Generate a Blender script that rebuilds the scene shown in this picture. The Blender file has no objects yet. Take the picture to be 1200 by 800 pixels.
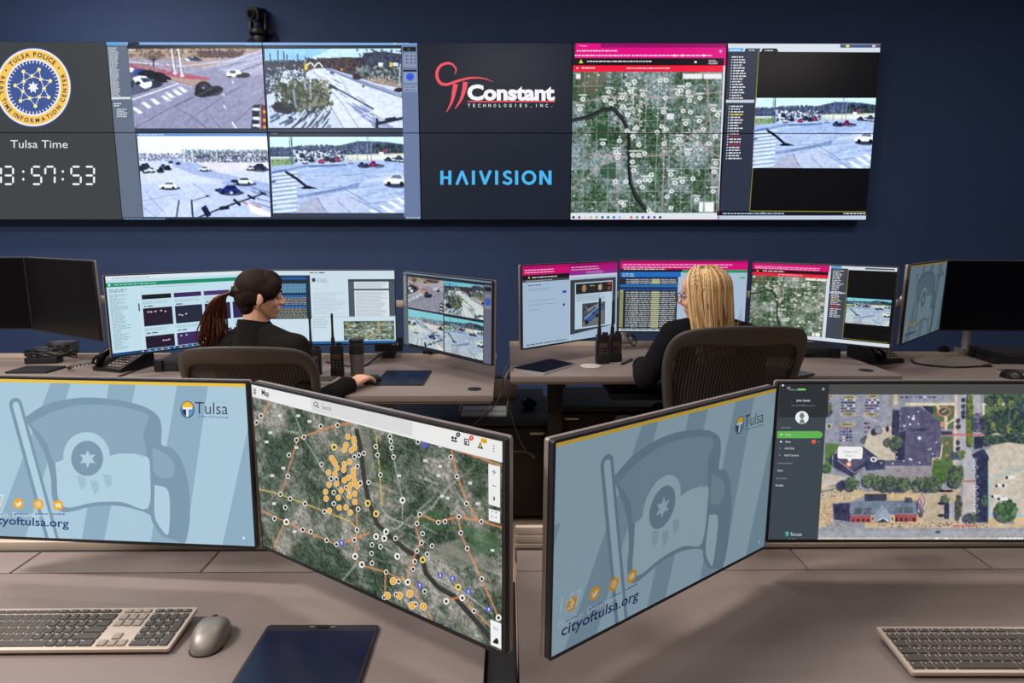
import bpy, bmesh, math, random
import numpy as np
from mathutils import Vector, Matrix, Euler
from mathutils.geometry import tessellate_polygon

# ------------------------------------------------------------------ camera, world, lights, exposure
S = bpy.context.scene
COL = S.collection
CAM = Vector((0.0, 0.0, 1.46))
PITCH, YAW, FPX = 0.1581, -0.0084, 760.0
cam = bpy.data.objects.new('camera', bpy.data.cameras.new('camera'))
COL.objects.link(cam)
cam.location = CAM
cam.rotation_euler = (math.pi / 2 - PITCH, 0, YAW)
cam.data.sensor_width = 36.0
cam.data.lens = FPX / 1200 * 36.0
cam.data.clip_start = 0.05
S.camera = cam
S.view_settings.view_transform = 'Standard'
S.view_settings.look = 'None'
S.view_settings.exposure = 0.0
S.view_settings.gamma = 1.0
S.view_settings.use_curve_mapping = False
w = bpy.data.worlds.new('world'); S.world = w; w.use_nodes = True
w.node_tree.nodes['Background'].inputs[0].default_value = (0.9, 0.92, 1.0, 1)
w.node_tree.nodes['Background'].inputs[1].default_value = 0.05
CEIL = 3.75
LAMPS = [(-2.9, 0.6, 165), (0.0, 0.3, 6), (3.0, 0.6, 15), (-3.2, 2.7, 44), (0.0, 2.3, 30), (3.2, 2.7, 30), (-1.7, -1.6, 26), (1.5, -1.6, 8),
         (-3.0, 4.3, 30)]
for i, (lx, ly, pw) in enumerate(LAMPS):
    ld = bpy.data.lights.new('ceiling_lamp', 'AREA'); ld.shape = 'RECTANGLE'; ld.size = 1.15; ld.size_y = 0.32
    ld.energy = pw; ld.color = (1.0, 0.94, 0.88)
    lo = bpy.data.objects.new('ceiling_lamp', ld); COL.objects.link(lo); lo.location = (lx, ly, CEIL - 0.075)

# ------------------------------------------------------------------ helpers
def lin(c):
    c = np.asarray(c, float) / 255.0
    return np.where(c <= 0.04045, c / 12.92, ((c + 0.055) / 1.055) ** 2.4)
FW = np.array([-math.sin(YAW) * math.cos(PITCH), math.cos(YAW) * math.cos(PITCH), -math.sin(PITCH)])
RT = np.array([math.cos(YAW), math.sin(YAW), 0.0]); UP = np.cross(RT, FW)
def rays(p):
    p = np.asarray(p, float).reshape(-1, 2)
    return FW + RT * ((p[:, :1] - 600) / FPX) + UP * ((400 - p[:, 1:2]) / FPX)
def at(px, py, y=None, z=None):
    """the point of the room on the depth y (or at the height z) that the survey of the photograph gives"""
    d = rays((px, py))[0]
    t = y / d[1] if y is not None else (z - CAM.z) / d[2]
    return Vector(np.array(CAM) + d * t)

def mat(name, rgb, rough=0.5, metal=0.0, spec=0.5, var=0.0, scale=20.0, bump=0.0, stretch=None, coat=0.0, rgb2=None):
    m = bpy.data.materials.new(name); m.use_nodes = True
    nt = m.node_tree; b = nt.nodes['Principled BSDF']
    c = [float(v) for v in lin(rgb)] + [1]
    b.inputs['Base Color'].default_value = c
    b.inputs['Roughness'].default_value = rough; b.inputs['Metallic'].default_value = metal
    b.inputs['Specular IOR Level'].default_value = spec; b.inputs['Coat Weight'].default_value = coat
    if var or bump or rgb2 is not None:
        tc = nt.nodes.new('ShaderNodeTexCoord'); mp = nt.nodes.new('ShaderNodeMapping')
        nt.links.new(tc.outputs['Object'], mp.inputs[0])
        if stretch: mp.inputs['Scale'].default_value = stretch
        n = nt.nodes.new('ShaderNodeTexNoise'); n.inputs['Scale'].default_value = scale; n.inputs['Detail'].default_value = 4
        nt.links.new(mp.outputs[0], n.inputs['Vector'])
        if var or rgb2 is not None:
            r = nt.nodes.new('ShaderNodeValToRGB')
            c2 = [float(v) for v in lin(rgb2)] + [1] if rgb2 is not None else [min(1, v * (1 + var)) for v in c[:3]] + [1]
            c1 = c if rgb2 is not None else [v * (1 - var) for v in c[:3]] + [1]
            r.color_ramp.elements[0].position = 0.3; r.color_ramp.elements[1].position = 0.7
            r.color_ramp.elements[0].color = c1; r.color_ramp.elements[1].color = c2
            nt.links.new(n.outputs['Fac'], r.inputs[0]); nt.links.new(r.outputs[0], b.inputs['Base Color'])
        if bump:
            bp = nt.nodes.new('ShaderNodeBump'); bp.inputs['Strength'].default_value = bump; bp.inputs['Distance'].default_value = 0.01
            nt.links.new(n.outputs['Fac'], bp.inputs['Height']); nt.links.new(bp.outputs[0], b.inputs['Normal'])
    return m

def screen_mat(name, gain):
    m = bpy.data.materials.new(name); m.use_nodes = True
    nt = m.node_tree; b = nt.nodes['Principled BSDF']
    b.inputs['Base Color'].default_value = (0.004, 0.004, 0.005, 1); b.inputs['Roughness'].default_value = 0.32
    b.inputs['Specular IOR Level'].default_value = 0.25
    a = nt.nodes.new('ShaderNodeAttribute'); a.attribute_name = 'Col'
    nt.links.new(a.outputs['Color'], b.inputs['Emission Color']); b.inputs['Emission Strength'].default_value = gain
    m.cycles.emission_sampling = 'NONE'
    return m

def obj(name, bm, m, parent=None, smooth=35):
    me = bpy.data.meshes.new(name); bm.normal_update(); bm.to_mesh(me); bm.free()
    return objm(name, me, m, parent, smooth)
def objm(name, me, m, parent=None, smooth=35):
    for k in (m if isinstance(m, (list, tuple)) else [m]): me.materials.append(k)
    if smooth:
        me.shade_smooth(); me.set_sharp_from_angle(angle=math.radians(smooth))
    o = bpy.data.objects.new(name, me); COL.objects.link(o)
    if parent is not None: o.parent = parent
    return o
def tag(o, label=None, cat=None, group=None, kind=None):
    if label: o['label'] = label
    if cat: o['category'] = cat
    if group: o['group'] = group
    if kind: o['kind'] = kind
    return o
def thing(name, label, cat, loc=(0, 0, 0), rot=(0, 0, 0), group=None):
    o = bpy.data.objects.new(name, None); COL.objects.link(o); o.empty_display_size = 0.05
    o.location = loc; o.rotation_euler = rot
    return tag(o, label, cat, group)
def struct(name, bm, m, smooth=35):
    return tag(obj(name, bm, m, None, smooth), kind='structure')
def copy_tree(o, parent=None):
    c = o.copy(); COL.objects.link(c)
    if parent is not None: c.parent = parent
    for ch in list(o.children): copy_tree(ch, c)
    return c

def B(): return bmesh.new()
def xf(bm, vs, M):
    if M is not None: bmesh.ops.transform(bm, matrix=M, verts=vs)
def box(bm, c, s, rot=None, bev=0.0, seg=2):
    r = bmesh.ops.create_cube(bm, size=1.0); vs = r['verts']
    bmesh.ops.scale(bm, vec=s, verts=vs)
    if bev:
        es = list({e for v in vs for e in v.link_edges})
        q = bmesh.ops.bevel(bm, geom=es, offset=bev, segments=seg, affect='EDGES', profile=0.6)
        vs = list({v for f in q['faces'] for v in f.verts} | {v for v in vs if v.is_valid})
        # every vertex of the bevelled box
        seen = set(vs); st = list(vs)
        while st:
            v = st.pop()
            for e in v.link_edges:
                o = e.other_vert(v)
                if o not in seen: seen.add(o); st.append(o)
        vs = list(seen)
    M = Matrix.Translation(c)
    if rot is not None: M = M @ (rot if isinstance(rot, Matrix) else Euler(rot).to_matrix().to_4x4())
    xf(bm, vs, M)
def frame_of(d):
    d = Vector(d).normalized()
    a = Vector((0, 0, 1)) if abs(d.z) < 0.9 else Vector((1, 0, 0))
    x = a.cross(d).normalized(); return x, d.cross(x).normalized()
def tube(bm, pts, r, n=8, caps=True, flat=1.0):
    pts = [Vector(p) for p in pts]; N = len(pts)
    rs = list(r) if hasattr(r, '__len__') else [r] * N
    rings = []; x = None
    for i, p in enumerate(pts):
        d = (pts[min(i + 1, N - 1)] - pts[max(i - 1, 0)])
        if d.length < 1e-9: d = Vector((0, 0, 1))
        d.normalize()
        if x is None: x, y = frame_of(d)
        else:
            x = (x - d * x.dot(d)); x = x.normalized() if x.length > 1e-6 else frame_of(d)[0]; y = d.cross(x).normalized()
        rings.append([bm.verts.new(p + (x * math.cos(a) + y * math.sin(a) * flat) * rs[i]) for a in [2 * math.pi * k / n for k in range(n)]])
    for a, b in zip(rings, rings[1:]):
        for k in range(n): bm.faces.new((a[k], a[(k + 1) % n], b[(k + 1) % n], b[k]))
    if caps:
        bm.faces.new(list(reversed(rings[0]))); bm.faces.new(rings[-1])
def cyl(bm, p0, p1, r0, r1=None, n=20):
    tube(bm, [p0, p1], [r0, r0 if r1 is None else r1], n)
def lathe(bm, prof, n=24, M=None):
    rings = []; vs = []
    for (r, z) in prof:
        ring = [bm.verts.new((r * math.cos(2 * math.pi * k / n), r * math.sin(2 * math.pi * k / n), z)) for k in range(n)]
        rings.append(ring); vs += ring
    for a, b in zip(rings, rings[1:]):
        for k in range(n): bm.faces.new((a[k], a[(k + 1) % n], b[(k + 1) % n], b[k]))
    bm.faces.new(list(reversed(rings[0]))); bm.faces.new(rings[-1])
    xf(bm, vs, M)
def ball(bm, c, r, rot=None, u=16, v=10):
    q = bmesh.ops.create_uvsphere(bm, u_segments=u, v_segments=v, radius=1.0); vs = q['verts']
    rr = r if hasattr(r, '__len__') else (r, r, r)
    M = Matrix.Translation(c)
    if rot is not None: M = M @ (rot if isinstance(rot, Matrix) else Euler(rot).to_matrix().to_4x4())
    xf(bm, vs, M @ Matrix.Diagonal((*rr, 1)))
def prism(bm, pts, h, M=None, bev=0.0, seg=2):
    """outline in the xy plane pushed up to z = h"""
    vs = [bm.verts.new((p[0], p[1], 0)) for p in pts]
    f = bm.faces.new(vs)
    q = bmesh.ops.extrude_face_region(bm, geom=[f])
    top = [e for e in q['geom'] if isinstance(e, bmesh.types.BMVert)]
    bmesh.ops.translate(bm, vec=(0, 0, h), verts=top)
    allv = vs + top
    bmesh.ops.recalc_face_normals(bm, faces=list({f for v in allv for f in v.link_faces}))
    if bev:
        ts = set(top); es = list({e for v in top for e in v.link_edges if e.other_vert(v) in ts})
        q = bmesh.ops.bevel(bm, geom=es, offset=bev, segments=seg, affect='EDGES', profile=0.6)
        allv = list({v for f in q['faces'] for v in f.verts} | {v for v in allv if v.is_valid})
        seen = set(allv); st = list(allv)
        while st:
            v = st.pop()
            for e in v.link_edges:
                o = e.other_vert(v)
                if o not in seen: seen.add(o); st.append(o)
        allv = list(seen)
    xf(bm, allv, M)
def rrect(w_, h_, r, n=4, cx=0, cy=0):
    pts = []
    for sx, sy, a0 in ((1, 1, 0), (-1, 1, 90), (-1, -1, 180), (1, -1, 270)):
        for k in range(n + 1):
            a = math.radians(a0 + 90 * k / n)
            pts.append((cx + sx * (w_ / 2 - r) + r * math.cos(a), cy + sy * (h_ / 2 - r) + r * math.sin(a)))
    return pts
FACE_Y = Matrix(((1, 0, 0, 0), (0, 0, 1, 0), (0, 1, 0, 0), (0, 0, 0, 1)))   # xy outline -> xz plane, thickness along +y
def curve_pts(ctrl, n=8):
    """Catmull-Rom through the control points"""
    P = [Vector(p) for p in ctrl]; P = [2 * P[0] - P[1]] + P + [2 * P[-1] - P[-2]]; out = []
    for i in range(1, len(P) - 2):
        for k in range(n):
            t = k / n; a, b, c, d = P[i - 1], P[i], P[i + 1], P[i + 2]
            out.append(0.5 * ((2 * b) + (c - a) * t + (2 * a - 5 * b + 4 * c - d) * t * t + (3 * b - a - 3 * c + d) * t ** 3))
    out.append(P[-2]); return out

# ------------------------------------------------------------------ pictures shown by the screens: small painter and vector canvas
def homog(src, dst):
    A = []; b = []
    for (x, y), (u, v) in zip(src, dst):
        A += [[x, y, 1, 0, 0, 0, -u * x, -u * y], [0, 0, 0, x, y, 1, -v * x, -v * y]]; b += [u, v]
    h = np.linalg.solve(np.array(A, float), np.array(b, float)); return np.append(h, 1).reshape(3, 3)
def hap(H, p):
    p = np.asarray(p, float).reshape(-1, 2); q = np.c_[p, np.ones(len(p))] @ H.T; return q[:, :2] / q[:, 2:]
def vnoise(h, w_, cell, rng):
    gh, gw = int(h / cell) + 3, int(w_ / cell) + 3
    g = rng.random((gh, gw)); y = np.arange(h) / cell; x = np.arange(w_) / cell
    yi, xi = y.astype(int), x.astype(int); fy, fx = y - yi, x - xi
    fy, fx = fy * fy * (3 - 2 * fy), fx * fx * (3 - 2 * fx)
    a = g[yi][:, xi] * (1 - fx) + g[yi][:, xi + 1] * fx; b = g[yi + 1][:, xi] * (1 - fx) + g[yi + 1][:, xi + 1] * fx
    return a * (1 - fy)[:, None] + b * fy[:, None]
class Img:
    SS = 2
    def __init__(s, w_, h, quad, col=(0, 0, 0), seed=1):
        s.w, s.h = w_ * s.SS, h * s.SS; s.a = np.zeros((s.h, s.w, 3)) + np.array(col, float)
        s.H = homog(quad, [(0, 0), (s.w, 0), (s.w, s.h), (0, s.h)]); s.rng = np.random.default_rng(seed)
        e = hap(s.H, [quad[0], quad[1]]); s.k = s.w / math.dist(quad[0], quad[1])
    def crop(s, x0, y0, sc):
        """use the pixel frame of another enlarged crop"""
        s.H = s.H @ np.array([[1 / sc, 0, x0], [0, 1 / sc, y0], [0, 0, 1]]); s.k /= sc
    def mask(s, P):
        x0, y0 = np.floor(P.min(0)).astype(int) - 1; x1, y1 = np.ceil(P.max(0)).astype(int) + 1
        x0, y0 = max(x0, 0), max(y0, 0); x1, y1 = min(x1, s.w), min(y1, s.h)
        if x1 <= x0 or y1 <= y0: return None
        X, Y = np.meshgrid(np.arange(x0, x1) + .5, np.arange(y0, y1) + .5); m = np.zeros(X.shape, bool)
        for (ax, ay), (bx, by) in zip(P, np.roll(P, -1, 0)):
            if ay == by: continue
            c = ((ay > Y) != (by > Y)) & (X < (bx - ax) * (Y - ay) / (by - ay) + ax); m ^= c
        return (slice(y0, y1), slice(x0, x1)), m
    def poly(s, pts, col, a=1.0, raw=False):
        P = np.asarray(pts, float) if raw else hap(s.H, pts); q = s.mask(P)
        if q is None: return
        sl, m = q; s.a[sl][m] = s.a[sl][m] * (1 - a) + np.array(col, float) * a
    def ell(s, x, y, rx, ry, col, a=1.0, n=14, rot=0.0):
        t = np.arange(n) * 2 * np.pi / n; c, d = np.cos(rot), np.sin(rot); X, Y = rx * np.cos(t), ry * np.sin(t)
        s.poly(np.c_[x + X * c - Y * d, y + X * d + Y * c], col, a)
    def line(s, pts, w_, col, a=1.0):
        P = hap(s.H, pts); w_ = max(w_ * s.k, 0.9) / 2
        for p, q in zip(P, P[1:]):
            d = q - p; L = np.hypot(*d)
            if L < 1e-6: continue
            n = np.array([-d[1], d[0]]) / L * w_; e = d / L * w_ * .5
            s.poly([p - n - e, q - n + e, q + n + e, p + n - e], col, a, raw=True)
    def rc(s, x0, y0, x1, y1, col, a=1.0): s.poly([(x0, y0), (x1, y0), (x1, y1), (x0, y1)], col, a)
    def dots(s, x0, y0, x1, y1, n, r, cols, a=1.0, asp=0.6):
        for _ in range(int(n * 2.2)):
            c = cols[s.rng.integers(len(cols))]; q = r * .62 * (0.4 + s.rng.random())
            u, v = s.rng.random(), s.rng.random()
            if .35 < (y1 - y0) / (x1 - x0) < 2.8:
                u, v = np.clip(.5 + .26 * s.rng.standard_normal(2), -.1, 1.1)
            s.ell(x0 + (x1 - x0) * u, y0 + (y1 - y0) * v, q, q * asp, c, a, 7, s.rng.random() * 3)
    def grain(s, amp, cell=1.5):
        n = vnoise(s.h, s.w, cell * s.SS / 2, s.rng) - .5; s.a += (n * amp)[:, :, None]
    def car(s, x, y, L, h, col, dark=(25, 28, 40), flip=1, shadow=True):
        if shadow: s.ell(x + L * .1, y + h * .35, L * .58, h * .3, (40, 42, 62), .8)
        s.poly([(x - L / 2, y + h * .3), (x - L / 2, y - h * .05), (x - L * .28, y - h * .15), (x - L * .12, y - h * .5), (x + L * .25, y - h * .5), (x + L * .38, y - h * .12), (x + L / 2, y), (x + L / 2, y + h * .3)], col)
        s.poly([(x - L * .22, y - h * .14), (x - L * .1, y - h * .42), (x + L * .22, y - h * .42), (x + L * .32, y - h * .12)], dark)
        for q in (-.28, .28): s.ell(x + L * q, y + h * .3, h * .17, h * .19, (18, 18, 26))
    def out(s): return np.clip(s.a.reshape(s.h // s.SS, s.SS, s.w // s.SS, s.SS, 3).mean((1, 3)), 0, 255)

_glyph = {}
def glyphs(t, bold=0.0):
    k = (t, bold)
    if k not in _glyph:
        cu = bpy.data.curves.new('t', 'FONT'); cu.body = t; cu.size = 1; cu.offset = bold; cu.resolution_u = 3
        o = bpy.data.objects.new('t', cu); COL.objects.link(o)
        dg = bpy.context.evaluated_depsgraph_get(); e = o.evaluated_get(dg); me = e.to_mesh()
        V = np.array([v.co[:2] for v in me.vertices] or [[0, 0]]); Fc = [tuple(p.vertices) for p in me.polygons]
        e.to_mesh_clear(); bpy.data.objects.remove(o); bpy.data.curves.remove(cu)
        _glyph[k] = (V, Fc)
    return _glyph[k]
class Canvas:
    """flat picture in the plane of a screen; local metres, x right and z up, seen from -y"""
    def __init__(s, tolocal, rect, eps=5e-5, store=None):
        s.map, s.rect, s.eps = tolocal, rect, eps
        s.st = store if store is not None else dict(V=[], F=[], C=[], n=0, L=0)
    def up(s): s.st['L'] += 1
    def view(s, fn): return Canvas(fn, s.rect, s.eps, s.st)
    def unit(s, x0=0.0, y0=0.0, x1=1.0, y1=1.0):
        a, b, c, d = s.rect
        return s.view(lambda p: np.c_[a + (c - a) * (x0 + (x1 - x0) * np.asarray(p, float).reshape(-1, 2)[:, 0]), d - (d - b) * (y0 + (y1 - y0) * np.asarray(p, float).reshape(-1, 2)[:, 1])])
    def crop(s, x0, y0, sc): m = s.map; return s.view(lambda p: m(np.asarray(p, float).reshape(-1, 2) / sc + np.array([x0, y0])))
    def addl(s, L, faces, col):
        st = s.st; n = len(L); c = np.asarray(col, float)
        st['V'].append(np.c_[L[:, 0], np.full(n, -s.eps * (st['L'] + 1)), L[:, 1]])
        st['C'].append(np.broadcast_to(c, (n, 3)) if c.ndim == 1 else c)
        st['F'] += [tuple(i + st['n'] for i in f) for f in faces]; st['n'] += n
    def poly(s, pts, col):
        L = s.map(pts)
        if len(L) > 4:
            tri = tessellate_polygon([[Vector((p[0], p[1], 0)) for p in L]])
            s.addl(L, [tuple(t) for t in tri], col)
        else: s.addl(L, [tuple(range(len(L)))], col)
    def rc(s, x0, y0, x1, y1, col): s.poly([(x0, y0), (x1, y0), (x1, y1), (x0, y1)], col)
    def ell(s, x, y, rx, ry=None, col=(0, 0, 0), n=18):
        ry = rx if ry is None else ry; t = np.arange(n) * 2 * np.pi / n
        L = s.map(np.c_[x + rx * np.cos(t), y + ry * np.sin(t)]); s.addl(L, [tuple(range(n))], col)
    def ring(s, x, y, r0, r1, col, n=48, asp=1.0):
        t = np.arange(n) * 2 * np.pi / n; c, d = np.cos(t), np.sin(t)
        L = s.map(np.r_[np.c_[x + r0 * c, y + r0 * asp * d], np.c_[x + r1 * c, y + r1 * asp * d]])
        s.addl(L, [(k, (k + 1) % n, n + (k + 1) % n, n + k) for k in range(n)], col)
    def line(s, pts, w_, col):
        P = np.asarray(pts, float); N = len(P); ws = np.broadcast_to(np.asarray(w_, float), (N,))
        d = np.gradient(P, axis=0) if N > 2 else np.repeat(P[1:] - P[:1], 2, 0)
        d /= np.maximum(np.hypot(d[:, 0], d[:, 1])[:, None], 1e-9); n = np.c_[-d[:, 1], d[:, 0]] * ws[:, None] / 2
        L = s.map(np.r_[P - n, P + n]); s.addl(L, [(k, k + 1, N + k + 1, N + k) for k in range(N - 1)], col)
    def text(s, t, x0, y0, h, col, x1=None, y1=None, bold=0.0, align='l'):
        V, Fc = glyphs(t, bold); x = V[:, 0] - V[:, 0].min(); W = max(x.max(), 1e-6); y = V[:, 1]; cap = 0.73
        if x1 is None:
            x1 = x0 + W * h / cap; y1 = y0 if y1 is None else y1
            if align == 'c': x0, x1 = x0 - (x1 - x0) / 2, x1 - (x1 - x0) / 2
        f = x / W; s.addl(s.map(np.c_[x0 + (x1 - x0) * f, y0 + ((y0 if y1 is None else y1) - y0) * f - y * h / cap]), Fc, col)
    def arc(s, t, cx, cy, r, a0, a1, h, col, inward=False, bold=0.0, asp=1.0):
        """letters along a circle, angles in degrees clockwise from the right (y down)"""
        adv = [max(np.ptp(glyphs(c, bold)[0][:, 0]), .1) + .1 if c != ' ' else .35 for c in t]; tot = sum(adv); q = 0
        for c, ad in zip(t, adv):
            a = math.radians(a0 + (a1 - a0) * (q + ad / 2) / tot); q += ad
            if c == ' ': continue
            V, Fc = glyphs(c, bold); x = (V[:, 0] - (V[:, 0].min() + V[:, 0].max()) / 2) * h / .73; y = (V[:, 1] - .365) * h / .73
            ex, ey = (-math.sin(a), math.cos(a)), (math.cos(a), math.sin(a))
            if inward: ex = (-ex[0], -ex[1]); ey = (-ey[0], -ey[1])
            s.addl(s.map(np.c_[cx + r * math.cos(a) + x * ex[0] + y * ey[0], cy + (r * math.sin(a) + x * ex[1] + y * ey[1]) * asp]), Fc, col)
    def dash(s, x, y, wd, h, col, rng, rows=1, dy=0, jit=0.35, slope=0.0):
        """lines of writing too small to read: short strokes"""
        for k in range(rows):
            q = x; end = x + wd * (1 - jit * rng.random())
            while q < end:
                l = h * (1.0 + 2.5 * rng.random()); yy = y + k * dy + slope * (q - x)
                s.poly([(q, yy), (min(q + l, end), yy + slope * l), (min(q + l, end), yy + h + slope * l), (q, yy + h)], col); q += l + h * .6
    def raster(s, quad, img):
        h, w_ = img.shape[:2]; c = s.map(quad)
        u = np.linspace(0, 1, w_)[None, :, None]; v = np.linspace(0, 1, h)[:, None, None]
        L = ((c[0] * (1 - u) + c[1] * u) * (1 - v) + (c[3] * (1 - u) + c[2] * u) * v).reshape(-1, 2)
        i = (np.arange(h - 1)[:, None] * w_ + np.arange(w_ - 1)[None, :]).ravel()
        s.addl(L, np.c_[i, i + w_, i + w_ + 1, i + 1].tolist(), img.reshape(-1, 3))
    def cut(s, rect):
        """the picture inside one rectangle, as vertices, faces, colours"""
        V = np.concatenate(s.st['V']); C = lin(np.concatenate(s.st['C'])); a, b, c, d = rect
        ins = (V[:, 0] >= a) & (V[:, 0] <= c) & (V[:, 2] >= b) & (V[:, 2] <= d)
        nv = []; nc = []; nf = []; used = {}
        def old(i):
            if i not in used: used[i] = len(nv); nv.append(V[i]); nc.append(C[i])
            return used[i]
        for f in s.st['F']:
            k = sum(ins[i] for i in f)
            if k == len(f): nf.append(tuple(old(i) for i in f)); continue
            P = V[list(f)]
            if P[:, 0].max() <= a or P[:, 0].min() >= c or P[:, 2].max() <= b or P[:, 2].min() >= d: continue
            pg = [(P[j], C[f[j]]) for j in range(len(f))]
            for ax, lim, sg in ((0, a, 1), (0, c, -1), (2, b, 1), (2, d, -1)):
                o = []
                for j in range(len(pg)):
                    (p, pc), (q, qc) = pg[j], pg[(j + 1) % len(pg)]; dp, dq = (p[ax] - lim) * sg, (q[ax] - lim) * sg
                    if dp >= 0: o.append((p, pc))
                    if (dp > 0 > dq) or (dp < 0 < dq):
                        t = dp / (dp - dq); o.append((p + (q - p) * t, pc + (qc - pc) * t))
                pg = o
                if not pg: break
            if len(pg) > 2:
                n = len(nv); nv += [p for p, _ in pg]; nc += [q for _, q in pg]; nf.append(tuple(range(n, n + len(pg))))
        return nv, nf, nc
    def mesh(s, name, rect, m, parent):
        v, f, c = s.cut(rect); me = bpy.data.meshes.new(name)
        me.from_pydata([tuple(p) for p in v], [], f)
        at_ = me.attributes.new('Col', 'FLOAT_COLOR', 'POINT')
        at_.data.foreach_set('color', np.c_[np.array(c), np.ones(len(c))].astype(np.float32).ravel())
        # all faces look towards -y
        bm = B(); bm.from_mesh(me); bm.normal_update()
        fl = [q for q in bm.faces if q.normal.y > 0]
        if fl: bmesh.ops.reverse_faces(bm, faces=fl)
        bm.to_mesh(me); bm.free()
        return objm(name, me, m, parent, 0)

# ------------------------------------------------------------------ materials
M = {
 'wall': mat('navy_wall_paint', (45, 68, 110), 0.75, var=0.05, scale=1.5),
 'side': mat('grey_wall_paint', (100, 102, 108), 0.8),
 'ceil': mat('ceiling_paint', (205, 202, 198), 0.9),
 'carpet': mat('beige_carpet', (176, 152, 130), 0.95, var=0.22, scale=160, bump=0.4),
 'desk': mat('brown_grey_laminate', (137, 123, 118), 0.5, var=0.03, scale=6, stretch=(1, 6, 1)),
 'edge': mat('desk_edge_band', (120, 102, 92), 0.5),
 'rail': mat('beige_aluminium_rail', (214, 196, 178), 0.4, metal=0.2),
 'black': mat('black_plastic', (22, 22, 24), 0.45),
 'blackg': mat('black_gloss', (7, 7, 9), 0.22, spec=.22),
 'dark': mat('dark_steel', (38, 37, 40), 0.5, metal=0.3),
 'cab': mat('black_cabinet_laminate', (24, 22, 22), 0.5, var=0.1, scale=8),
 'cabh': mat('brushed_handle', (205, 188, 172), 0.35, metal=0.7),
 'mon': mat('silver_monitor_shell', (176, 164, 160), 0.36, metal=0.5),
 'monf': mat('dark_monitor_frame', (38, 36, 40), 0.42),
 'outlet': mat('outlet_grey', (88, 88, 94), 0.5),
 'silver': mat('silver_arm', (196, 192, 190), 0.35, metal=0.6),
 'kb': mat('silver_keyboard_deck', (200, 182, 168), 0.42, metal=0.25),
 'key': mat('dark_grey_key', (70, 66, 64), 0.55),
 'keylt': mat('light_grey_key', (150, 138, 128), 0.55),
 'leg': mat('key_legend', (205, 200, 195), 0.6),
 'mouse': mat('graphite_mouse_plastic', (142, 134, 130), 0.42, metal=0.35),
 'tab': mat('navy_glass', (14, 20, 52), 0.25, var=0.15, scale=90, stretch=(0.02, 8, 1)),
 'tabf': mat('black_tablet_frame', (34, 33, 36), 0.5),
 'skin': mat('skin', (232, 176, 148), 0.5, var=0.04, scale=30),
 'lip': mat('lips', (186, 108, 98), 0.45),
 'eye': mat('eye_white', (186, 176, 168), 0.4), 'iris': mat('iris', (50, 36, 28), 0.3),
 'hairA': mat('dark_brown_hair', (22, 15, 13), 0.6, spec=.12, rgb2=(52, 36, 30), scale=60, bump=0.3, stretch=(6, 6, 0.7)),
 'hairS': mat('brown_hair_strands', (30, 20, 17), 0.5, spec=.2, rgb2=(66, 46, 37), scale=40, stretch=(6, 6, 0.7)),
 'blond1': mat('light_blonde_strands', (232, 196, 142), 0.45, rgb2=(246, 218, 168), scale=30, stretch=(7, 7, .3)), 'blond2': mat('honey_blonde_strands', (186, 138, 88), 0.45, rgb2=(222, 178, 120), scale=30, stretch=(7, 7, .3)), 'blond3': mat('brown_blonde_roots', (124, 88, 58), 0.45, rgb2=(168, 124, 80), scale=30, stretch=(7, 7, .3)),
 'hairP': mat('auburn_ponytail_hair', (58, 32, 24), 0.45, spec=.35, rgb2=(134, 76, 48), scale=45, bump=0.4, stretch=(5, 5, 0.6)),
 'hairB': mat('blonde_hair', (128, 90, 56), 0.45, rgb2=(236, 202, 150), scale=70, bump=0.4, stretch=(7, 7, 0.22)),
 'jacket': mat('black_brown_jacket', (27, 24, 24), 0.95, spec=.15, var=0.2, scale=40, bump=0.2),
 'topB': mat('black_knit_top', (20, 20, 24), 0.95, spec=.15, var=0.2, scale=40, bump=0.2),
 'trous': mat('dark_trousers', (24, 25, 30), 0.9),
 'chair': mat('graphite_chair_frame', (72, 66, 64), 0.42, var=0.06, scale=12),
 'chairb': mat('black_chair_base', (30, 29, 30), 0.5),
 'steel': mat('brushed_steel_tumbler', (132, 124, 122), 0.38, metal=0.5),
 'paper': mat('white_paper', (225, 228, 232), 0.8),
 'folder': mat('grey_brown_folder', (120, 108, 100), 0.6),
 'lcd': mat('phone_display', (120, 130, 128), 0.4),
 'blue': mat('blue_cable', (30, 90, 170), 0.5),
 'gold': mat('brass_pin', (180, 140, 80), 0.4, metal=0.6),
 'lampd': mat('lamp_housing', (225, 222, 215), 0.6),
 'coast': mat('speckled_stone_coaster', (205, 196, 186), 0.8, var=0.3, scale=220),
 'cable': mat('grey_cable', (112, 104, 98), 0.5),
 'glass': mat('spectacle_frame', (120, 60, 50), 0.3),
 'radiolcd': mat('radio_display', (78, 56, 52), 0.4),
}
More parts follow.
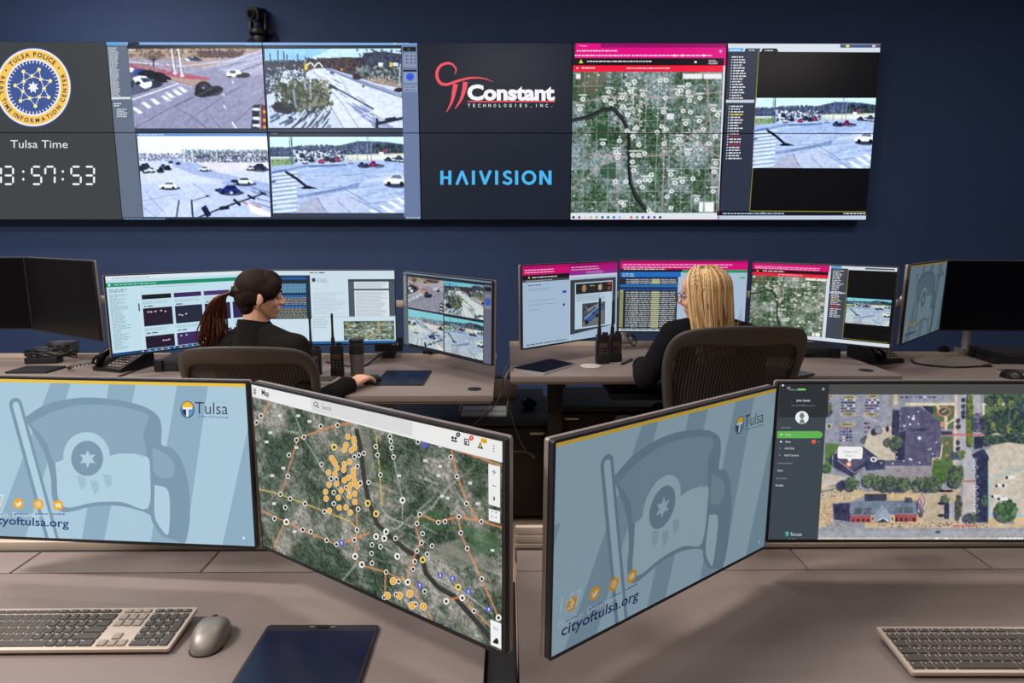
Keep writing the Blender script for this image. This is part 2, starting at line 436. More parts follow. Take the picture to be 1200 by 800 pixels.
def mesh_weave(name):
    m = mat(name, (40, 36, 35), 0.6); nt = m.node_tree; b = nt.nodes['Principled BSDF']
    tc = nt.nodes.new('ShaderNodeTexCoord'); wv = nt.nodes.new('ShaderNodeTexWave'); wv.wave_type = 'BANDS'; wv.bands_direction = 'X'
    wv.inputs['Scale'].default_value = 26; wv.inputs['Distortion'].default_value = 0.4
    nt.links.new(tc.outputs['Object'], wv.inputs[0])
    r = nt.nodes.new('ShaderNodeValToRGB'); r.color_ramp.elements[0].color = (*[float(q) for q in lin((20, 18, 18))], 1); r.color_ramp.elements[1].color = (*[float(q) for q in lin((74, 66, 62))], 1)
    r.color_ramp.elements[0].position = .35; r.color_ramp.elements[1].position = .95
    nt.links.new(wv.outputs['Fac'], r.inputs[0]); nt.links.new(r.outputs[0], b.inputs['Base Color'])
    a = nt.nodes.new('ShaderNodeMapRange'); a.inputs[1].default_value = 0; a.inputs[2].default_value = .25; a.inputs[3].default_value = .8; a.inputs[4].default_value = 1
    nt.links.new(wv.outputs['Fac'], a.inputs[0]); nt.links.new(a.outputs[0], b.inputs['Alpha'])
    return m
M['weave'] = mesh_weave('chair_mesh_weave')

# ------------------------------------------------------------------ the room
WY = 5.50                                         # face of the navy wall
bm = B(); box(bm, (0, 1.25, -0.05), (11.0, 8.7, 0.1)); struct('floor', bm, M['carpet'])
bm = B(); box(bm, (0, WY + 0.05, CEIL / 2), (11.0, 0.1, CEIL)); struct('wall_back', bm, M['wall'])
bm = B(); box(bm, (-5.45, 1.25, CEIL / 2), (0.1, 8.7, CEIL)); struct('wall_left', bm, M['side'])
bm = B(); box(bm, (5.45, 1.25, CEIL / 2), (0.1, 8.7, CEIL)); struct('wall_right', bm, M['wall'])
bm = B(); box(bm, (0, -3.05, CEIL / 2), (11.0, 0.1, CEIL)); struct('wall_front', bm, M['side'])
bm = B(); box(bm, (0, 1.25, CEIL + 0.05), (11.0, 8.7, 0.1)); struct('ceiling', bm, M['ceil'])
bm = B(); box(bm, (0, WY - 0.008, 0.05), (10.8, 0.016, 0.1), bev=0.003); struct('baseboard_back', bm, M['dark'])
for i, (lx, ly, pw) in enumerate(LAMPS):
    t = thing('ceiling_light', 'long rectangular ceiling light panel', 'ceiling light', (lx, ly, CEIL), group='ceiling light panels')
    bm = B()
    for sx, sy, cx, cy in ((1.25, .03, 0, .185), (1.25, .03, 0, -.185), (.03, .34, .61, 0), (.03, .34, -.61, 0)): box(bm, (cx, cy, -.03), (sx, sy, .06), bev=.004)
    box(bm, (0, 0, -.01), (1.22, .36, .02)); obj('housing', bm, M['lampd'], t)

# ------------------------------------------------------------------ pictures: the four street cameras
def finish(I):
    n = vnoise(I.h, I.w, 2.2, I.rng) - .5; m = vnoise(I.h, I.w, 7, I.rng) - .5
    I.a += (n * 24 + m * 16)[:, :, None]; I.a = 128 + (I.a - 122) * 1.16 + np.array((-7, 0, 5)); return I.out()
def feed_brown(w_, h):                             # crossing with red brick corner
    I = Img(w_, h, [(160, 75), (1120, 72), (1152, 645), (208, 645)], (150, 146, 172), 3)
    I.poly([(150, 60), (1130, 60), (1130, 180), (150, 180)], (170, 148, 140))
    I.poly([(150, 150), (600, 165), (800, 160), (1130, 90), (1130, 130), (900, 190), (560, 260), (150, 200)], (160, 156, 176))
    I.poly([(150, 60), (800, 60), (1100, 70), (800, 130), (560, 150), (150, 130)], (172, 150, 128))
    I.dots(160, 70, 1000, 135, 260, 14, [(120, 96, 84), (190, 170, 150), (146, 120, 104), (96, 80, 78)])
    I.poly([(640, 95), (1000, 95), (960, 135), (700, 140)], (84, 62, 66)); I.dots(650, 95, 960, 140, 90, 12, [(60, 44, 52), (120, 90, 86)])
    I.poly([(560, 170), (900, 165), (960, 180), (700, 215), (560, 200)], (176, 152, 146))
    I.line([(150, 170), (560, 200), (900, 160), (1130, 85)], 7, (214, 210, 226)); I.line([(560, 200), (980, 150), (1130, 118)], 5, (205, 202, 222))
    I.poly([(150, 178), (260, 200), (480, 240), (760, 285), (640, 345), (500, 310), (400, 270), (150, 215)], (176, 96, 112))
    I.poly([(400, 262), (560, 290), (720, 300), (640, 345), (560, 320), (430, 290)], (178, 150, 140)); I.poly([(170, 180), (300, 190), (400, 250), (330, 250)], (170, 120, 120))
    I.dots(170, 185, 560, 270, 120, 10, [(150, 80, 96), (196, 130, 136), (120, 90, 96)], .7)
    for x in (470, 520):
        I.line([(x, 72), (x + 28, 270 if x == 520 else 250)], 11, (224, 226, 238)); I.line([(x + 8, 72), (x + 35, 270 if x == 520 else 250)], 4, (120, 110, 130))
        I.ell(x + 28, 268 if x == 520 else 250, 16, 12, (220, 205, 215))
    for k in range(16):
        a = -math.pi / 2 + (k - 7.5) * .17; I.line([(345, 165), (345 + 75 * math.cos(a), 160 + 75 * math.sin(a))], 3, (70, 52, 52), .8)
    I.line([(345, 210), (345, 150)], 9, (60, 44, 44))
    I.ell(610, 150, 42, 15, (226, 240, 244)); I.ell(600, 142, 22, 9, (90, 110, 120)); I.car(640, 150, 80, 24, (60, 60, 80))
    I.poly([(150, 215), (440, 280), (460, 300), (300, 380), (150, 420)], (96, 94, 116))
    I.poly([(160, 205), (205, 215), (200, 245), (170, 240)], (222, 226, 240)); I.ell(250, 245, 55, 26, (64, 82, 150)); I.ell(300, 262, 70, 36, (34, 34, 48)); I.ell(410, 292, 62, 24, (26, 26, 36))
    I.ell(370, 270, 60, 28, (24, 26, 40)); I.ell(340, 330, 70, 26, (56, 54, 72)); I.ell(170, 330, 40, 30, (60, 60, 84))
    I.poly([(195, 285), (240, 268), (290, 272), (335, 315), (330, 345), (285, 362), (225, 330)], (234, 240, 250)); I.poly([(250, 285), (300, 284), (325, 308), (275, 318)], (60, 66, 92)); I.ell(235, 322, 18, 14, (40, 40, 60))
    I.line([(190, 440), (520, 325)], 9, (226, 228, 242)); I.line([(440, 300), (620, 350)], 7, (190, 186, 200))
    for x, y in ((190, 500), (255, 462), (315, 435), (395, 415), (420, 390), (470, 370), (510, 350)): I.poly([(x, y), (x + 25, y - 10), (x + 82, y + 30), (x + 50, y + 40)], (228, 230, 244))
    I.poly([(780, 200), (1130, 90), (1130, 260), (1000, 270), (860, 250)], (172, 168, 194))
    for p in ([(800, 225), (1130, 120)], [(850, 235), (1130, 150)], [(1000, 268), (1135, 190)], [(700, 215), (960, 150)]): I.line(p, 5, (206, 204, 224))
    for p in ([(930, 250), (1120, 180)], [(800, 220), (1000, 165)]): I.line(p, 7, (96, 94, 118), .8)
    I.ell(975, 265, 60, 20, (34, 34, 50)); I.poly([(862, 250), (890, 225), (950, 225), (975, 250), (940, 270), (900, 282), (866, 272)], (236, 238, 246)); I.poly([(890, 232), (930, 232), (930, 252), (884, 250)], (70, 76, 96)); I.ell(886, 276, 22, 7, (60, 60, 80)); I.ell(955, 266, 22, 8, (44, 44, 64))
    I.ell(770, 378, 72, 36, (22, 20, 30), rot=-.2); I.ell(700, 365, 62, 58, (30, 30, 40)); I.ell(690, 395, 56, 28, (24, 24, 32)); I.ell(705, 345, 34, 24, (54, 52, 64)); I.ell(700, 355, 8, 8, (150, 150, 170))
    for p in ([(210, 640), (480, 490), (640, 410)], [(480, 480), (620, 560), (720, 640)], [(580, 590), (900, 380), (1000, 330)], [(920, 600), (1130, 420)], [(740, 540), (820, 640)], [(640, 420), (500, 480)]): I.line(p, 5, (92, 86, 112), .75)
    for p in ([(845, 480), (862, 505)], [(905, 600), (935, 645)], [(840, 400), (850, 415)], [(905, 310), (915, 320)]): I.line(p, 10, (232, 232, 242))
    for _ in range(40):
        x, y = 250 + 850 * I.rng.random(), 400 + 230 * I.rng.random(); I.line([(x, y), (x + 120, y - 60)], 14, (160, 156, 184) if I.rng.random() < .5 else (136, 130, 158), .35)
    I.poly([(1050, 480), (1105, 470), (1095, 645), (1040, 645)], (28, 28, 42))
    for y in (495, 560, 610): I.poly([(1052, y), (1104, y + 2), (1100, y + 24), (1048, y + 20)], (214, 222, 240))
    I.poly([(1110, 470), (1150, 480), (1152, 645), (1112, 645)], (110, 50, 58))
    for y in (525, 585, 635): I.ell(1136, y, 11, 13, (240, 160, 60))
    return finish(I)
def feed_highway(w_, h):
    I = Img(w_, h, [(25, 78), (1036, 75), (1048, 662), (55, 662)], (206, 214, 236), 4)
    I.rc(0, 60, 1060, 200, (196, 222, 244)); I.poly([(0, 60), (560, 60), (300, 180), (0, 180)], (150, 196, 232))
    I.poly([(330, 165), (480, 150), (640, 140), (740, 150), (760, 110), (900, 100), (1050, 120), (1050, 330), (900, 340), (700, 280), (480, 220), (330, 210)], (72, 62, 76))
    I.dots(330, 150, 760, 240, 300, 16, [(54, 40, 48), (100, 72, 70), (84, 64, 62), (40, 40, 50)]); I.dots(740, 100, 1045, 210, 220, 16, [(48, 54, 74), (84, 90, 112), (66, 74, 84)], .8)
    I.dots(700, 210, 1045, 330, 240, 18, [(96, 106, 112), (60, 70, 66), (150, 150, 150), (48, 54, 60)])
    I.poly([(740, 300), (860, 290), (1040, 345), (1045, 370), (900, 345)], (160, 140, 126)); I.dots(750, 290, 1000, 345, 60, 9, [(120, 100, 90), (190, 176, 160)])
    I.poly([(20, 180), (300, 170), (360, 220), (300, 300), (60, 420), (20, 420)], (60, 66, 84)); I.dots(20, 165, 330, 260, 220, 14, [(40, 40, 54), (84, 70, 72), (60, 74, 90)])
    for x in (70, 125, 170, 190, 270): I.line([(x, 90 + (x % 40)), (x + 6, 240)], 9, (54, 66, 84))
    I.dots(40, 220, 330, 400, 200, 18, [(150, 164, 190), (52, 60, 70), (84, 96, 84), (214, 224, 240)], .9)
    I.poly([(170, 245), (330, 230), (320, 280), (250, 330), (140, 330)], (214, 222, 240)); I.dots(180, 240, 320, 310, 40, 14, [(40, 44, 60), (120, 130, 150)])
    I.poly([(40, 420), (250, 350), (420, 320), (520, 500), (600, 662), (40, 662)], (196, 206, 230))
    I.poly([(385, 225), (470, 222), (1050, 420), (1050, 662), (600, 662), (470, 400), (330, 260)], (212, 216, 238))
    I.poly([(465, 222), (520, 225), (1050, 400), (1050, 445), (760, 350)], (150, 158, 186)); I.poly([(520, 232), (1050, 395), (1050, 410), (600, 262)], (206, 210, 228))
    I.line([(400, 235), (900, 560)], 14, (226, 232, 248)); I.line([(480, 230), (1046, 440)], 5, (90, 92, 120))
    for _ in range(70):
        t = I.rng.random(); x = 430 + 420 * t + 140 * (I.rng.random() - .3); y = 250 + 400 * t; l = 26 + 70 * t
        I.line([(x, y), (x + l, y + l * .62)], 5 + 14 * t, (120, 130, 166) if I.rng.random() < .72 else (232, 236, 250), .6)
    I.line([(390, 250), (600, 480), (720, 662)], 5, (130, 136, 168)); I.line([(500, 480), (610, 662)], 6, (150, 130, 130)); I.line([(600, 590), (800, 550), (960, 520)], 7, (226, 230, 246), .7)
    I.line([(510, 345), (610, 400), (830, 520)], 12, (70, 74, 100)); I.line([(505, 345), (560, 375)], 14, (28, 28, 40))
    I.dots(150, 330, 490, 520, 330, 26, [(66, 78, 62), (104, 110, 84), (44, 50, 52), (140, 140, 120), (52, 60, 44)]); I.ell(250, 400, 60, 50, (70, 84, 60), .6); I.dots(330, 330, 480, 520, 120, 20, [(58, 52, 50), (90, 96, 70), (130, 130, 110)])
    for p in ([(315, 190), (330, 380)], [(240, 380), (255, 490)], [(365, 330), (370, 450)]): I.line(p, 12, (150, 160, 176))
    for x in (365, 425):
        I.line([(x - 30 + 60 * k / 8, 215 - 32 * math.sin(math.pi * k / 8)) for k in range(9)], 9, (226, 234, 236))
    I.line([(310, 175), (326, 300)], 12, (80, 76, 80)); I.rc(322, 190, 346, 235, (226, 196, 60)); I.rc(866, 182, 900, 208, (226, 230, 236)); I.rc(950, 180, 966, 212, (220, 200, 60)); I.rc(972, 182, 1012, 206, (220, 226, 232)); I.line([(1028, 190), (1018, 350)], 9, (186, 190, 200)); I.ell(595, 232, 8, 8, (240, 170, 60))
    I.ell(710, 290, 34, 18, (60, 42, 50)); I.ell(695, 280, 20, 12, (30, 28, 36)); I.ell(755, 355, 9, 8, (20, 20, 28)); I.ell(1020, 382, 40, 16, (24, 26, 40)); I.ell(525, 255, 16, 9, (70, 74, 110))
    I.poly([(70, 500), (130, 472), (230, 485), (262, 530), (200, 562), (120, 545)], (26, 30, 42)); I.dots(80, 480, 250, 550, 40, 12, [(60, 66, 86), (16, 18, 26)])
    for _ in range(26):
        x, y = 300 + 220 * I.rng.random(), 480 + 160 * I.rng.random(); I.line([(x, y), (x - 60, y + 80)], 8, (40, 46, 62), .8)
    for _ in range(16):
        x, y = 60 + 180 * I.rng.random(), 580 + 70 * I.rng.random(); I.line([(x, y), (x + 60, y - 30)], 10, (60, 70, 96), .8)
    I.line([(400, 520), (230, 660)], 14, (34, 38, 54)); I.ell(220, 586, 16, 8, (40, 40, 56))
    I.line([(855, 590), (855, 662)], 18, (22, 26, 40)); I.line([(850, 630), (1048, 588)], 22, (30, 34, 52)); I.line([(920, 600), (990, 590)], 24, (24, 28, 44))
    return finish(I)
def feed_lot(w_, h):
    I = Img(w_, h, [(135, 62), (1118, 62), (1145, 672), (183, 672)], (190, 200, 230), 5)
    I.rc(120, 50, 1150, 250, (236, 246, 252)); I.poly([(120, 195), (420, 195), (1150, 260), (1150, 420), (120, 420)], (206, 212, 236))
    I.dots(150, 195, 560, 250, 240, 12, [(120, 130, 158), (222, 226, 240), (84, 90, 116), (170, 170, 190)])
    I.poly([(500, 190), (1125, 180), (1125, 262), (820, 262), (500, 240)], (128, 132, 152)); I.poly([(560, 205), (950, 205), (950, 230), (560, 230)], (76, 78, 100)); I.poly([(800, 192), (1125, 192), (1125, 206), (800, 206)], (176, 160, 160))
    I.dots(500, 178, 1120, 262, 420, 11, [(64, 68, 92), (190, 196, 214), (110, 112, 140), (230, 232, 242), (90, 84, 96)]); I.dots(480, 168, 1120, 192, 90, 11, [(96, 120, 128), (140, 156, 166)])
    I.poly([(560, 262), (1130, 262), (1130, 330), (760, 340)], (222, 216, 228)); I.poly([(330, 230), (560, 258), (760, 340), (1130, 420), (1145, 520), (700, 400), (430, 300)], (168, 180, 216))
    for k in range(9): I.line([(180 + k * 26, 250 + k * 6), (240 + k * 60, 420 + k * 20)], 7, (222, 228, 246), .5)
    I.ell(580, 390, 130, 26, (214, 222, 242), .7); I.ell(700, 400, 90, 22, (216, 214, 230), .6)
    for x, y, c in ((180, 290, (30, 44, 62)), (200, 322, (214, 222, 232)), (245, 318, (222, 228, 238)), (310, 318, (30, 34, 46)), (330, 292, (60, 90, 120)), (365, 300, (28, 36, 50)), (205, 285, (50, 60, 76)), (162, 305, (40, 60, 66))): I.car(x, y, 50, 38, c)
    for x, y in ((390, 260), (445, 270)): I.ell(x, y, 20, 11, (50, 60, 74))
    I.car(640, 310, 82, 34, (228, 232, 240)); I.car(1050, 298, 120, 54, (30, 46, 66)); I.car(985, 304, 60, 36, (200, 210, 222))
    for x in (735, 555, 490): I.line([(x, 180), (x, 268)], 6, (232, 236, 244))
    I.car(370, 434, 136, 56, (236, 240, 246), (90, 100, 120)); I.car(935, 402, 150, 58, (220, 228, 240)); I.ell(870, 402, 30, 12, (30, 34, 56))
    I.ell(760, 470, 40, 14, (26, 30, 62)); I.car(830, 466, 164, 68, (34, 52, 124), (20, 28, 70)); I.ell(845, 488, 12, 10, (196, 206, 226))
    for p in ([(180, 550), (420, 500)], [(200, 480), (360, 660)], [(190, 600), (280, 672)], [(560, 420), (640, 480)]): I.line(p, 6, (140, 150, 186), .8)
    I.poly([(390, 540), (640, 560), (520, 672), (300, 672)], (208, 214, 236), .6)
    I.line([(452, 545), (432, 672)], 12, (56, 62, 90)); I.line([(546, 545), (556, 672)], 13, (44, 50, 76)); I.line([(548, 548), (680, 512)], 5, (60, 66, 92)); I.ell(666, 514, 18, 7, (40, 44, 60))
    I.poly([(880, 530), (1000, 560), (1145, 640), (1145, 672), (1060, 672)], (206, 200, 220)); I.poly([(900, 545), (1080, 596), (1030, 615)], (176, 120, 140)); I.poly([(960, 560), (1140, 640), (1140, 668), (1000, 640)], (236, 236, 244))
    for y in (470, 500, 540, 580): I.line([(1000, y - 20), (1145, y + 20)], 10, (90, 100, 140), .6)
    I.line([(600, 672), (780, 600), (1100, 490)], 12, (34, 38, 62))
    for p, w2 in (([(640, 600), (672, 655)], 44), ([(765, 605), (822, 598)], 28), ([(866, 540), (910, 580)], 20), ([(970, 508), (1020, 535)], 16), ([(1058, 480), (1108, 502)], 12)): I.line(p, w2, (30, 34, 56))
    return finish(I)
def feed_cross(w_, h):
    I = Img(w_, h, [(38, 65), (1028, 65), (1035, 628), (65, 628)], (176, 190, 222), 6)
    I.rc(20, 50, 1050, 170, (206, 232, 244)); I.poly([(20, 145), (200, 148), (240, 135), (420, 145), (560, 130), (700, 98), (900, 105), (1040, 125), (1040, 215), (20, 215)], (70, 84, 116))
    I.dots(40, 145, 220, 205, 130, 12, [(44, 58, 86), (80, 92, 118), (110, 110, 130)]); I.dots(240, 130, 1030, 200, 420, 14, [(52, 66, 98), (92, 104, 132), (116, 110, 130), (60, 72, 84)]); I.dots(800, 125, 1010, 190, 80, 14, [(44, 62, 50), (30, 40, 44)])
    for k in range(30): I.line([(480 + k * 17, 195), (480 + k * 17 + 8 * I.rng.standard_normal(), 150)], 3, (120, 120, 144), .7)
    I.poly([(40, 215), (210, 212), (240, 262), (60, 285)], (132, 154, 112)); I.poly([(40, 215), (205, 213), (205, 225), (40, 235)], (196, 206, 200)); I.dots(50, 235, 230, 275, 60, 10, [(96, 124, 74), (160, 176, 140)])
    I.poly([(560, 200), (1035, 190), (1035, 235), (640, 240)], (214, 214, 186)); I.poly([(560, 205), (1035, 210), (1035, 240), (880, 240)], (226, 230, 232))
    I.poly([(200, 160), (330, 180), (620, 230), (560, 262), (330, 270), (210, 262)], (190, 200, 222))
    I.dots(225, 170, 600, 250, 170, 15, [(40, 44, 70), (226, 232, 242), (70, 80, 116), (180, 190, 210), (30, 34, 54)])
    for x, y, c in ((420, 246, (206, 60, 96)), (540, 235, (190, 60, 110)), (350, 238, (30, 34, 50)), (300, 250, (226, 230, 240)), (460, 230, (40, 44, 66)), (500, 240, (44, 44, 62)), (280, 205, (34, 40, 66))): I.car(x, y, 44, 30, c)
    for x in (185, 200): I.line([(x, 70), (x + 14, 262)], 10 if x == 200 else 5, (66, 80, 108))
    for x in (760, 688, 790): I.line([(x, 65 if x == 760 else 90), (x, 240)], 6, (120, 134, 160))
    I.rc(845, 180, 880, 200, (226, 226, 232)); I.ell(885, 172, 14, 10, (190, 40, 70))
    I.poly([(40, 290), (240, 270), (640, 262), (1035, 240), (1035, 330), (60, 340)], (166, 184, 222)); I.line([(60, 330), (300, 285), (600, 275)], 14, (70, 90, 140), .8)
    I.ell(830, 282, 60, 14, (40, 44, 64)); I.car(715, 272, 56, 36, (60, 70, 110)); I.car(800, 268, 64, 44, (150, 36, 96), (40, 24, 40)); I.car(750, 278, 40, 32, (50, 56, 70)); I.car(635, 254, 34, 22, (222, 228, 240))
    for x, y, c in ((950, 234, (226, 230, 238)), (1010, 240, (210, 216, 230)), (990, 220, (60, 80, 120)), (910, 232, (50, 54, 76))): I.car(x, y, 56, 30, c)
    for _ in range(90):
        x, y = 60 + 960 * I.rng.random(), 290 + 330 * I.rng.random(); l = 60 + 120 * I.rng.random(); I.line([(x, y), (x + l, y - l * .12)], 10, (206, 216, 240) if I.rng.random() < .55 else (136, 150, 190), .45)
    I.poly([(220, 500), (560, 440), (700, 400), (700, 440), (480, 480), (250, 520)], (104, 120, 166), .6); I.poly([(300, 540), (400, 510), (460, 628), (220, 628)], (172, 170, 190), .8); I.poly([(400, 510), (640, 480), (780, 600), (640, 628), (470, 628)], (190, 196, 220), .8)
    for k in range(11):
        y = 330 + 26 * k + k * k * .5; I.poly([(60, y + 14), (240, y - 8), (245, y + 2 + k * .8), (62, y + 22 + k)], (222, 232, 248)); I.poly([(60, y + 26), (244, y + 6), (246, y + 12), (62, y + 34)], (110, 128, 170), .7)
    for p in ([(385, 515), (465, 628)], [(540, 540), (640, 628)], [(640, 510), (880, 628)], [(360, 490), (560, 450)], [(560, 430), (780, 560)]): I.line(p, 4, (104, 112, 150))
    I.line([(160, 325), (240, 375), (320, 440)], 20, (20, 26, 46)); I.poly([(270, 440), (320, 425), (405, 448), (280, 450)], (16, 20, 40)); I.poly([(50, 395), (85, 390), (90, 400), (50, 405)], (20, 26, 50))
    for x, y in ((760, 600), (840, 570), (900, 540), (960, 515), (1010, 535)): I.poly([(x, y), (x + 38, y), (x + 130, y + 56), (x + 95, y + 62)], (232, 238, 248))
    I.car(965, 385, 170, 90, (236, 240, 248), (110, 122, 148))
    return finish(I)
def city_map(w_, h, seed=8, many=1.0):             # satellite city map with camera pins
    I = Img(w_, h, [(0, 0), (100, 0), (100, 100), (0, 100)], (66, 92, 80), seed); r = I.rng
    n = vnoise(I.h, I.w, I.w / 7, r) * .5 + vnoise(I.h, I.w, I.w / 18, r) * .3 + vnoise(I.h, I.w, I.w / 60, r) * .2; f = vnoise(I.h, I.w, 3, r)
    X = np.linspace(0, 1, I.w)[None, :]; Y = np.linspace(0, 1, I.h)[:, None]
    grn = np.array((58, 86, 62.)); gry = np.array((128, 146, 148.)); t = np.clip((n - .44) * 4 + .35 - .25 * (X < .22) * (Y < .3) - .3 * np.exp(-((X - .2) ** 2 + (Y - .46) ** 2) / .01), 0, 1)[:, :, None]
    I.a = grn * (1 - t) + gry * t; I.a += ((f - .5) * 95)[:, :, None] + ((r.random(f.shape) - .5) * 60)[:, :, None]
    for p, c in (([(4, 0), (22, 0), (22, 8), (14, 16), (4, 15)], (96, 92, 70)), ([(16, 38), (24, 36), (27, 46), (22, 50), (14, 46)], (34, 72, 44)), ([(19, 66), (30, 63), (32, 76), (20, 74)], (36, 74, 46)), ([(52, 72), (57, 70), (58, 74), (53, 75)], (60, 140, 60))): I.poly(p, c, .75)
    for x in np.arange(8, 100, 8.2): I.line([(x, 0), (x + r.normal(0, .6), 100)], .5, (176, 188, 196), .55)
    for y in np.arange(10, 100, 8.2): I.line([(0, y), (100, y + r.normal(0, .6))], .5, (176, 188, 196), .5)
    for p in ([(0, 22), (35, 16), (60, 18), (100, 14)], [(0, 83), (22, 64), (45, 40), (45, 18), (52, 8)], [(10, 57), (35, 60), (62, 58), (80, 44), (100, 26)], [(76, 44), (90, 54), (100, 60)], [(30, 56), (32, 100)], [(88, 0), (90, 12), (94, 50), (96, 100)], [(62, 0), (62, 100)]): I.line(p, .9, (190, 160, 168), .75)
    for _ in range(int(1100 * many)):
        x, y = (39 + r.normal(0, 7), 24 + r.normal(0, 8)) if r.random() < .35 else (78 + r.normal(0, 8), 50 + r.normal(0, 7)) if r.random() < .4 else (100 * r.random(), 100 * r.random())
        q = .2 + .6 * r.random() ** 2; I.ell(x, y, q, q * .9, (232, 234, 240), .85, 6)
    riv = [(0, 34), (12, 31), (21, 26), (28, 26), (34, 33), (38, 42), (39, 54), (39, 66), (40, 78), (44, 88), (50, 96), (53, 100)]
    I.line(riv, 2.6, (22, 26, 30)); I.line([(x + .7, y + .2) for x, y in riv], .8, (90, 98, 100), .5)
    pins = [(7, 19), (5, 26), (24, 14), (22, 20), (26, 22), (33, 18), (34, 24), (37, 30), (39, 14), (41, 7), (37, 9), (47, 16), (58, 6), (62, 6), (62, 18), (61, 28), (77, 9), (70, 15), (72, 13), (77, 14), (78, 20), (85, 18), (74, 27), (79, 28), (76, 36), (85, 34), (88, 40), (94, 26), (97, 30), (37, 41), (41, 45), (43, 39), (57, 42), (60, 38), (63, 40), (32, 48), (21, 50), (45, 51), (30, 56), (31, 60), (41, 58), (45, 58), (49, 57), (41, 63), (42, 69), (30, 77), (37, 77), (46, 77), (50, 76), (53, 76), (54, 72), (48, 81), (67, 72), (75, 77), (70, 78), (65, 88), (68, 96), (53, 98), (55, 100), (36, 94), (85, 90), (96, 84), (72, 47), (78, 57), (62, 50), (92, 50), (96, 45), (97, 64), (96, 70), (68, 84), (82, 75), (34, 92)]
    for x, y in pins:
        I.ell(x, y, 1.75, 1.55, (236, 240, 242)); I.ell(x + .1, y, .6, .6, (70, 80, 84))
        if r.random() < .4: I.rc(x - 2.6, y - 3.3, x + 2.6, y - 2.3, (236, 240, 242), .9)
    I.rc(2, 1.5, 5, 5, (240, 240, 244)); I.rc(73, 1.5, 86, 5, (240, 240, 244)); I.rc(87, 1.5, 99, 5, (240, 240, 244)); I.rc(87, 92, 89.5, 99, (248, 248, 250)); I.rc(90.5, 92, 97, 99, (248, 248, 250)); I.rc(63, 29, 68, 33, (226, 230, 236))
    I.grain(10); return I.out()
def rect_of(q): return q

# ------------------------------------------------------------------ flat screens: poses found by surveying the photograph (x, y, z from the camera, yaw, tilt, roll, width, height)
POSE = {
 'FMA': (-0.2746, 1.1698, -0.4965, -0.6096, 0.0139, 0.0109, 0.6647, 0.3818),
 'FRA': (0.3323, 1.1845, -0.5084, 0.6640, 0.0033, 0.0103, 0.6636, 0.3824),
 'FR': (0.9267, 1.3928, -0.5030, -0.0109, 0.0205, -0.0010, 0.6610, 0.3815),
 'FL': (-0.8851, 1.3925, -0.4944, -0.0895, -0.0140, 0.0013, 0.6610, 0.3832),
 'L2': (-2.2101, 3.2276, -0.2916, -0.5495, 0.0215, 0.0113, 0.6620, 0.3834),
 'L1': (-2.8616, 3.4578, -0.2910, -0.0229, 0.0089, -0.0017, 0.6610, 0.3839),
 'A1': (-1.6177, 3.2286, -0.3589, 0.8560, 0.0015, -0.0006, 0.6610, 0.3839),
 'A2': (-0.8929, 3.2688, -0.3478, 0.1248, -0.0026, 0.0052, 0.6610, 0.3839),
 'A3': (-0.2950, 3.0582, -0.3630, -0.7955, 0.0074, 0.0280, 0.6644, 0.3819),
 'B1': (0.3188, 3.1062, -0.3070, 0.7090, -0.0096, -0.0066, 0.6605, 0.3842),
 'B2': (0.9192, 3.3777, -0.3024, -0.0693, 0.0099, -0.0004, 0.6626, 0.3830),
 'B3': (1.5237, 3.1565, -0.3160, -0.7027, 0.0173, 0.0116, 0.6640, 0.3821),
 'R1': (2.1320, 3.2719, -0.3121, 0.7577, 0.0195, -0.0078, 0.6614, 0.3837),
 'R2': (2.6961, 3.4869, -0.3108, -0.0041, 0.0194, 0.0056, 0.6610, 0.3839),
}
def pose_matrix(k):
    x, y, z, yw, tl, rl, w_, h = POSE[k]
    R = Matrix.Rotation(yw, 4, 'Z') @ Matrix.Rotation(tl, 4, 'X') @ Matrix.Rotation(rl, 4, 'Y')
    return Matrix.Translation((x, y, z + CAM.z)) @ R
def plane_map(Mt):
    A = np.array(Mt); c, R = A[:3, 3], A[:3, :3]; n = R[:, 1]
    def f(p):
        d = rays(p); t = (n @ (c - np.array(CAM))) / (d @ n)
        q = (np.array(CAM) + d * t[:, None] - c) @ R
        return q[:, [0, 2]]
    return f
def active(k):
    w_, h = POSE[k][6:]; return (-w_ / 2 + .0055, -h / 2 + .0085, w_ / 2 - .0055, h / 2 - .0055)
def canvas(k): return Canvas(plane_map(pose_matrix(k)), active(k))
RNG = np.random.default_rng(5)

def smooth(pts, n=4):
    P = [Vector((*p, 0)) for p in pts]; return [(q.x, q.y) for q in curve_pts([p for p in P] + [P[0]], n)[:-1]]
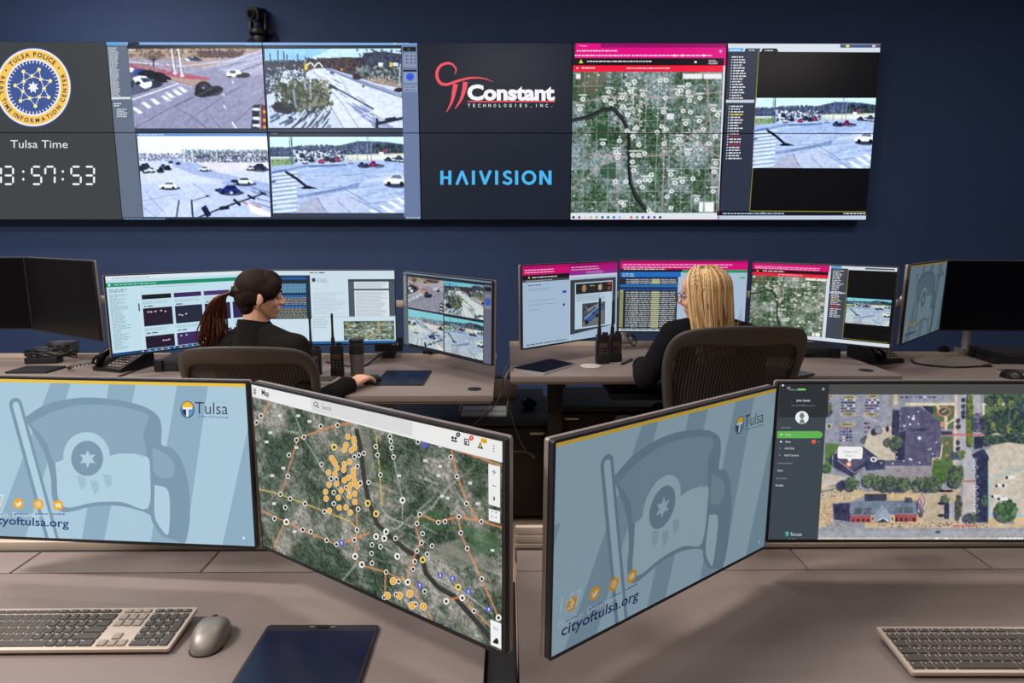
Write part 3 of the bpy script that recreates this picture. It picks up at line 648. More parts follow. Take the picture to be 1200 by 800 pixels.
# flag wallpaper, drawn in the frame of the left front monitor
def flag_picture(cv, bright=True):
    c = Canvas(plane_map(pose_matrix('FL')), cv.rect, cv.eps, cv.st).crop(0, 430, 3.6355)
    bg, st, O, Md, L = (168, 199, 216), (141, 172, 192), (123, 151, 172), (138, 166, 187), (175, 206, 221)
    c.rc(-260, -40, 1250, 860, bg); c.up()
    for p in ([(220, 60), (304, 60), (100, 760), (-40, 760)], [(468, 60), (582, 60), (440, 760), (345, 760)], [(758, 60), (890, 60), (790, 760), (640, 760)], [(1070, 200), (1150, 60), (1150, 760), (948, 760)], [(-200, 300), (-100, 300), (-170, 620), (-230, 620)]): c.poly(p, st)
    c.up()
    c.poly(smooth([(105, 215), (200, 158), (340, 130), (480, 136), (600, 162), (672, 205), (690, 262), (690, 330), (735, 345), (780, 410), (805, 510), (810, 640), (790, 745), (742, 735), (690, 715), (650, 660), (632, 624), (520, 592), (400, 592), (270, 618), (225, 560), (218, 470), (192, 370), (150, 290)]), O); c.up()
    c.poly(smooth([(130, 240), (230, 188), (350, 160), (480, 164), (580, 184), (636, 210), (612, 280), (624, 378), (560, 366), (480, 374), (400, 400), (300, 385), (232, 403), (205, 330), (168, 280)]), Md)
    c.poly(smooth([(236, 405), (300, 388), (400, 420), (478, 374), (560, 368), (628, 382), (640, 440), (632, 600), (520, 574), (400, 576), (290, 598), (250, 560), (243, 470)]), L)
    c.poly(smooth([(650, 340), (718, 378), (745, 425), (735, 465), (690, 470), (655, 440)]), Md); c.poly(smooth([(660, 500), (720, 532), (720, 704), (690, 690), (660, 630)]), L); c.up()
    c.ell(370, 378, 99, 102, L, 40); c.up(); c.ell(373, 388, 68, 75, O, 40)
    for a, b_, d in ((330, 462, 20), (385, 480, 26), (440, 455, 20)): c.poly([(a, b_), (a + 36, b_ + 4), (a + 40, b_ + 40), (a + 20, b_ + 40 + d), (a + 8, b_ + 38)], (160, 190, 208))
    c.up()
    c.poly([(375 + (38 if k % 2 == 0 else 19) * math.sin(k * math.pi / 6), 390 - (38 if k % 2 == 0 else 19) * math.cos(k * math.pi / 6)) for k in range(12)], L)
    def bar(x0, y0, x1, y1, r, col):
        d = math.atan2(y1 - y0, x1 - x0); c.poly([(x0 + r * math.cos(d + math.pi / 2 + math.pi * k / 8), y0 + r * math.sin(d + math.pi / 2 + math.pi * k / 8)) for k in range(9)] + [(x1 + r * math.sin(d), y1 - r * math.cos(d)), (x1 - r * math.sin(d), y1 + r * math.cos(d))], col)
    bar(68, 158, 232, 760, 28, O); c.up(); bar(70, 162, 234, 764, 14, L); c.up()
    # logo
    c.ell(800, 180, 30, 36, (40, 66, 104), 30); c.up(); c.ell(800, 180, 26, 31, (92, 148, 196), 30); c.up()
    c.poly([(776, 172)] + [(800 + 25 * math.cos(math.pi + math.pi * k / 10), 174 + 27 * math.sin(math.pi + math.pi * k / 10)) for k in range(11)] + [(824, 172)], (240, 188, 44)); c.poly([(777, 180), (796, 180), (796, 208), (783, 200)], (36, 50, 80)); c.up()
    c.rc(780, 170, 820, 179, (232, 236, 236)); c.rc(795, 170, 804, 211, (232, 236, 236))
    c.text('Tulsa', 832, 198, 54, (48, 58, 68), 972, 201, bold=-.004); c.text('CITY OF', 905, 152, 9, (150, 175, 190), 968, 154)
    c.text('A New Kind of Energy.', 846, 213, 9, (44, 70, 130), 978, 217)
    c.text('cityoftulsa.org', -45, 665, 36, (28, 50, 108), 295, 681, bold=.012); c.up()
    for x, y in ((-15, 577), (80, 580), (166, 583), (250, 587)): c.ell(x, y, 22, 22, (232, 170, 40), 24)
    c.up(); W = (240, 232, 205)
    c.rc(-17, 566, -11, 590, W); c.rc(-22, 574, -6, 579, W); c.poly([(66, 572), (78, 580), (86, 571), (94, 574), (90, 588), (78, 593), (68, 590), (74, 586)], W)
    c.ring(166, 583, 4, 7, W); c.ring(166, 583, 10, 12, W); c.rc(239, 579, 261, 596, W); c.up(); c.poly([(247, 582), (254, 587), (247, 592)], (232, 170, 40))
    c.text('1:57', -60, 589, 54, (208, 224, 234), 20, 592, bold=-.01); c.text('Monday, December', -62, 634, 22, (204, 220, 230), 190, 640, bold=-.005)
    for x in (-35, 65, 150, 225): c.dash(x, 622, 58, 5, (70, 110, 180), RNG, 1, jit=.1)
    c.ell(1040, 727, 6, 6, (205, 222, 235)); c.poly([(-260, -40), (1250, -40), (1250, 90), (1050, 84), (0, 62), (-260, 56)], (236, 192, 54))

def dispatch_map(cv):
    I = Img(310, 186, [(295, 449.5), (588.5, 517.5), (588.5, 763), (309, 638.5)], (66, 82, 66), 21); r = I.rng
    n = vnoise(I.h, I.w, 70, r) * .5 + vnoise(I.h, I.w, 24, r) * .3 + vnoise(I.h, I.w, 9, r) * .2; f = vnoise(I.h, I.w, 2.4, r); g = vnoise(I.h, I.w, 12, r)
    X = np.linspace(0, 1, I.w)[None, :]; Y = np.linspace(0, 1, I.h)[:, None]
    t = np.clip((n - .5) * 3 + .42 + .5 * np.exp(-((X - .42) ** 2 + (Y - .72) ** 2) / .02) + .25 * np.exp(-((X - .72) ** 2 + (Y - .72) ** 2) / .03), 0, 1)[:, :, None]
    I.a = np.array((50, 70, 54.)) * (1 - t) + np.array((140, 138, 130.)) * t; I.a += ((f - .5) * 84)[:, :, None] + ((g - .5) * 24)[:, :, None] + ((r.random(f.shape) - .5) * 46)[:, :, None] + ((vnoise(I.h, I.w, 3.6, r) > .66) * 26 * t[:, :, 0])[:, :, None]
    I.crop(280, 430, 2.2853)
    def rd(w_, c, *ps, a=.95):
        for p in ps: I.line(p, w_, c, a)
    for p in ([(500, 480), (600, 460), (690, 520), (700, 560), (560, 500)], [(560, 470), (650, 520), (600, 540), (500, 500)]): I.poly(p, (150, 146, 136), .5)
    for p in ([(470, 400), (540, 380), (555, 430), (500, 440)], [(590, 420), (690, 445), (700, 490), (640, 500)], [(330, 250), (360, 250), (350, 290)], [(100, 220), (140, 230), (130, 260)], [(370, 270), (410, 280), (410, 300), (380, 300)]): I.poly(p, (66, 104, 66), .6)
    for p in ([(330, 300), (400, 320), (420, 340), (390, 330)],): I.poly(p, (168, 156, 140), .7)
    for k in range(60):
        x, y = 320 + 180 * r.random(), 380 + 130 * r.random(); d = 18 + 30 * r.random(); s_ = r.integers(2)
        I.line([(x, y), (x + d, y + d * (.5 if s_ else -.9))], 2.2, (176, 174, 168), .55)
    for k in range(120):
        x, y = 60 + 640 * r.random(), 120 + 560 * r.random(); d = 15 + 40 * r.random(); s_ = r.random()
        I.line([(x, y), (x + d * (1 if s_ < .6 else -.2), y + d * (.32 if s_ < .6 else -1))], 1.4, (150, 154, 146), .45)
    riv = [(318, 170), (330, 230), (338, 300), (350, 360), (372, 420), (405, 452), (450, 490), (492, 512), (503, 552), (532, 586), (577, 612), (612, 652), (690, 740)]
    I.line(riv, 13, (48, 50, 48)); I.line([(x + 7, y - 4) for x, y in riv], 3, (120, 118, 110), .6); I.poly([(330, 170), (352, 175), (372, 300), (352, 300)], (140, 136, 128), .5)
    OR, YE, WH = (220, 140, 84), (214, 186, 84), (196, 196, 192)
    rd(3.4, OR, [(115, 345), (135, 275), (160, 192), (200, 178), (265, 156), (320, 150)], [(40, 165), (62, 135), (85, 95)], [(62, 385), (125, 412), (170, 435), (230, 460), (265, 475), (310, 460), (352, 444)], [(125, 412), (95, 482)], [(312, 260), (318, 330), (318, 440), (312, 505), (330, 530), (395, 548), (455, 575), (520, 675)], [(395, 548), (393, 615)],
       [(455, 575), (458, 540), (478, 490), (488, 470), (475, 430), (485, 395), (535, 415), (590, 400), (648, 412), (705, 430)], [(567, 205), (585, 292), (610, 358), (640, 406)], [(588, 402), (595, 445), (612, 485), (650, 566), (696, 672)], [(550, 625), (600, 612), (632, 652), (690, 710)], [(480, 185), (560, 215), (650, 245), (700, 265)])
    rd(3, YE, [(50, 325), (110, 340), (175, 365), (230, 386), (300, 412), (325, 440)], [(370, 180), (380, 290), (386, 372)], [(436, 560), (470, 590)])
    rd(2.4, WH, [(145, 110), (175, 190), (220, 262), (260, 320), (300, 370)], [(405, 180), (415, 240), (440, 356), (440, 420), (410, 440)], [(596, 292), (545, 340), (520, 375), (480, 402)], [(318, 525), (280, 570)], [(380, 372), (400, 400), (470, 430)], [(520, 560), (600, 600), (680, 660)], a=.8)
    I.crop(-280 * 2.2853 / 1, -430 * 2.2853, 1 / 2.2853)
    I.grain(10); cv.raster([(295, 449.5), (588.5, 517.5), (588.5, 763), (309, 638.5)], I.out()); cv.up()
    c = cv.crop(280, 430, 2.2853)
    # place names and road shields
    for x, y in ((110, 130), (85, 175), (190, 145), (155, 215), (120, 270), (75, 200), (90, 290), (500, 250), (535, 290), (540, 265), (620, 310), (680, 490), (545, 345), (560, 350), (640, 365), (160, 130), (95, 365), (150, 440), (430, 290)): c.rc(x - 5, y - 3.5, x + 5, y + 3.5, (214, 218, 212)); 
    c.text('Crystal', 125, 172, 8, (196, 204, 200), 160, 180); c.text('St. Anthony', 482, 296, 9, (190, 198, 194), 535, 316)
    for x, y, q in ((485, 583, 7), (276, 470, 7), (540, 557, 7), (573, 565, 7), (615, 600, 7), (670, 648, 7), (500, 208, 7)): c.rc(x - q, y - q, x + q, y + q, (84, 92, 190))
    c.up()
    for x, y in ((540, 557), (573, 565), (615, 600), (670, 648), (485, 583), (276, 470)): c.rc(x - 2, y - 4, x + 2, y + 4, (205, 210, 240))
    bw = [(175, 187), (155, 195), (220, 158), (265, 155), (222, 260), (135, 235), (132, 292), (125, 375), (96, 405), (128, 414), (112, 340), (138, 352), (178, 365), (230, 386), (172, 435), (193, 440), (236, 463), (262, 474), (310, 462), (312, 506), (330, 528), (357, 524), (395, 548), (317, 435), (310, 240), (322, 235), (335, 230), (318, 265), (348, 308), (326, 310), (320, 380), (367, 212), (372, 235), (405, 185), (408, 198), (410, 215), (415, 240), (439, 356), (485, 394), (478, 418), (535, 415), (553, 413), (590, 400), (650, 413), (595, 443), (612, 485), (651, 566), (696, 670), (584, 292), (568, 240), (493, 445), (490, 470), (518, 478), (505, 500), (478, 492), (472, 520), (467, 540), (453, 575), (428, 573), (498, 600), (556, 626), (599, 617), (630, 652), (368, 453), (390, 458), (395, 440), (420, 458), (357, 475), (380, 480), (425, 506), (356, 498), (422, 608), (474, 634), (390, 616), (262, 300), (248, 298), (255, 365), (288, 322), (296, 330), (610, 365), (540, 208), (567, 210), (480, 200), (60, 130), (48, 148), (380, 288), (255, 335)]
    big = {(439, 356), (695, 670), (696, 670), (425, 506), (368, 453), (395, 440), (390, 458), (599, 617), (556, 626), (453, 575), (312, 506), (330, 528), (128, 414)}
    for x, y in bw:
        q = 8.2 if (x, y) in big else 6.2; c.ell(x, y, q * .95, q * 1.12, (238, 238, 232), 14)
    yel = [(368, 392), (346, 364), (493, 515), (588, 588), (256, 214)]
    for x, y in yel: c.ell(x, y, 8, 9.5, (232, 208, 110), 14)
    c.up()
    for x, y in bw + yel: c.poly([(x - 3, y - 4), (x + 1.5, y - 4), (x + 4, y - 1), (x + 3.5, y + 4), (x - 3, y + 4)], (22, 24, 26))
    yo = [(590, 357), (625, 368), (628, 385), (580, 405), (568, 433), (612, 437), (630, 420), (495, 483), (506, 497), (516, 513), (527, 540), (603, 502), (570, 517), (566, 550), (478, 566), (515, 575), (622, 552), (620, 583), (591, 597), (570, 612), (628, 612), (634, 632), (646, 645), (605, 640), (480, 638), (525, 630), (550, 670), (595, 665), (598, 705), (630, 690), (630, 738), (460, 680), (463, 720), (535, 713), (540, 772), (482, 790), (605, 800), (580, 770)]
    o = cv.crop(290, 440, 5)
    pts = [(x, y) for x, y in yo]; z = cv.crop(440, 600, 4.706)
    for x, y in pts: o.ell(x, y, 15.5, 18.5, (236, 226, 196), 16)
    zz = [(100, 378), (68, 458), (135, 458), (192, 448), (204, 512), (266, 518)]
    for x, y in zz: z.ell(x, y, 19, 22, (236, 226, 196), 16)
    c.up()
    for x, y in pts: o.ell(x, y, 12.5, 15.5, (232, 164, 42), 16)
    for x, y in zz: z.ell(x, y, 15, 18, (232, 164, 42), 16)
    c.up()
    for x, y in pts: o.rc(x - 1.6, y - 8, x + 1.6, y + 8, (245, 214, 140))
    for x, y in zz: z.rc(x - 2, y - 9, x + 2, y + 9, (245, 214, 140))
    # header bar, menu, search box and tool buttons
    h = cv
    h.poly([(293, 446), (592, 515), (592, 542), (587, 541), (296, 464.2), (293, 463.5)], (232, 232, 232)); h.up()
    h.poly([(365, 466), (484, 492.5), (484, 511), (366, 481)], (216, 216, 217)); h.up()
    for k in range(4): h.poly([(297.5, 454.6 + k * 1.9), (300.6, 455.4 + k * 1.9), (300.6, 456.5 + k * 1.9), (297.5, 455.7 + k * 1.9)], (52, 52, 54))
    h.text('Map', 307.2, 462.3, 7.0, (34, 34, 36), 315.8, 464.5, bold=.02); h.text('Search', 378, 478.6, 5.4, (112, 112, 114), 388.6, 481.2)
    h.ring(370.6, 473.2, 1.9, 2.7, (30, 30, 32)); h.line([(372.2, 475.4), (374, 477.8)], 1.1, (30, 30, 32))
    p = lambda x, y: (440 + x / 5, 460 + y / 5)
    for x, y in ((455, 262), (472, 266)): h.ell(*p(x, y), 1.5, 1.7, (26, 28, 30)); h.poly([p(x - 9, y + 20), p(x - 6, y + 10), p(x + 6, y + 12), p(x + 9, y + 24)], (26, 28, 30))
    h.poly([p(522, 265), p(552, 272), p(552, 310), p(522, 303)], (40, 42, 44)); h.poly([p(600, 322), p(617, 288), p(634, 330)], (30, 30, 32))
    for y in (312, 327, 342): h.ell(*p(696, y), .7, .8, (40, 40, 42))
    h.ell(*p(487, 245), 2.6, 2.9, (24, 64, 74)); h.ell(*p(564, 264), 2.7, 3.1, (226, 62, 44)); h.poly([p(620, 262), p(655, 268), p(655, 298), p(620, 292)], (236, 186, 44)); h.up()
    h.poly([p(527, 272), p(547, 277), p(547, 302), p(527, 297)], (226, 228, 228)); h.up(); h.poly([p(530, 280), p(540, 282), p(536, 300), p(529, 298)], (40, 42, 44)); h.rc(562.4, 520.5, 564, 524, (232, 220, 90))
    h.text('6', 536.8, 509.9, 2.6, (220, 230, 230)); h.text('5', 552.2, 513.8, 2.6, (250, 230, 230)); h.text('238', 564.3, 516.6, 2.4, (60, 50, 20), 570.6, 518)
    for q in ([(664, 414), (733, 432), (733, 672), (666, 652)], [(666, 676), (733, 694), (733, 764), (667, 746)]): h.poly([p(*a) for a in q], (234, 234, 234))
    z.poly([(636, 588), (696, 612), (696, 752), (638, 728)], (240, 240, 240)); h.up()
    for a, b_ in (((687, 460), (710, 466)), ((687, 540), (710, 547))): h.line([p(*a), p(*b_)], .8, (60, 60, 62))
    h.line([p(698, 450), p(698, 478)], .8, (60, 60, 62)); h.poly([p(692, 618), p(698, 602), p(704, 622), p(698, 634)], (50, 50, 52))
    for sx, sy in ((-1, -1), (1, -1), (1, 1), (-1, 1)): h.line([p(698 + sx * 13, 712 + sy * 9 + sx * 3), p(698 + sx * 13, 712 + sy * 17 + sx * 3), p(698 + sx * 6, 712 + sy * 17 + sx * 2)], .7, (40, 40, 42))
    z.text('3D', 652, 642, 15, (40, 160, 200), 680, 652, bold=.01); z.poly([(652, 708), (668, 690), (680, 700), (682, 724), (664, 722), (650, 716)], (26, 26, 28))

def site_aerial(cv):
    Q = [(969.3, 461.8), (1262, 461.6), (1234, 633), (957.5, 633)]
    I = Img(300, 176, Q, (150, 152, 162), 31); r = I.rng; H0, k0 = I.H.copy(), I.k
    def fr(x0, y0, s_): I.H, I.k = H0.copy(), k0; I.crop(x0, y0, s_)
    GR, TR = (92, 114, 80), [(74, 92, 70), (96, 116, 80), (58, 74, 66), (116, 134, 92), (84, 100, 84)]
    def trees(x, y, rx, ry, n=26, cols=TR):
        I.ell(x - rx * .35, y + ry * .25, rx, ry, (52, 58, 84), .8)
        for _ in range(n * 2):
            a, q = r.random() * 6.28, r.random() ** .6; I.ell(x + rx * q * math.cos(a), y + ry * q * math.sin(a), rx * .2, ry * .2, cols[r.integers(len(cols))], .8, 7)
    def cars(x, y, n, dx, w_=17, h_=9, blue=.3):
        for k in range(n): I.rc(x + k * dx, y, x + k * dx + w_, y + h_, [(230, 234, 242), (34, 36, 52), (92, 104, 150), (70, 72, 92), (150, 60, 80), (40, 60, 110)][r.integers(6)])
    fr(895, 440, 6.6645)
    I.rc(480, 140, 1010, 540, (146, 150, 166)); I.line([(740, 310), (1010, 400)], 5, (196, 196, 204)); I.line([(560, 440), (740, 450)], 3, (190, 190, 200))
    for k in range(5):
        for x in (605, 790): cars(x + 6 * r.random(), 185 + 23 * k, 5, 22, 18, 12)
    for k in range(6): cars(590, 385 + 24 * k, 4, 26, 20, 12)
    for k in range(4): cars(785, 370 + 34 * k, 2, 26, 20, 12)
    for k in range(3): cars(500, 180 + 30 * k, 1, 22, 20, 12)
    for x, y, w_ in ((665, 172, 60), (660, 305, 62), (655, 385, 62), (840, 305, 64), (850, 165, 50), (520, 168, 24)): I.ell(x, y, w_, 15, (206, 186, 150)); I.ell(x, y, w_ * .8, 9, (120, 120, 80))
    trees(515, 265, 25, 50, 22, [(84, 96, 60), (110, 120, 70), (60, 70, 54)]); I.ell(512, 398, 22, 24, (196, 196, 170)); I.ell(512, 398, 15, 17, (96, 100, 66)); trees(800, 505, 36, 26, 16)
    I.poly([(480, 530), (600, 535), (540, 640), (480, 760)], (92, 122, 72)); trees(500, 720, 40, 40, 20, [(78, 110, 60), (98, 130, 74)])
    I.poly([(830, 420), (1010, 400), (1010, 480), (990, 600), (1010, 700), (860, 640), (780, 560)], (202, 192, 174)); I.ell(890, 432, 38, 36, (120, 120, 132)); I.ell(860, 445, 26, 30, (60, 62, 84)); I.ell(890, 430, 22, 22, (150, 150, 156))
    I.ell(965, 420, 14, 24, (70, 30, 60)); trees(980, 520, 40, 36, 18)
    I.poly([(500, 660), (540, 620), (780, 560), (890, 640), (770, 730), (690, 800), (560, 740)], (60, 64, 92)); I.poly([(560, 660), (740, 580), (840, 640), (700, 740)], (84, 84, 112)); I.line([(580, 665), (710, 762), (880, 660)], 5, (190, 180, 176)); I.line([(540, 625), (540, 720), (690, 800)], 5, (176, 176, 190))
    I.poly([(780, 670), (890, 660), (1010, 665), (1010, 730), (800, 745)], (62, 66, 96)); I.ell(858, 658, 26, 20, (240, 240, 244)); I.ell(858, 658, 14, 11, (70, 74, 90)); cars(890, 680, 3, 22, 12, 8)
    fr(1040, 440, 6.66875)
    I.rc(-20, 145, 50, 400, (152, 152, 160)); I.rc(80, 150, 450, 210, (148, 150, 168)); cars(100, 165, 8, 36, 24, 12); I.rc(50, 145, 80, 230, (204, 190, 160))
    I.poly([(40, 270), (105, 270), (140, 440), (140, 660), (50, 660), (30, 440)], (56, 60, 86)); I.rc(20, 470, 60, 690, (200, 190, 170)); trees(70, 530, 42, 60, 26)
    I.rc(140, 218, 530, 236, (226, 216, 186)); I.poly([(350, 238), (520, 238), (510, 420), (415, 420), (350, 300)], GR)
    I.poly([(100, 250), (250, 245), (340, 305), (415, 370), (415, 640), (345, 645), (345, 710), (-20, 710), (-20, 665), (135, 660), (140, 430), (95, 410)], (92, 90, 118)); I.poly([(270, 240), (355, 240), (355, 310), (300, 275)], (54, 56, 80))
    I.line([(140, 445), (410, 440)], 5, (112, 110, 136)); I.line([(100, 255), (95, 440), (140, 425)], 5, (150, 146, 160)); I.rc(190, 415, 300, 440, (70, 70, 96))
    for x, y, q in ((200, 340, 13), (238, 285, 7), (165, 325, 9), (205, 318, 8), (175, 385, 9), (130, 395, 8), (240, 380, 6), (248, 492, 15), (185, 660, 9), (125, 670, 7), (335, 575, 7), (350, 615, 6), (250, 682, 7), (380, 525, 6), (70, 640, 7), (170, 655, 8), (320, 580, 6), (68, 600, 6), (40, 690, 8)): I.ell(x, y, q, q * .9, (226, 228, 238))
    I.rc(-20, 712, 345, 810, (150, 144, 150)); I.line([(-20, 712), (345, 712)], 6, (176, 168, 176))
    I.ell(440, 285, 56, 40, (208, 130, 118)); I.ell(442, 285, 44, 30, (96, 84, 76)); I.ell(440, 280, 34, 20, (70, 90, 66)); I.line([(425, 290), (460, 270)], 8, (200, 196, 180))
    I.line([(385, 236), (400, 262)], 20, (220, 208, 180)); I.poly([(440, 320), (468, 320), (466, 430), (444, 430)], (214, 202, 180)); I.line([(450, 390), (525, 340)], 16, (222, 210, 184)); I.ell(430, 385, 22, 22, (206, 150, 140))
    I.poly([(420, 480), (510, 480), (505, 780), (410, 780), (415, 560)], GR); I.line([(425, 545), (415, 640)], 14, (212, 196, 166)); I.poly([(345, 645), (415, 640), (400, 705), (345, 705)], (206, 190, 160))
    for x, y in ((465, 530), (462, 625), (460, 692), (458, 775)): I.ell(x, y, 14, 13, (190, 120, 96))
    I.rc(372, 650, 400, 662, (70, 60, 60)); I.rc(372, 678, 400, 690, (70, 60, 60))
    I.poly([(525, 145), (545, 145), (532, 800), (510, 800)], (228, 200, 176)); I.poly([(545, 145), (575, 145), (560, 800), (532, 800)], (196, 132, 118), .5)
    I.poly([(545, 150), (720, 150), (745, 560), (640, 560), (690, 690), (680, 800), (532, 800)], (178, 176, 184)); I.poly([(610, 200), (665, 200), (665, 560), (610, 560)], (96, 118, 64)); I.rc(420, 460, 740, 472, (190, 104, 100)); I.poly([(415, 440), (505, 440), (505, 465), (420, 465)], (64, 62, 90))
    for y in (190, 240, 290, 320, 355, 400, 525, 575): trees(595 if y < 330 else 552, y, 18, 20, 12, [(48, 54, 80), (40, 44, 66)])
    for y in (170, 250, 300, 520): trees(645, y, 26, 36, 20, [(120, 140, 60), (90, 116, 60), (140, 156, 70)])
    trees(575, 620, 34, 36, 26, [(110, 136, 72), (84, 108, 60)]); I.ell(520, 630, 30, 34, (66, 72, 104), .9)
    for y in (330, 360, 400): trees(710, y, 44, 40, 26, [(110, 104, 124), (84, 84, 110), (140, 130, 140)])
    I.rc(750, 145, 1500, 530, (98, 122, 84)); I.rc(735, 218, 940, 234, (224, 214, 188)); I.rc(738, 225, 756, 310, (222, 214, 190)); I.rc(735, 452, 1500, 466, (206, 196, 176))
    for x, y, rx, ry in ((860, 175, 60, 34), (820, 190, 50, 40), (1000, 190, 70, 60), (1060, 240, 50, 60), (830, 350, 90, 70), (900, 330, 60, 60), (960, 330, 50, 90), (1020, 300, 50, 50), (1040, 390, 50, 60), (800, 420, 60, 40), (930, 420, 60, 40), (1000, 420, 60, 40), (780, 510, 60, 40), (870, 505, 60, 36), (960, 500, 60, 36), (1050, 500, 60, 40), (1150, 250, 90, 120), (1180, 440, 90, 90), (1300, 300, 100, 140)): trees(x, y, rx, ry, 34, [(50, 72, 60), (70, 96, 72), (38, 54, 60), (88, 112, 84)])
    for x, y in ((825, 400), (875, 210), (945, 420), (965, 230)): trees(x, y, 22, 36, 16, [(150, 160, 70), (120, 138, 66)])
    I.poly([(655, 620), (740, 575), (800, 620), (790, 660), (785, 800), (700, 800), (690, 700)], (54, 60, 92)); I.poly([(670, 480), (750, 480), (740, 570), (670, 580)], (50, 54, 80))
    I.poly([(760, 590), (830, 545), (930, 525), (1060, 540), (1200, 600), (1500, 600), (1500, 800), (785, 800), (790, 640)], (204, 194, 178)); I.line([(770, 600), (795, 620)], 8, (190, 200, 205))
    for x, y, l in ((890, 678, 90), (990, 668, 80), (1010, 700, 60), (920, 735, 120), (880, 790, 60)): I.rc(x, y, x + l, y + 22, (230, 232, 234)); I.ell(x - 4, y + 12, 10, 12, (40, 44, 60))
    for y in (660, 690, 730, 770, 800): I.ell(683, y, 16, 10, (210, 216, 226)); I.ell(686, y, 9, 6, (50, 56, 80))
    fr(1040, 545, 7.5)
    I.poly([(400, -40), (570, -40), (570, 120), (420, 200), (385, 60)], (84, 112, 66)); I.rc(590, -20, 660, 150, (176, 174, 182)); I.rc(660, 135, 790, 148, (186, 108, 104)); I.poly([(660, 150), (800, 150), (810, 520), (600, 540), (660, 260)], (188, 182, 180)); I.rc(665, -40, 770, 135, (176, 176, 184))
    I.rc(775, -40, 880, 500, (50, 56, 84)); I.poly([(880, -40), (1300, -40), (1300, 460), (885, 440)], (202, 193, 178)); I.line([(890, 440), (895, 125), (1030, 80), (1035, 40), (1300, 40)], 12, (150, 200, 205)); I.rc(885, 430, 1010, 450, (150, 200, 205)); I.rc(1100, 430, 1500, 450, (150, 200, 205)); I.rc(885, 450, 1000, 515, (212, 186, 146)); I.rc(1105, 450, 1500, 515, (212, 186, 146))
    trees(1040, 395, 90, 90, 60, [(70, 104, 70), (96, 130, 84), (50, 76, 62)])
    for x, y, l in ((1040, 95, 80), (915, 260, 80), (970, 280, 85), (950, 168, 50), (1010, 165, 40)): I.rc(x, y, x + l, y + 28, (226, 230, 234)); I.ell(x + 4, y + 16, 12, 14, (40, 46, 64))
    for x, y in ((775, 195), (775, 250), (775, 300), (770, 360), (780, 400), (770, 20), (770, 100)): I.ell(x, y, 24, 14, (206, 214, 222)); I.ell(x + 4, y, 14, 9, (60, 50, 80))
    trees(850, 310, 26, 50, 20, [(96, 130, 80), (60, 90, 70)]); trees(610, 60, 60, 60, 36); trees(600, 130, 60, 70, 36); trees(560, 160, 34, 30, 14, [(40, 50, 70), (54, 70, 64)])
    I.poly([(-200, 235), (660, 210), (600, 260), (330, 300), (330, 520), (-200, 540)], (204, 178, 140)); I.poly([(260, 230), (640, 220), (600, 300), (640, 520), (330, 520)], (192, 176, 152)); I.dots(-60, 200, 420, 250, 90, 9, [(230, 220, 210), (150, 110, 96), (60, 60, 70), (186, 150, 110)])
    for x in (-20, 40, 100, 150, 280, 340, 390, 430): trees(x, 170, 56, 62, 36)
    trees(590, 130, 50, 60, 24); trees(510, 300, 40, 40, 22); trees(620, 370, 32, 100, 40, [(110, 110, 80), (84, 90, 66), (60, 70, 60)]); trees(730, 460, 60, 50, 30, [(90, 100, 100), (70, 80, 84)])
    I.rc(495, 330, 540, 470, (54, 58, 86)); I.rc(540, 325, 585, 460, (176, 178, 190))
    for y in (335, 440): I.ell(470, y, 34, 14, (56, 56, 76)); I.line([(440, y + 22), (495, y + 22)], 4, (210, 200, 190))
    for x, y in ((480, 228), (540, 228)): I.ell(x, y, 36, 12, (50, 34, 56))
    I.rc(-700, 545, 1500, 650, (160, 162, 170)); I.line([(-700, 560), (1500, 560)], 8, (150, 152, 160)); I.line([(-700, 590), (1500, 588)], 3, (190, 192, 200)); I.line([(-700, 610), (1500, 606)], 3, (184, 186, 194)); I.rc(-200, 515, 1500, 545, (206, 184, 150)); I.dots(-100, 500, 880, 545, 160, 9, [(236, 228, 220), (180, 150, 120), (120, 96, 84), (60, 56, 60)]); I.rc(-700, 630, 1500, 660, (206, 196, 186)); I.poly([(580, 520), (760, 520), (790, 535), (560, 540)], (190, 112, 110)); I.ell(440, 582, 28, 8, (44, 60, 110))
    fr(895, 545, 7.742)
    I.poly([(440, 60), (760, 110), (700, 160), (520, 210), (430, 260), (400, 100)], (200, 190, 176)); I.poly([(430, 210), (700, 190), (900, 230), (960, 260), (780, 330), (620, 340), (630, 520), (480, 580), (430, 560)], (206, 182, 146)); I.dots(480, 220, 800, 310, 60, 10, [(236, 230, 224), (170, 130, 100), (120, 180, 180), (90, 120, 160), (60, 60, 70)])
    I.dots(490, 350, 780, 560, 150, 9, [(232, 222, 214), (190, 120, 120), (150, 110, 90), (120, 90, 84)], .9); I.line([(530, 240), (670, 210)], 12, (70, 120, 116))
    trees(715, 185, 46, 44, 24, [(50, 56, 84), (60, 70, 96)]); trees(800, 170, 62, 62, 40); trees(960, 140, 60, 60, 40); trees(1050, 160, 60, 60, 40); trees(1150, 160, 60, 60, 40)
    I.poly([(630, 350), (790, 340), (790, 510), (640, 490)], (56, 56, 86)); I.rc(915, 262, 1115, 330, (60, 64, 84)); I.poly([(785, 330), (1200, 320), (1300, 320), (1300, 460), (780, 455)], (116, 130, 150))
    fr(1040, 545, 7.5); I.poly([(-140, 330), (130, 320), (265, 310), (255, 430), (-100, 430)], (116, 130, 150)); I.rc(150, 285, 215, 330, (70, 78, 98)); I.rc(-60, 430, 255, 495, (168, 84, 88)); 
    for x in (60, 150): I.poly([(x, 365), (x + 75, 365), (x + 65, 415), (x - 6, 415)], (92, 104, 116)); I.line([(x - 6, 415), (x + 65, 415)], 5, (60, 66, 84))
    for x in (70, 110, 150, 220): I.rc(x, 462, x + 22, 492, (60, 44, 56))
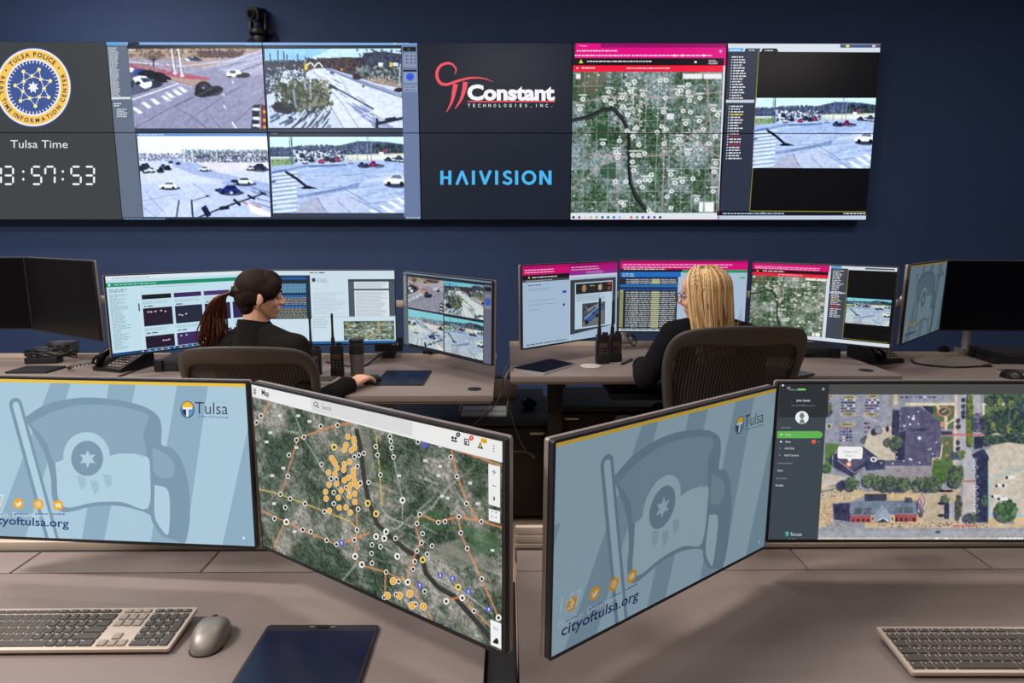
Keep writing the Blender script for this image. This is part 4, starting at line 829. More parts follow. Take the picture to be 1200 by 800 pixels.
    for x in (20, 35): I.rc(x, 435, x + 28, 495, (216, 204, 160)); I.rc(x + 8, 450, x + 18, 485, (70, 60, 60))
    trees(300, 350, 36, 90, 30, [(190, 130, 130), (226, 210, 200), (110, 110, 130)])
    fr(895, 545, 7.742)
    for x in (820, 910): I.poly([(x + 8, 385), (x + 72, 385), (x + 60, 435), (x, 435)], (88, 98, 108)); I.line([(x, 440), (x + 62, 438)], 6, (60, 66, 84))
    I.rc(785, 455, 1010, 515, (172, 86, 92)); I.poly([(1000, 450), (1080, 360), (1150, 450), (1150, 515), (1010, 515)], (150, 162, 178)); I.poly([(1030, 515), (1080, 480), (1130, 515)], (58, 60, 84)); I.line([(1030, 505), (1080, 475), (1130, 505)], 7, (226, 228, 230))
    for x in (800, 845, 890, 935): I.rc(x, 485, x + 24, 510, (70, 44, 60))
    for x in (975, 1150): I.rc(x, 455, x + 32, 512, (220, 208, 160)); I.rc(x + 8, 465, x + 22, 500, (60, 52, 54))
    I.H, I.k = H0, k0; I.a += ((vnoise(I.h, I.w, 2.2, r) - .5) * 30 + (vnoise(I.h, I.w, 9, r) - .5) * 22)[:, :, None]; cv.raster(Q, I.out()); cv.up()
    # side menu
    c = cv.crop(895, 440, 6.6645); d = cv.crop(895, 545, 7.742)
    cv.poly([(905, 440), (974, 440), (969.6, 462), (957.6, 640), (890, 640)], (62, 72, 80)); cv.poly([(971, 440), (1270, 440), (1270, 462), (969.3, 462)], (76, 78, 76)); cv.up()
    c.poly([(130, 40), (512, 40), (495, 325), (112, 325)], (46, 50, 56)); c.up()
    c.ell(148, 75, 9, 9, (214, 216, 220)); c.ell(297, 326, 52, 50, (238, 240, 240), 30); c.poly([(105, 432), (430, 432), (452, 442), (460, 460), (452, 478), (430, 487), (103, 487)], (96, 180, 84))
    c.line([(180, 90), (192, 104), (202, 84)], 6, (190, 196, 200)); c.text('focus', 200, 114, 15, (170, 178, 182), 266, 114); c.rc(265, 100, 325, 114, (120, 214, 100))
    for k in range(3): c.rc(453, 96 + k * 7, 473, 99 + k * 7, (200, 204, 206))
    c.text('John Smith', 254, 200, 17, (232, 234, 236), 360, 202, bold=.008); c.text('john.smith@focus.com', 215, 236, 9, (150, 156, 160), 396, 236); c.text('LIVE MAP', 132, 410, 11, (160, 168, 172), 208, 410)
    c.rc(128, 450, 146, 468, (190, 226, 184)); c.text('Map', 168, 468, 18, (232, 244, 230), 212, 468); c.text('Sites', 168, 522, 16, (226, 230, 232), 210, 522); c.poly([(122, 520), (133, 502), (144, 520)], (226, 230, 232)); c.ell(389, 514, 17, 17, (232, 92, 72)); c.ell(427, 514, 5, 5, (90, 160, 170))
    c.text('Add Site', 162, 574, 17, (220, 224, 226), 238, 574); c.text('Add Camera', 158, 628, 17, (220, 224, 226), 272, 628); c.text('+', 122, 572, 15, (210, 214, 216)); c.text('+', 118, 626, 15, (210, 214, 216)); c.text('MANAGEMENT', 110, 688, 11, (160, 168, 172), 226, 688)
    c.text('Sites', 105, 746, 16, (226, 230, 232), 147, 746)
    d.text('SETTINGS', 113, 124, 13, (160, 168, 172), 206, 124); d.text('Profile', 108, 190, 20, (226, 230, 232), 176, 190); d.ell(210, 620, 26, 28, (46, 112, 104)); d.text('focus', 243, 638, 34, (214, 220, 222), 342, 638); d.text('v2.30.7', 225, 668, 10, (140, 148, 152), 290, 668); c.up()
    c.ell(297, 312, 19, 23, (120, 128, 128)); c.poly([(278, 372), (282, 345), (297, 335), (313, 345), (318, 372)], (120, 128, 128)); d.rc(205, 606, 215, 636, (150, 200, 190)); d.rc(196, 606, 224, 612, (150, 200, 190))
    c.poly([(590, 552), (758, 555), (772, 566), (768, 640), (755, 650), (690, 648), (667, 674), (650, 648), (585, 646), (574, 634), (578, 562)], (244, 244, 244)); c.ring(663, 690, 13, 22, (234, 130, 100)); c.up()
    c.text('Village Hall', 616, 600, 17, (130, 134, 138), 728, 600); c.text('Door 1', 636, 630, 17, (130, 134, 138), 704, 630); c.text('x', 744, 582, 14, (90, 94, 96)); c.ell(663, 690, 12, 11, (250, 232, 220))
    e = cv.crop(1040, 545, 7.5)
    for x in (415, 500): e.rc(x, 632, x + 30, 648, (240, 240, 240))
    e.dash(975, 634, 215, 15, (244, 244, 244), RNG, 1, jit=.02)

FEEDS = {}
def feed(n, w_, h):
    if (n, w_) not in FEEDS: FEEDS[(n, w_)] = {'brown': feed_brown, 'highway': feed_highway, 'lot': feed_lot, 'cross': feed_cross}[n](w_, h)
    return FEEDS[(n, w_)]
def regrade(a, sky=True):
    """the desk monitors show the same cameras with a neutral white point"""
    b = a * np.array((.96, .95, .86)); 
    if sky:
        m = (np.arange(a.shape[0]) < a.shape[0] * .24)[:, None] & (a.mean(2) > 190)
        b[m] = b[m] * .4 + np.array((70, 190, 224)) * .6
    return np.clip(b, 0, 255)
def camera_list(u, x0, x1, y0, y1, n, hi, slope=0.0, reds=()):
    """tree of camera names"""
    for k in range(n):
        y = y0 + (y1 - y0) * k / n; h = (y1 - y0) / n * .42
        u.dash(x0 + (x1 - x0) * .2, y, (x1 - x0) * .62, h, (236, 220, 70) if k == hi + 6 else (200, 50, 50) if k in reds else (222, 226, 232), RNG, 1, jit=.4)

def street_quad(cv):                               # four cameras
    u = cv.unit(); u.rc(-.1, -.1, 1.1, 1.1, (34, 40, 50)); u.up()
    u.poly([(0, 0), (.045, 0), (.065, 1), (0, 1)], (96, 104, 112)); u.rc(.925, .045, 1, 1, (104, 108, 128)); u.rc(0, 0, 1, .018, (120, 146, 170)); u.up()
    u.rc(.93, .07, .995, .12, (24, 26, 34)); u.ell(.963, .25, .022, .04, (40, 90, 220)); u.rc(.93, .15, .995, .2, (130, 134, 150)); u.rc(.93, .29, .995, .33, (136, 140, 156)); u.dash(.008, .06, .03, .008, (200, 204, 208), RNG, 22, .018)
    for n, q, sk in (('brown', [(.06, .055), (.495, .055), (.495, .475), (.06, .475)], 0), ('highway', [(.5, .055), (.92, .055), (.92, .475), (.5, .475)], 1), ('lot', [(.06, .5), (.488, .5), (.488, .975), (.06, .975)], 1), ('cross', [(.5, .51), (.92, .51), (.92, .975), (.5, .975)], 1)):
        u.raster(q, regrade(feed(n, 84, 54), sk))
def browser_split(cv):
    u = cv.unit(); u.rc(-.1, -.1, 1.1, 1.1, (166, 190, 214)); u.up()
    u.rc(0, 0, .46, .115, (206, 12, 116)); u.rc(.46, 0, 1, .1, (176, 14, 120)); u.rc(0, 0, .46, .035, (160, 20, 100)); u.rc(.46, .0, 1, .03, (130, 14, 96)); u.rc(0, .115, .46, .17, (22, 20, 24)); u.rc(.46, .1, 1, .15, (150, 40, 150)); u.rc(0, .17, .46, .2, (66, 68, 76)); u.rc(.64, .105, .83, .14, (170, 120, 190)); u.rc(.46, .15, 1, .185, (196, 206, 220)); u.rc(.465, .17, .475, 1, (200, 214, 226)); u.up()
    u.dash(.02, .05, .35, .01, (244, 200, 226), RNG, 2, .03); u.dash(.48, .045, .45, .01, (240, 190, 226), RNG, 2, .03); u.poly([(.05, .155), (.06, .125), (.07, .155)], (240, 200, 40)); u.dash(.09, .14, .3, .013, (210, 212, 214), RNG); u.dash(.03, .18, .28, .01, (170, 174, 180), RNG)
    u.dash(.05, .235, .16, .012, (90, 100, 116), RNG); u.dash(.05, .28, .3, .007, (130, 150, 172), RNG, 2, .02); u.rc(.39, .335, .43, .365, (40, 70, 190)); u.rc(.395, .5, .412, .53, (30, 34, 60)); u.dash(.05, .43, .34, .006, (120, 140, 164), RNG, 2, .05); u.dash(.05, .54, .12, .007, (120, 140, 164), RNG); u.dash(.03, .965, .4, .012, (60, 90, 110), RNG, jit=.05)
    u.poly([(.47, .21), (.985, .21), (.985, .86), (.47, .92)], (58, 64, 70)); u.up(); u.rc(.52, .25, .945, .86, (184, 206, 224)); u.up(); u.rc(.53, .265, .94, .4, (34, 34, 34)); u.rc(.6, .53, .86, .84, (44, 52, 64)); u.dash(.54, .42, .38, .007, (110, 126, 144), RNG, 4, .022); u.up()
    u.ell(.62, .33, .025, .05, (150, 130, 90)); u.poly([(.80 + .03 * (1 if k % 2 else .6) * math.cos(k * .5236), .33 + .055 * (1 if k % 2 else .6) * math.sin(k * .5236)) for k in range(12)], (176, 164, 140)); u.rc(.89, .275, .925, .3, (220, 40, 40)); u.ell(.905, .355, .016, .025, (150, 70, 50)); u.text('Tulsa Police', .68, .31, .02, (220, 216, 200), .74, .31)
    I = Img(52, 36, [(0, 0), (100, 0), (100, 100), (0, 100)], (60, 70, 80), 9); I.poly([(0, 0), (100, 0), (100, 50), (0, 60)], (70, 76, 84)); I.dots(0, 0, 100, 50, 60, 9, [(40, 44, 50), (110, 116, 120), (90, 60, 90)]); I.poly([(0, 80), (100, 30), (100, 100), (0, 100)], (110, 112, 110)); I.poly([(8, 66), (30, 40), (60, 22), (84, 12), (96, 24), (70, 56), (30, 88), (14, 90)], (58, 92, 140)); I.poly([(30, 44), (58, 26), (72, 24), (48, 52)], (30, 40, 60)); I.ell(18, 82, 8, 10, (20, 22, 26)); I.ell(64, 58, 7, 9, (20, 22, 26)); I.line([(8, 66), (80, 14)], 3, (150, 190, 220)); I.line([(20, 30), (90, 2)], 4, (150, 150, 150)); I.grain(30)
    u.raster([(.605, .535), (.855, .535), (.855, .835), (.605, .835)], I.out())
def call_table(cv):
    u = cv.unit(); u.rc(-.1, -.1, 1.1, 1.1, (170, 192, 214)); u.up()
    u.rc(0, 0, 1, .125, (214, 14, 124)); u.rc(0, .1, .49, .155, (24, 22, 26)); u.rc(0, 0, 1, .03, (156, 14, 96)); u.rc(.49, .125, 1, .165, (40, 150, 96)); u.rc(0, .155, .48, .225, (34, 110, 190)); u.rc(0, .225, .46, .965, (40, 46, 54)); u.rc(0, .965, 1, 1, (214, 226, 232)); u.up()
    u.dash(.02, .05, .9, .011, (246, 200, 228), RNG, 2, .035, jit=.1); u.dash(.03, .112, .4, .013, (220, 222, 224), RNG); u.dash(.02, .18, .1, .012, (180, 214, 240), RNG, 2, .028); u.rc(0, .335, .46, .37, (34, 110, 190)); u.rc(0, .395, .46, .415, (36, 80, 150)); u.rc(0, .235, .46, .25, (36, 60, 130)); u.rc(.94, .225, .985, .245, (60, 170, 110)); u.rc(.84, .28, .87, .4, (50, 54, 60)); u.rc(.0, .41, .03, .95, (150, 160, 110))
    for x0, x1, c in ((.09, .15, (96, 102, 110)), (.17, .22, (74, 80, 88)), (.255, .315, (170, 172, 96)), (.335, .38, (90, 96, 104)), (.4, .45, (84, 88, 84))): u.rc(x0, .43, x1, .955, c); u.rc(x0, .255, x1, .325, c)
    u.up()
    for k in range(18): u.dash(.05, .44 + k * .0285, .4, .011, (186, 192, 196), RNG, jit=.05)
    for k in range(19): u.rc(0, .456 + k * .0285, .46, .4615 + k * .0285, (26, 30, 36))
    for k in range(3): u.dash(.05, .262 + k * .024, .4, .01, (186, 192, 196), RNG, jit=.05)
    u.dash(.02, .972, .4, .015, (70, 110, 120), RNG)
def map_and_camera(cv):
    u = cv.unit(); u.rc(-.1, -.1, 1.1, 1.1, (214, 224, 236)); u.up()
    u.rc(0, 0, .565, .085, (214, 12, 116)); u.rc(0, .085, .56, .125, (26, 16, 20)); u.rc(0, .125, .56, .168, (238, 26, 62)); u.rc(.575, .03, .69, .955, (66, 72, 84)); u.rc(.575, .0, .645, .04, (90, 160, 214)); u.rc(.69, .045, 1.1, .955, (10, 10, 12)); u.up()
    u.raster([(0, .168), (.552, .168), (.552, .955), (0, .955)], np.clip(city_map(92, 96, 8, .6) * np.array((1.02, 1.0, .92)), 0, 255)); u.raster([(.7, .4), (.985, .4), (.985, .73), (.7, .73)], regrade(feed('cross', 84, 54), True))
    u.rc(.69, .045, .695, .95, (130, 128, 40)); u.rc(.69, .935, .99, .942, (130, 128, 40)); u.rc(.8, .012, .985, .03, (60, 70, 90)); u.rc(.565, .34, .685, .355, (190, 196, 206)); camera_list(u, .565, .69, .06, .68, 30, 12, reds=(22, 23)); u.dash(.02, .04, .5, .01, (248, 190, 226), RNG, 2, .022, jit=.05); u.dash(.08, .098, .25, .012, (226, 226, 226), RNG); u.poly([(.03, .115), (.04, .09), (.05, .115)], (240, 190, 40)); u.dash(.2, .14, .2, .01, (252, 190, 200), RNG)
def case_grid(cv):
    u = cv.unit(); u.rc(-.1, -.1, 1.1, 1.1, (196, 226, 240)); u.up()
    u.rc(0, 0, 1, .045, (222, 236, 244)); u.rc(0, .085, 1, .135, (22, 142, 106)); u.rc(.0, .965, 1, 1, (20, 74, 130)); u.rc(.205, .14, .21, .94, (214, 234, 244)); u.up()
    u.ell(.02, .11, .008, .014, (226, 240, 236)); u.dash(.05, .105, .3, .01, (180, 226, 210), RNG, jit=.1); u.dash(.04, .025, .3, .01, (150, 170, 180), RNG); u.dash(.015, .17, .13, .01, (110, 134, 150), RNG, 2, .022); u.dash(.015, .23, .12, .008, (140, 164, 180), RNG, 38, .0185, jit=.6); u.rc(.196, .36, .205, .46, (60, 74, 84)); u.dash(.25, .16, .4, .006, (150, 172, 186), RNG)
    cols = [(30, 30, 34), (60, 44, 96), (72, 54, 110), (66, 50, 104), (40, 30, 48), (38, 44, 66), (54, 38, 82), (52, 40, 84), (36, 28, 46), (62, 44, 94), (84, 66, 120), (50, 40, 80)]; k = 0
    for y0, y1 in ((.255, .315), (.43, .665), (.795, .96)):
        for x0 in (.225, .45, .675, .9):
            u.rc(x0, y0, x0 + .205, y1, cols[k]); u.dash(x0, y1 + .03, .2, .007, (150, 170, 184), RNG, 2, .02, jit=.2); u.dash(x0 + .01, y1 + .085, .08, .014, (70, 84, 96), RNG); k += 1
    u.up()
    for x, y in ((.26, .48), (.28, .482), (.31, .48), (.35, .475), (.38, .49), (.48, .55), (.5, .56), (.53, .545), (.7, .47), (.72, .472), (.35, .87), (.37, .872), (.39, .868), (.48, .835), (.52, .83)): u.ell(x, y, .008, .01, (226, 190, 210), 8)
    for x in range(14): u.ell(.2 + x * .045, .982, .008, .011, (120, 190, 226) if x % 3 else (230, 180, 90), 8)
def documents(cv):
    u = cv.unit(); u.rc(-.1, -.1, 1.1, 1.1, (206, 226, 238)); u.up()
    u.rc(0, .06, .36, .65, (40, 48, 58)); u.rc(0, .07, .335, .09, (40, 96, 160)); u.rc(.645, .115, 1.0, .63, (78, 90, 102)); u.rc(.645, .115, 1.0, .145, (50, 58, 66)); u.rc(0, .965, 1, 1, (30, 100, 160)); u.rc(.36, .62, 1, .635, (186, 206, 224)); u.rc(.36, .04, .362, .96, (186, 206, 220)); u.up()
    u.rc(0, .1, .34, .115, (30, 110, 200)); u.rc(0, .33, .33, .35, (34, 110, 200)); u.rc(0, .47, .33, .49, (34, 110, 200)); u.rc(0, .17, .33, .3, (44, 110, 150)); u.rc(.69, .15, .955, .245, (222, 232, 238)); u.rc(.69, .27, .955, .63, (222, 232, 238)); u.rc(.36, .02, .39, .035, (226, 70, 80)); u.rc(.395, .02, .42, .035, (60, 180, 120)); u.rc(.43, .02, .47, .035, (70, 90, 140)); u.rc(.375, .1, .4, .15, (60, 70, 76)); u.up()
    for k in range(6): u.dash(0, .18 + .02 * k, .33, .008, (150, 190, 206), RNG, jit=.02)
    for k in range(5): u.dash(0, .36 + .021 * k, .33, .009, (170, 180, 188), RNG, jit=.02)
    for k in range(7): u.dash(0, .5 + .021 * k, .33, .009, (176, 178, 120) if k % 3 == 2 else (160, 168, 174), RNG, jit=.02)
    u.dash(.7, .165, .24, .006, (140, 150, 160), RNG, 5, .015); u.dash(.7, .29, .24, .006, (140, 150, 160), RNG, 22, .0155, jit=.2); u.dash(.38, .3, .25, .005, (160, 176, 190), RNG, 16, .019, jit=.7); u.dash(.41, .11, .1, .007, (130, 146, 160), RNG, 3, .02); u.dash(.37, .66, .12, .006, (140, 160, 176), RNG, 6, .022)
    I = Img(60, 28, [(0, 0), (100, 0), (100, 100), (0, 100)], (84, 100, 84), 12); n = vnoise(I.h, I.w, 12, I.rng); I.a = np.array((70, 90, 72.)) + (n[:, :, None] - .4) * 90; I.dots(0, 0, 100, 100, 160, 3, [(150, 156, 140), (50, 74, 60), (190, 190, 180)], asp=1.5); I.poly([(66, 0), (72, 0), (72, 60), (66, 60)], (180, 160, 80), .7)
    for y in (20, 45, 70): I.line([(0, y), (100, y + 3)], 2, (190, 192, 180), .7)
    for x in (20, 45, 70, 90): I.line([(x, 0), (x, 100)], 1.2, (180, 184, 176), .7)
    I.dots(0, 0, 100, 100, 26, 2.4, [(230, 200, 90), (240, 240, 240)], asp=2); I.grain(50, 2); u.raster([(.6, .69), (.99, .69), (.99, .955), (.6, .955)], I.out())

# ------------------------------------------------------------------ the video wall
WPY = 5.3695; PX0, PZ0, PW, PH = -3.1109 - 1.21, 1.46 + 0.8256, 1.21, 0.68
wc = Canvas(plane_map(Matrix.Translation((0, WPY, 0))), None, 2.5e-4)
def wall_picture():
    k1, k4 = (62, 67, 69), (26, 33, 47)
    wc.poly([(-90, 40), (124.3, 40), (143.5, 265), (-90, 265)], k1); wc.poly([(488.6, 40), (675, 40), (668.5, 265), (493.3, 265)], k4)
    wc.poly([(124, 40), (488.6, 40), (493.3, 265), (143.2, 265)], (50, 60, 80)); wc.poly([(674, 40), (851.8, 40), (842.2, 265), (668, 265)], (226, 10, 132)); wc.poly([(851.8, 40), (1040, 40), (1020, 265), (842.2, 265)], (10, 10, 14)); wc.up()
    # seal
    X, Y, a_ = 39.1, 102.4, 1.045
    for r_, c in ((44.6, (64, 88, 156)), (43.6, (240, 240, 244)), (41.6, (248, 202, 92)), (32.3, (240, 240, 244)), (30.2, (66, 90, 152))): wc.ell(X, Y, r_, r_ * a_, c, 72); wc.up()
    for k in range(44):
        t = 2 * math.pi * k / 44; wc.line([(X + 30.6 * math.cos(t), Y + 30.6 * a_ * math.sin(t)), (X + 27 * math.cos(t), Y + 27 * a_ * math.sin(t))], 1.1, (236, 238, 244))
    oo = [(X + 21.2 * math.cos(math.radians(83 + 51.43 * k)), Y + 22 * math.sin(math.radians(83 + 51.43 * k))) for k in range(7)]
    ii = [(X + 12.8 * math.cos(math.radians(57 + 51.43 * k)), Y + 13.3 * math.sin(math.radians(57 + 51.43 * k))) for k in range(7)]
    for k in range(7):
        for p, q in ((oo[k], ii[k]), (oo[k], ii[(k + 1) % 7]), (ii[k], ii[(k + 1) % 7])):
            for f0, f1 in ((.24, .46), (.56, .76)): wc.line([(p[0] + (q[0] - p[0]) * f, p[1] + (q[1] - p[1]) * f) for f in (f0, f1)], 1.1, (232, 236, 244))
    wc.up()
    for p in oo + ii: wc.ell(p[0], p[1], 2.2, 2.3, (250, 238, 160), 14)
    wc.poly([(X + (6.9 if k % 2 == 0 else 3.7) * math.sin(k * math.pi / 7), Y - (7.2 if k % 2 == 0 else 3.9) * math.cos(k * math.pi / 7)) for k in range(14)], (246, 246, 250))
    nv = (44, 52, 84); wc.arc('TULSA POLICE', X, Y, 37.0, -139, -45, 5.2, nv, bold=.03, asp=a_); wc.arc('REAL TIME INFORMATION CENTER', X, Y, 37.0, 201, -25, 4.8, nv, inward=True, bold=.03, asp=a_)
    for t in (-149, -36): wc.ell(X + 37 * math.cos(math.radians(t)), Y + 38.6 * math.sin(math.radians(t)), 1.1, 1.1, nv, 10)
    wc.text('Tulsa Time', 12.5, 173.2, 9.6, (232, 234, 238), 79.5, 173.4)
    seg = {'a': ((0, 0), (1, 0)), 'b': ((1, 0), (1, .5)), 'c': ((1, .5), (1, 1)), 'd': ((0, 1), (1, 1)), 'e': ((0, .5), (0, 1)), 'f': ((0, 0), (0, .5)), 'g': ((0, .5), (1, .5))}
    for x0, s_ in ((-9.6, 'bc'), (4.5, 'abgcd'), (37.5, 'afgcd'), (53.3, 'fabc'), (83.8, 'afgcd'), (99.4, 'abgcd')):
        for q in s_:
            (ax, ay), (bx, by) = seg[q]; ax, ay, bx, by = x0 + ax * 11, 195.3 + ay * 20.4, x0 + bx * 11, 195.3 + by * 20.4
            dx, dy = (bx - ax), (by - ay); l = math.hypot(dx, dy); dx, dy = dx / l, dy / l; ax, ay, bx, by = ax + dx * 1.0, ay + dy * 1.0, bx - dx * 1.0, by - dy * 1.0
            wc.poly([(ax, ay), (ax + dx * 1.1 - dy * 1.15, ay + dy * 1.1 + dx * 1.15), (bx - dx * 1.1 - dy * 1.15, by - dy * 1.1 + dx * 1.15), (bx, by), (bx - dx * 1.1 + dy * 1.15, by - dy * 1.1 - dx * 1.15), (ax + dx * 1.1 + dy * 1.15, ay + dy * 1.1 - dx * 1.15)][:6], (240, 242, 246))
    for x in (27.5, 73.8):
        for y in (201, 210): wc.ell(x, y, 1.4, 1.6, (240, 242, 246), 10)
    # four-camera application
    a = wc.crop(124, 45, 6.122); b = wc.crop(306, 45, 6.316); c = wc.crop(140, 150, 6.452); d = wc.crop(310, 150, 6.316)
    wc.poly([(124.2, 51), (149.2, 51), (167.8, 257), (143, 257)], (100, 114, 134)); wc.poly([(124.2, 49), (489, 49), (489, 53), (124.5, 53)], (128, 172, 226)); wc.poly([(470.8, 52.5), (489, 52.5), (493, 258), (473.5, 258)], (104, 122, 160)); wc.rc(144, 254.5, 493, 262, (40, 52, 70)); wc.up()
    a.rc(8, 28, 90, 45, (80, 170, 240)); a.poly([(160, 28), (235, 28), (250, 46), (160, 56)], (30, 38, 50)); a.rc(250, 46, 1000, 52, (60, 74, 96))
    wc.rc(149, 53.4, 312, 57, (32, 40, 52)); wc.rc(312, 53.4, 470, 57, (38, 46, 60))
    wc.raster([(150.1, 57.2), (306.8, 56.8), (312.2, 150.4), (158, 150.4)], feed('brown', 170, 100)); wc.raster([(310, 57.3), (470, 56.9), (471.9, 149.8), (314.7, 149.8)], feed('highway', 170, 100))
    wc.raster([(160.9, 159.5), (313.2, 159.5), (317.5, 254.1), (168.4, 254.1)], feed('lot', 170, 104)); wc.raster([(316, 160.3), (472.8, 160.3), (473.9, 249.4), (320.3, 249.4)], feed('cross', 170, 100)); wc.up()
    c.rc(130, 40, 1116, 62, (100, 150, 212)); c.dash(150, 46, 260, 9, (226, 236, 246), RNG); d.dash(50, 38, 60, 7, (120, 134, 156), RNG); a.dash(165, 80, 70, 9, (226, 228, 236), RNG)
    for k in range(31):
        y = 66 + k * 12.2; x = 20 + k * .75; a.dash(x, y, 70, 6, (214, 220, 228), RNG, jit=.3)
    a.poly([(42, 420), (178, 420), (180, 436), (44, 436)], (220, 226, 232)); a.dash(58, 465, 60, 7, (222, 228, 234), RNG, 2, 14); a.dash(80, 505, 80, 7, (214, 220, 228), RNG, 5, 13)
    b.rc(1050, 64, 1145, 96, (16, 18, 26)); b.rc(1052, 108, 1152, 215, (134, 148, 176)); b.rc(1050, 233, 1152, 246, (20, 24, 34)); b.rc(1052, 250, 1155, 330, (140, 154, 184)); b.rc(1052, 345, 1155, 395, (140, 154, 184)); b.up(); b.ell(1103, 285, 30, 30, (50, 96, 226), 24); b.rc(1085, 76, 1106, 84, (60, 110, 40))
    for x in (1078, 1112, 1140):
        for y in (130, 155, 180): b.rc(x - 8, y - 4, x + 8, y + 5, (70, 82, 110))
    b.dash(1062, 355, 84, 10, (96, 110, 140), RNG, 2, 22, jit=.05); b.up(); b.ell(1103, 285, 8, 8, (30, 60, 170)); b.rc(980, 30, 1000, 42, (230, 214, 60)); b.rc(1095, 30, 1155, 38, (60, 80, 120)); c.dash(35, 684, 320, 7, (130, 170, 210), RNG, jit=.02); d.dash(1050, 660, 105, 8, (190, 210, 230), RNG, jit=.02)
    # logos
    e = wc.crop(500, 60, 4.706); R_ = (240, 84, 98)
    e.line(curve_pts([(155, 130, 0), (162, 100, 0), (140, 72, 0), (105, 68, 0), (70, 88, 0), (56, 130, 0), (72, 172, 0), (110, 184, 0), (170, 165, 0), (240, 148, 0), (310, 150, 0), (370, 170, 0)], 6) and [(p.x, p.y) for p in curve_pts([(155, 130, 0), (162, 100, 0), (140, 72, 0), (105, 68, 0), (70, 88, 0), (56, 130, 0), (72, 172, 0), (110, 184, 0), (170, 165, 0), (240, 148, 0), (310, 150, 0), (370, 170, 0)], 6)], [2 + 15 * math.sin(math.pi * min(1, k / 66 * 1.02)) ** .8 for k in range(67)], R_)
    for q in ([(160, 182, 0), (150, 230, 0), (138, 280, 0), (110, 336, 0)], [(214, 170, 0), (206, 215, 0), (188, 270, 0), (156, 318, 0)]):
        pp = [(p.x, p.y) for p in curve_pts(q, 6)]; e.line(pp, [26 - 22 * (k / (len(pp) - 1)) ** 1.5 for k in range(len(pp))], R_)
    e.text('Constant', 224, 266, 82, (244, 244, 248), 706, 268, bold=.045); e.rc(226, 274, 706, 281, R_);
    for k, ch in enumerate('TECHNOLOGIES,INC.'):
        x = 227 + k * 28.6; V, _ = glyphs(ch, .015); wd = max(np.ptp(V[:, 0]), .08) * 18 / .73; e.text(ch, x + 6 - min(wd, 14) / 2, 308, 18, (226, 230, 238), x + 6 + min(wd, 14) / 2, 308, bold=.015)
    HB = (74, 182, 240)
    def st(w_, *pts): e.line(pts, w_, HB)
    st(17, (84, 658), (84, 736)); st(17, (128, 658), (128, 736)); e.rc(84, 690, 128, 704, HB); st(16, (166, 736), (196, 660)); st(16, (194, 660), (224, 736)); st(17, (258, 658), (258, 736)); st(16, (296, 658), (322, 734)); st(16, (320, 734), (352, 658)); st(17, (386, 658), (386, 736)); st(17, (496, 658), (496, 736)); st(17, (630, 658), (630, 736)); st(17, (680, 658), (680, 736)); e.poly([(622, 658), (640, 658), (688, 736), (670, 736)], HB)
    e.ring(564, 697, 24, 40, HB); s_pts = [(p.x, p.y) for p in curve_pts([(466, 672, 0), (446, 664, 0), (428, 676, 0), (440, 694, 0), (462, 706, 0), (462, 724, 0), (444, 730, 0), (420, 720, 0)], 5)]; e.line(s_pts, 15, HB)
    # city map browser
    wc.poly([(671, 84), (846.8, 84), (841.2, 249.4), (668, 249.4)], (70, 96, 84)); wc.poly([(672, 68.2), (848.5, 68.2), (848, 77), (672, 77)], (22, 16, 24)); wc.poly([(672, 76.6), (848, 76.6), (847.6, 84.2), (671.6, 84.2)], (242, 22, 62)); wc.poly([(668, 249.4), (843, 249.4), (842, 257), (668, 257)], (222, 230, 238)); wc.poly([(704, 50.5), (851, 50.5), (851, 55.8), (704, 55.8)], (150, 10, 100)); wc.poly([(847, 77), (849.8, 77), (842.2, 257), (841, 249)], (220, 224, 232)); wc.up()
    wc.raster([(671.8, 84.3), (847.2, 84.3), (841.2, 249.4), (668.6, 249.4)], city_map(176, 166)); f = wc.crop(664, 48, 6.25); g = wc.crop(664, 155, 6.25)
    f.dash(75, 68, 300, 10, (250, 200, 228), RNG, jit=.05); f.dash(60, 102, 1020, 10, (250, 196, 226), RNG, jit=.02); f.text('Tulsa', 88, 40, 9, (250, 220, 236), 150, 40); f.poly([(90, 163), (105, 134), (120, 163)], (244, 222, 70)); f.dash(150, 146, 480, 9, (226, 226, 230), RNG, jit=.02); f.dash(440, 196, 320, 9, (252, 200, 206), RNG, jit=.02); f.dash(110, 194, 110, 9, (252, 220, 224), RNG); f.dash(1040, 140, 80, 6, (210, 210, 214), RNG, 3, 12); f.poly([(70, 205), (78, 190), (86, 205)], (250, 230, 232)); f.rc(935, 148, 952, 162, (236, 236, 240)); f.ell(1127, 76, 10, 10, (130, 190, 240))
    for x in (375, 470, 570, 660, 790, 850, 930, 1003): f.ell(x, 107, 8, 8, [(120, 160, 250), (250, 250, 250), (150, 40, 190)][x % 3])
    for k, cc in enumerate([(30, 30, 34), (90, 96, 110), (200, 210, 214), (236, 150, 110), (120, 190, 90), (40, 60, 180), (30, 120, 60), (40, 110, 200), (150, 180, 230), (220, 226, 232), (226, 90, 60), (60, 150, 120), (50, 70, 170), (50, 60, 150), (80, 60, 150), (24, 24, 28)]): g.ell(50 + k * 42.3, 622, 10, 10, cc, 10)
    # crossing camera application
    h = wc.crop(840, 48, 3.74)
    h.poly([(48, 0), (730, 0), (716, 50), (50, 47)], (214, 224, 234)); h.poly([(50, 47), (183, 47), (141, 745), (14, 745)], (46, 53, 72)); h.poly([(0, 765), (660, 765), (660, 800), (0, 800)], (196, 208, 226)); h.poly([(0, 746), (660, 746), (660, 765), (0, 765)], (22, 26, 38)); h.up()
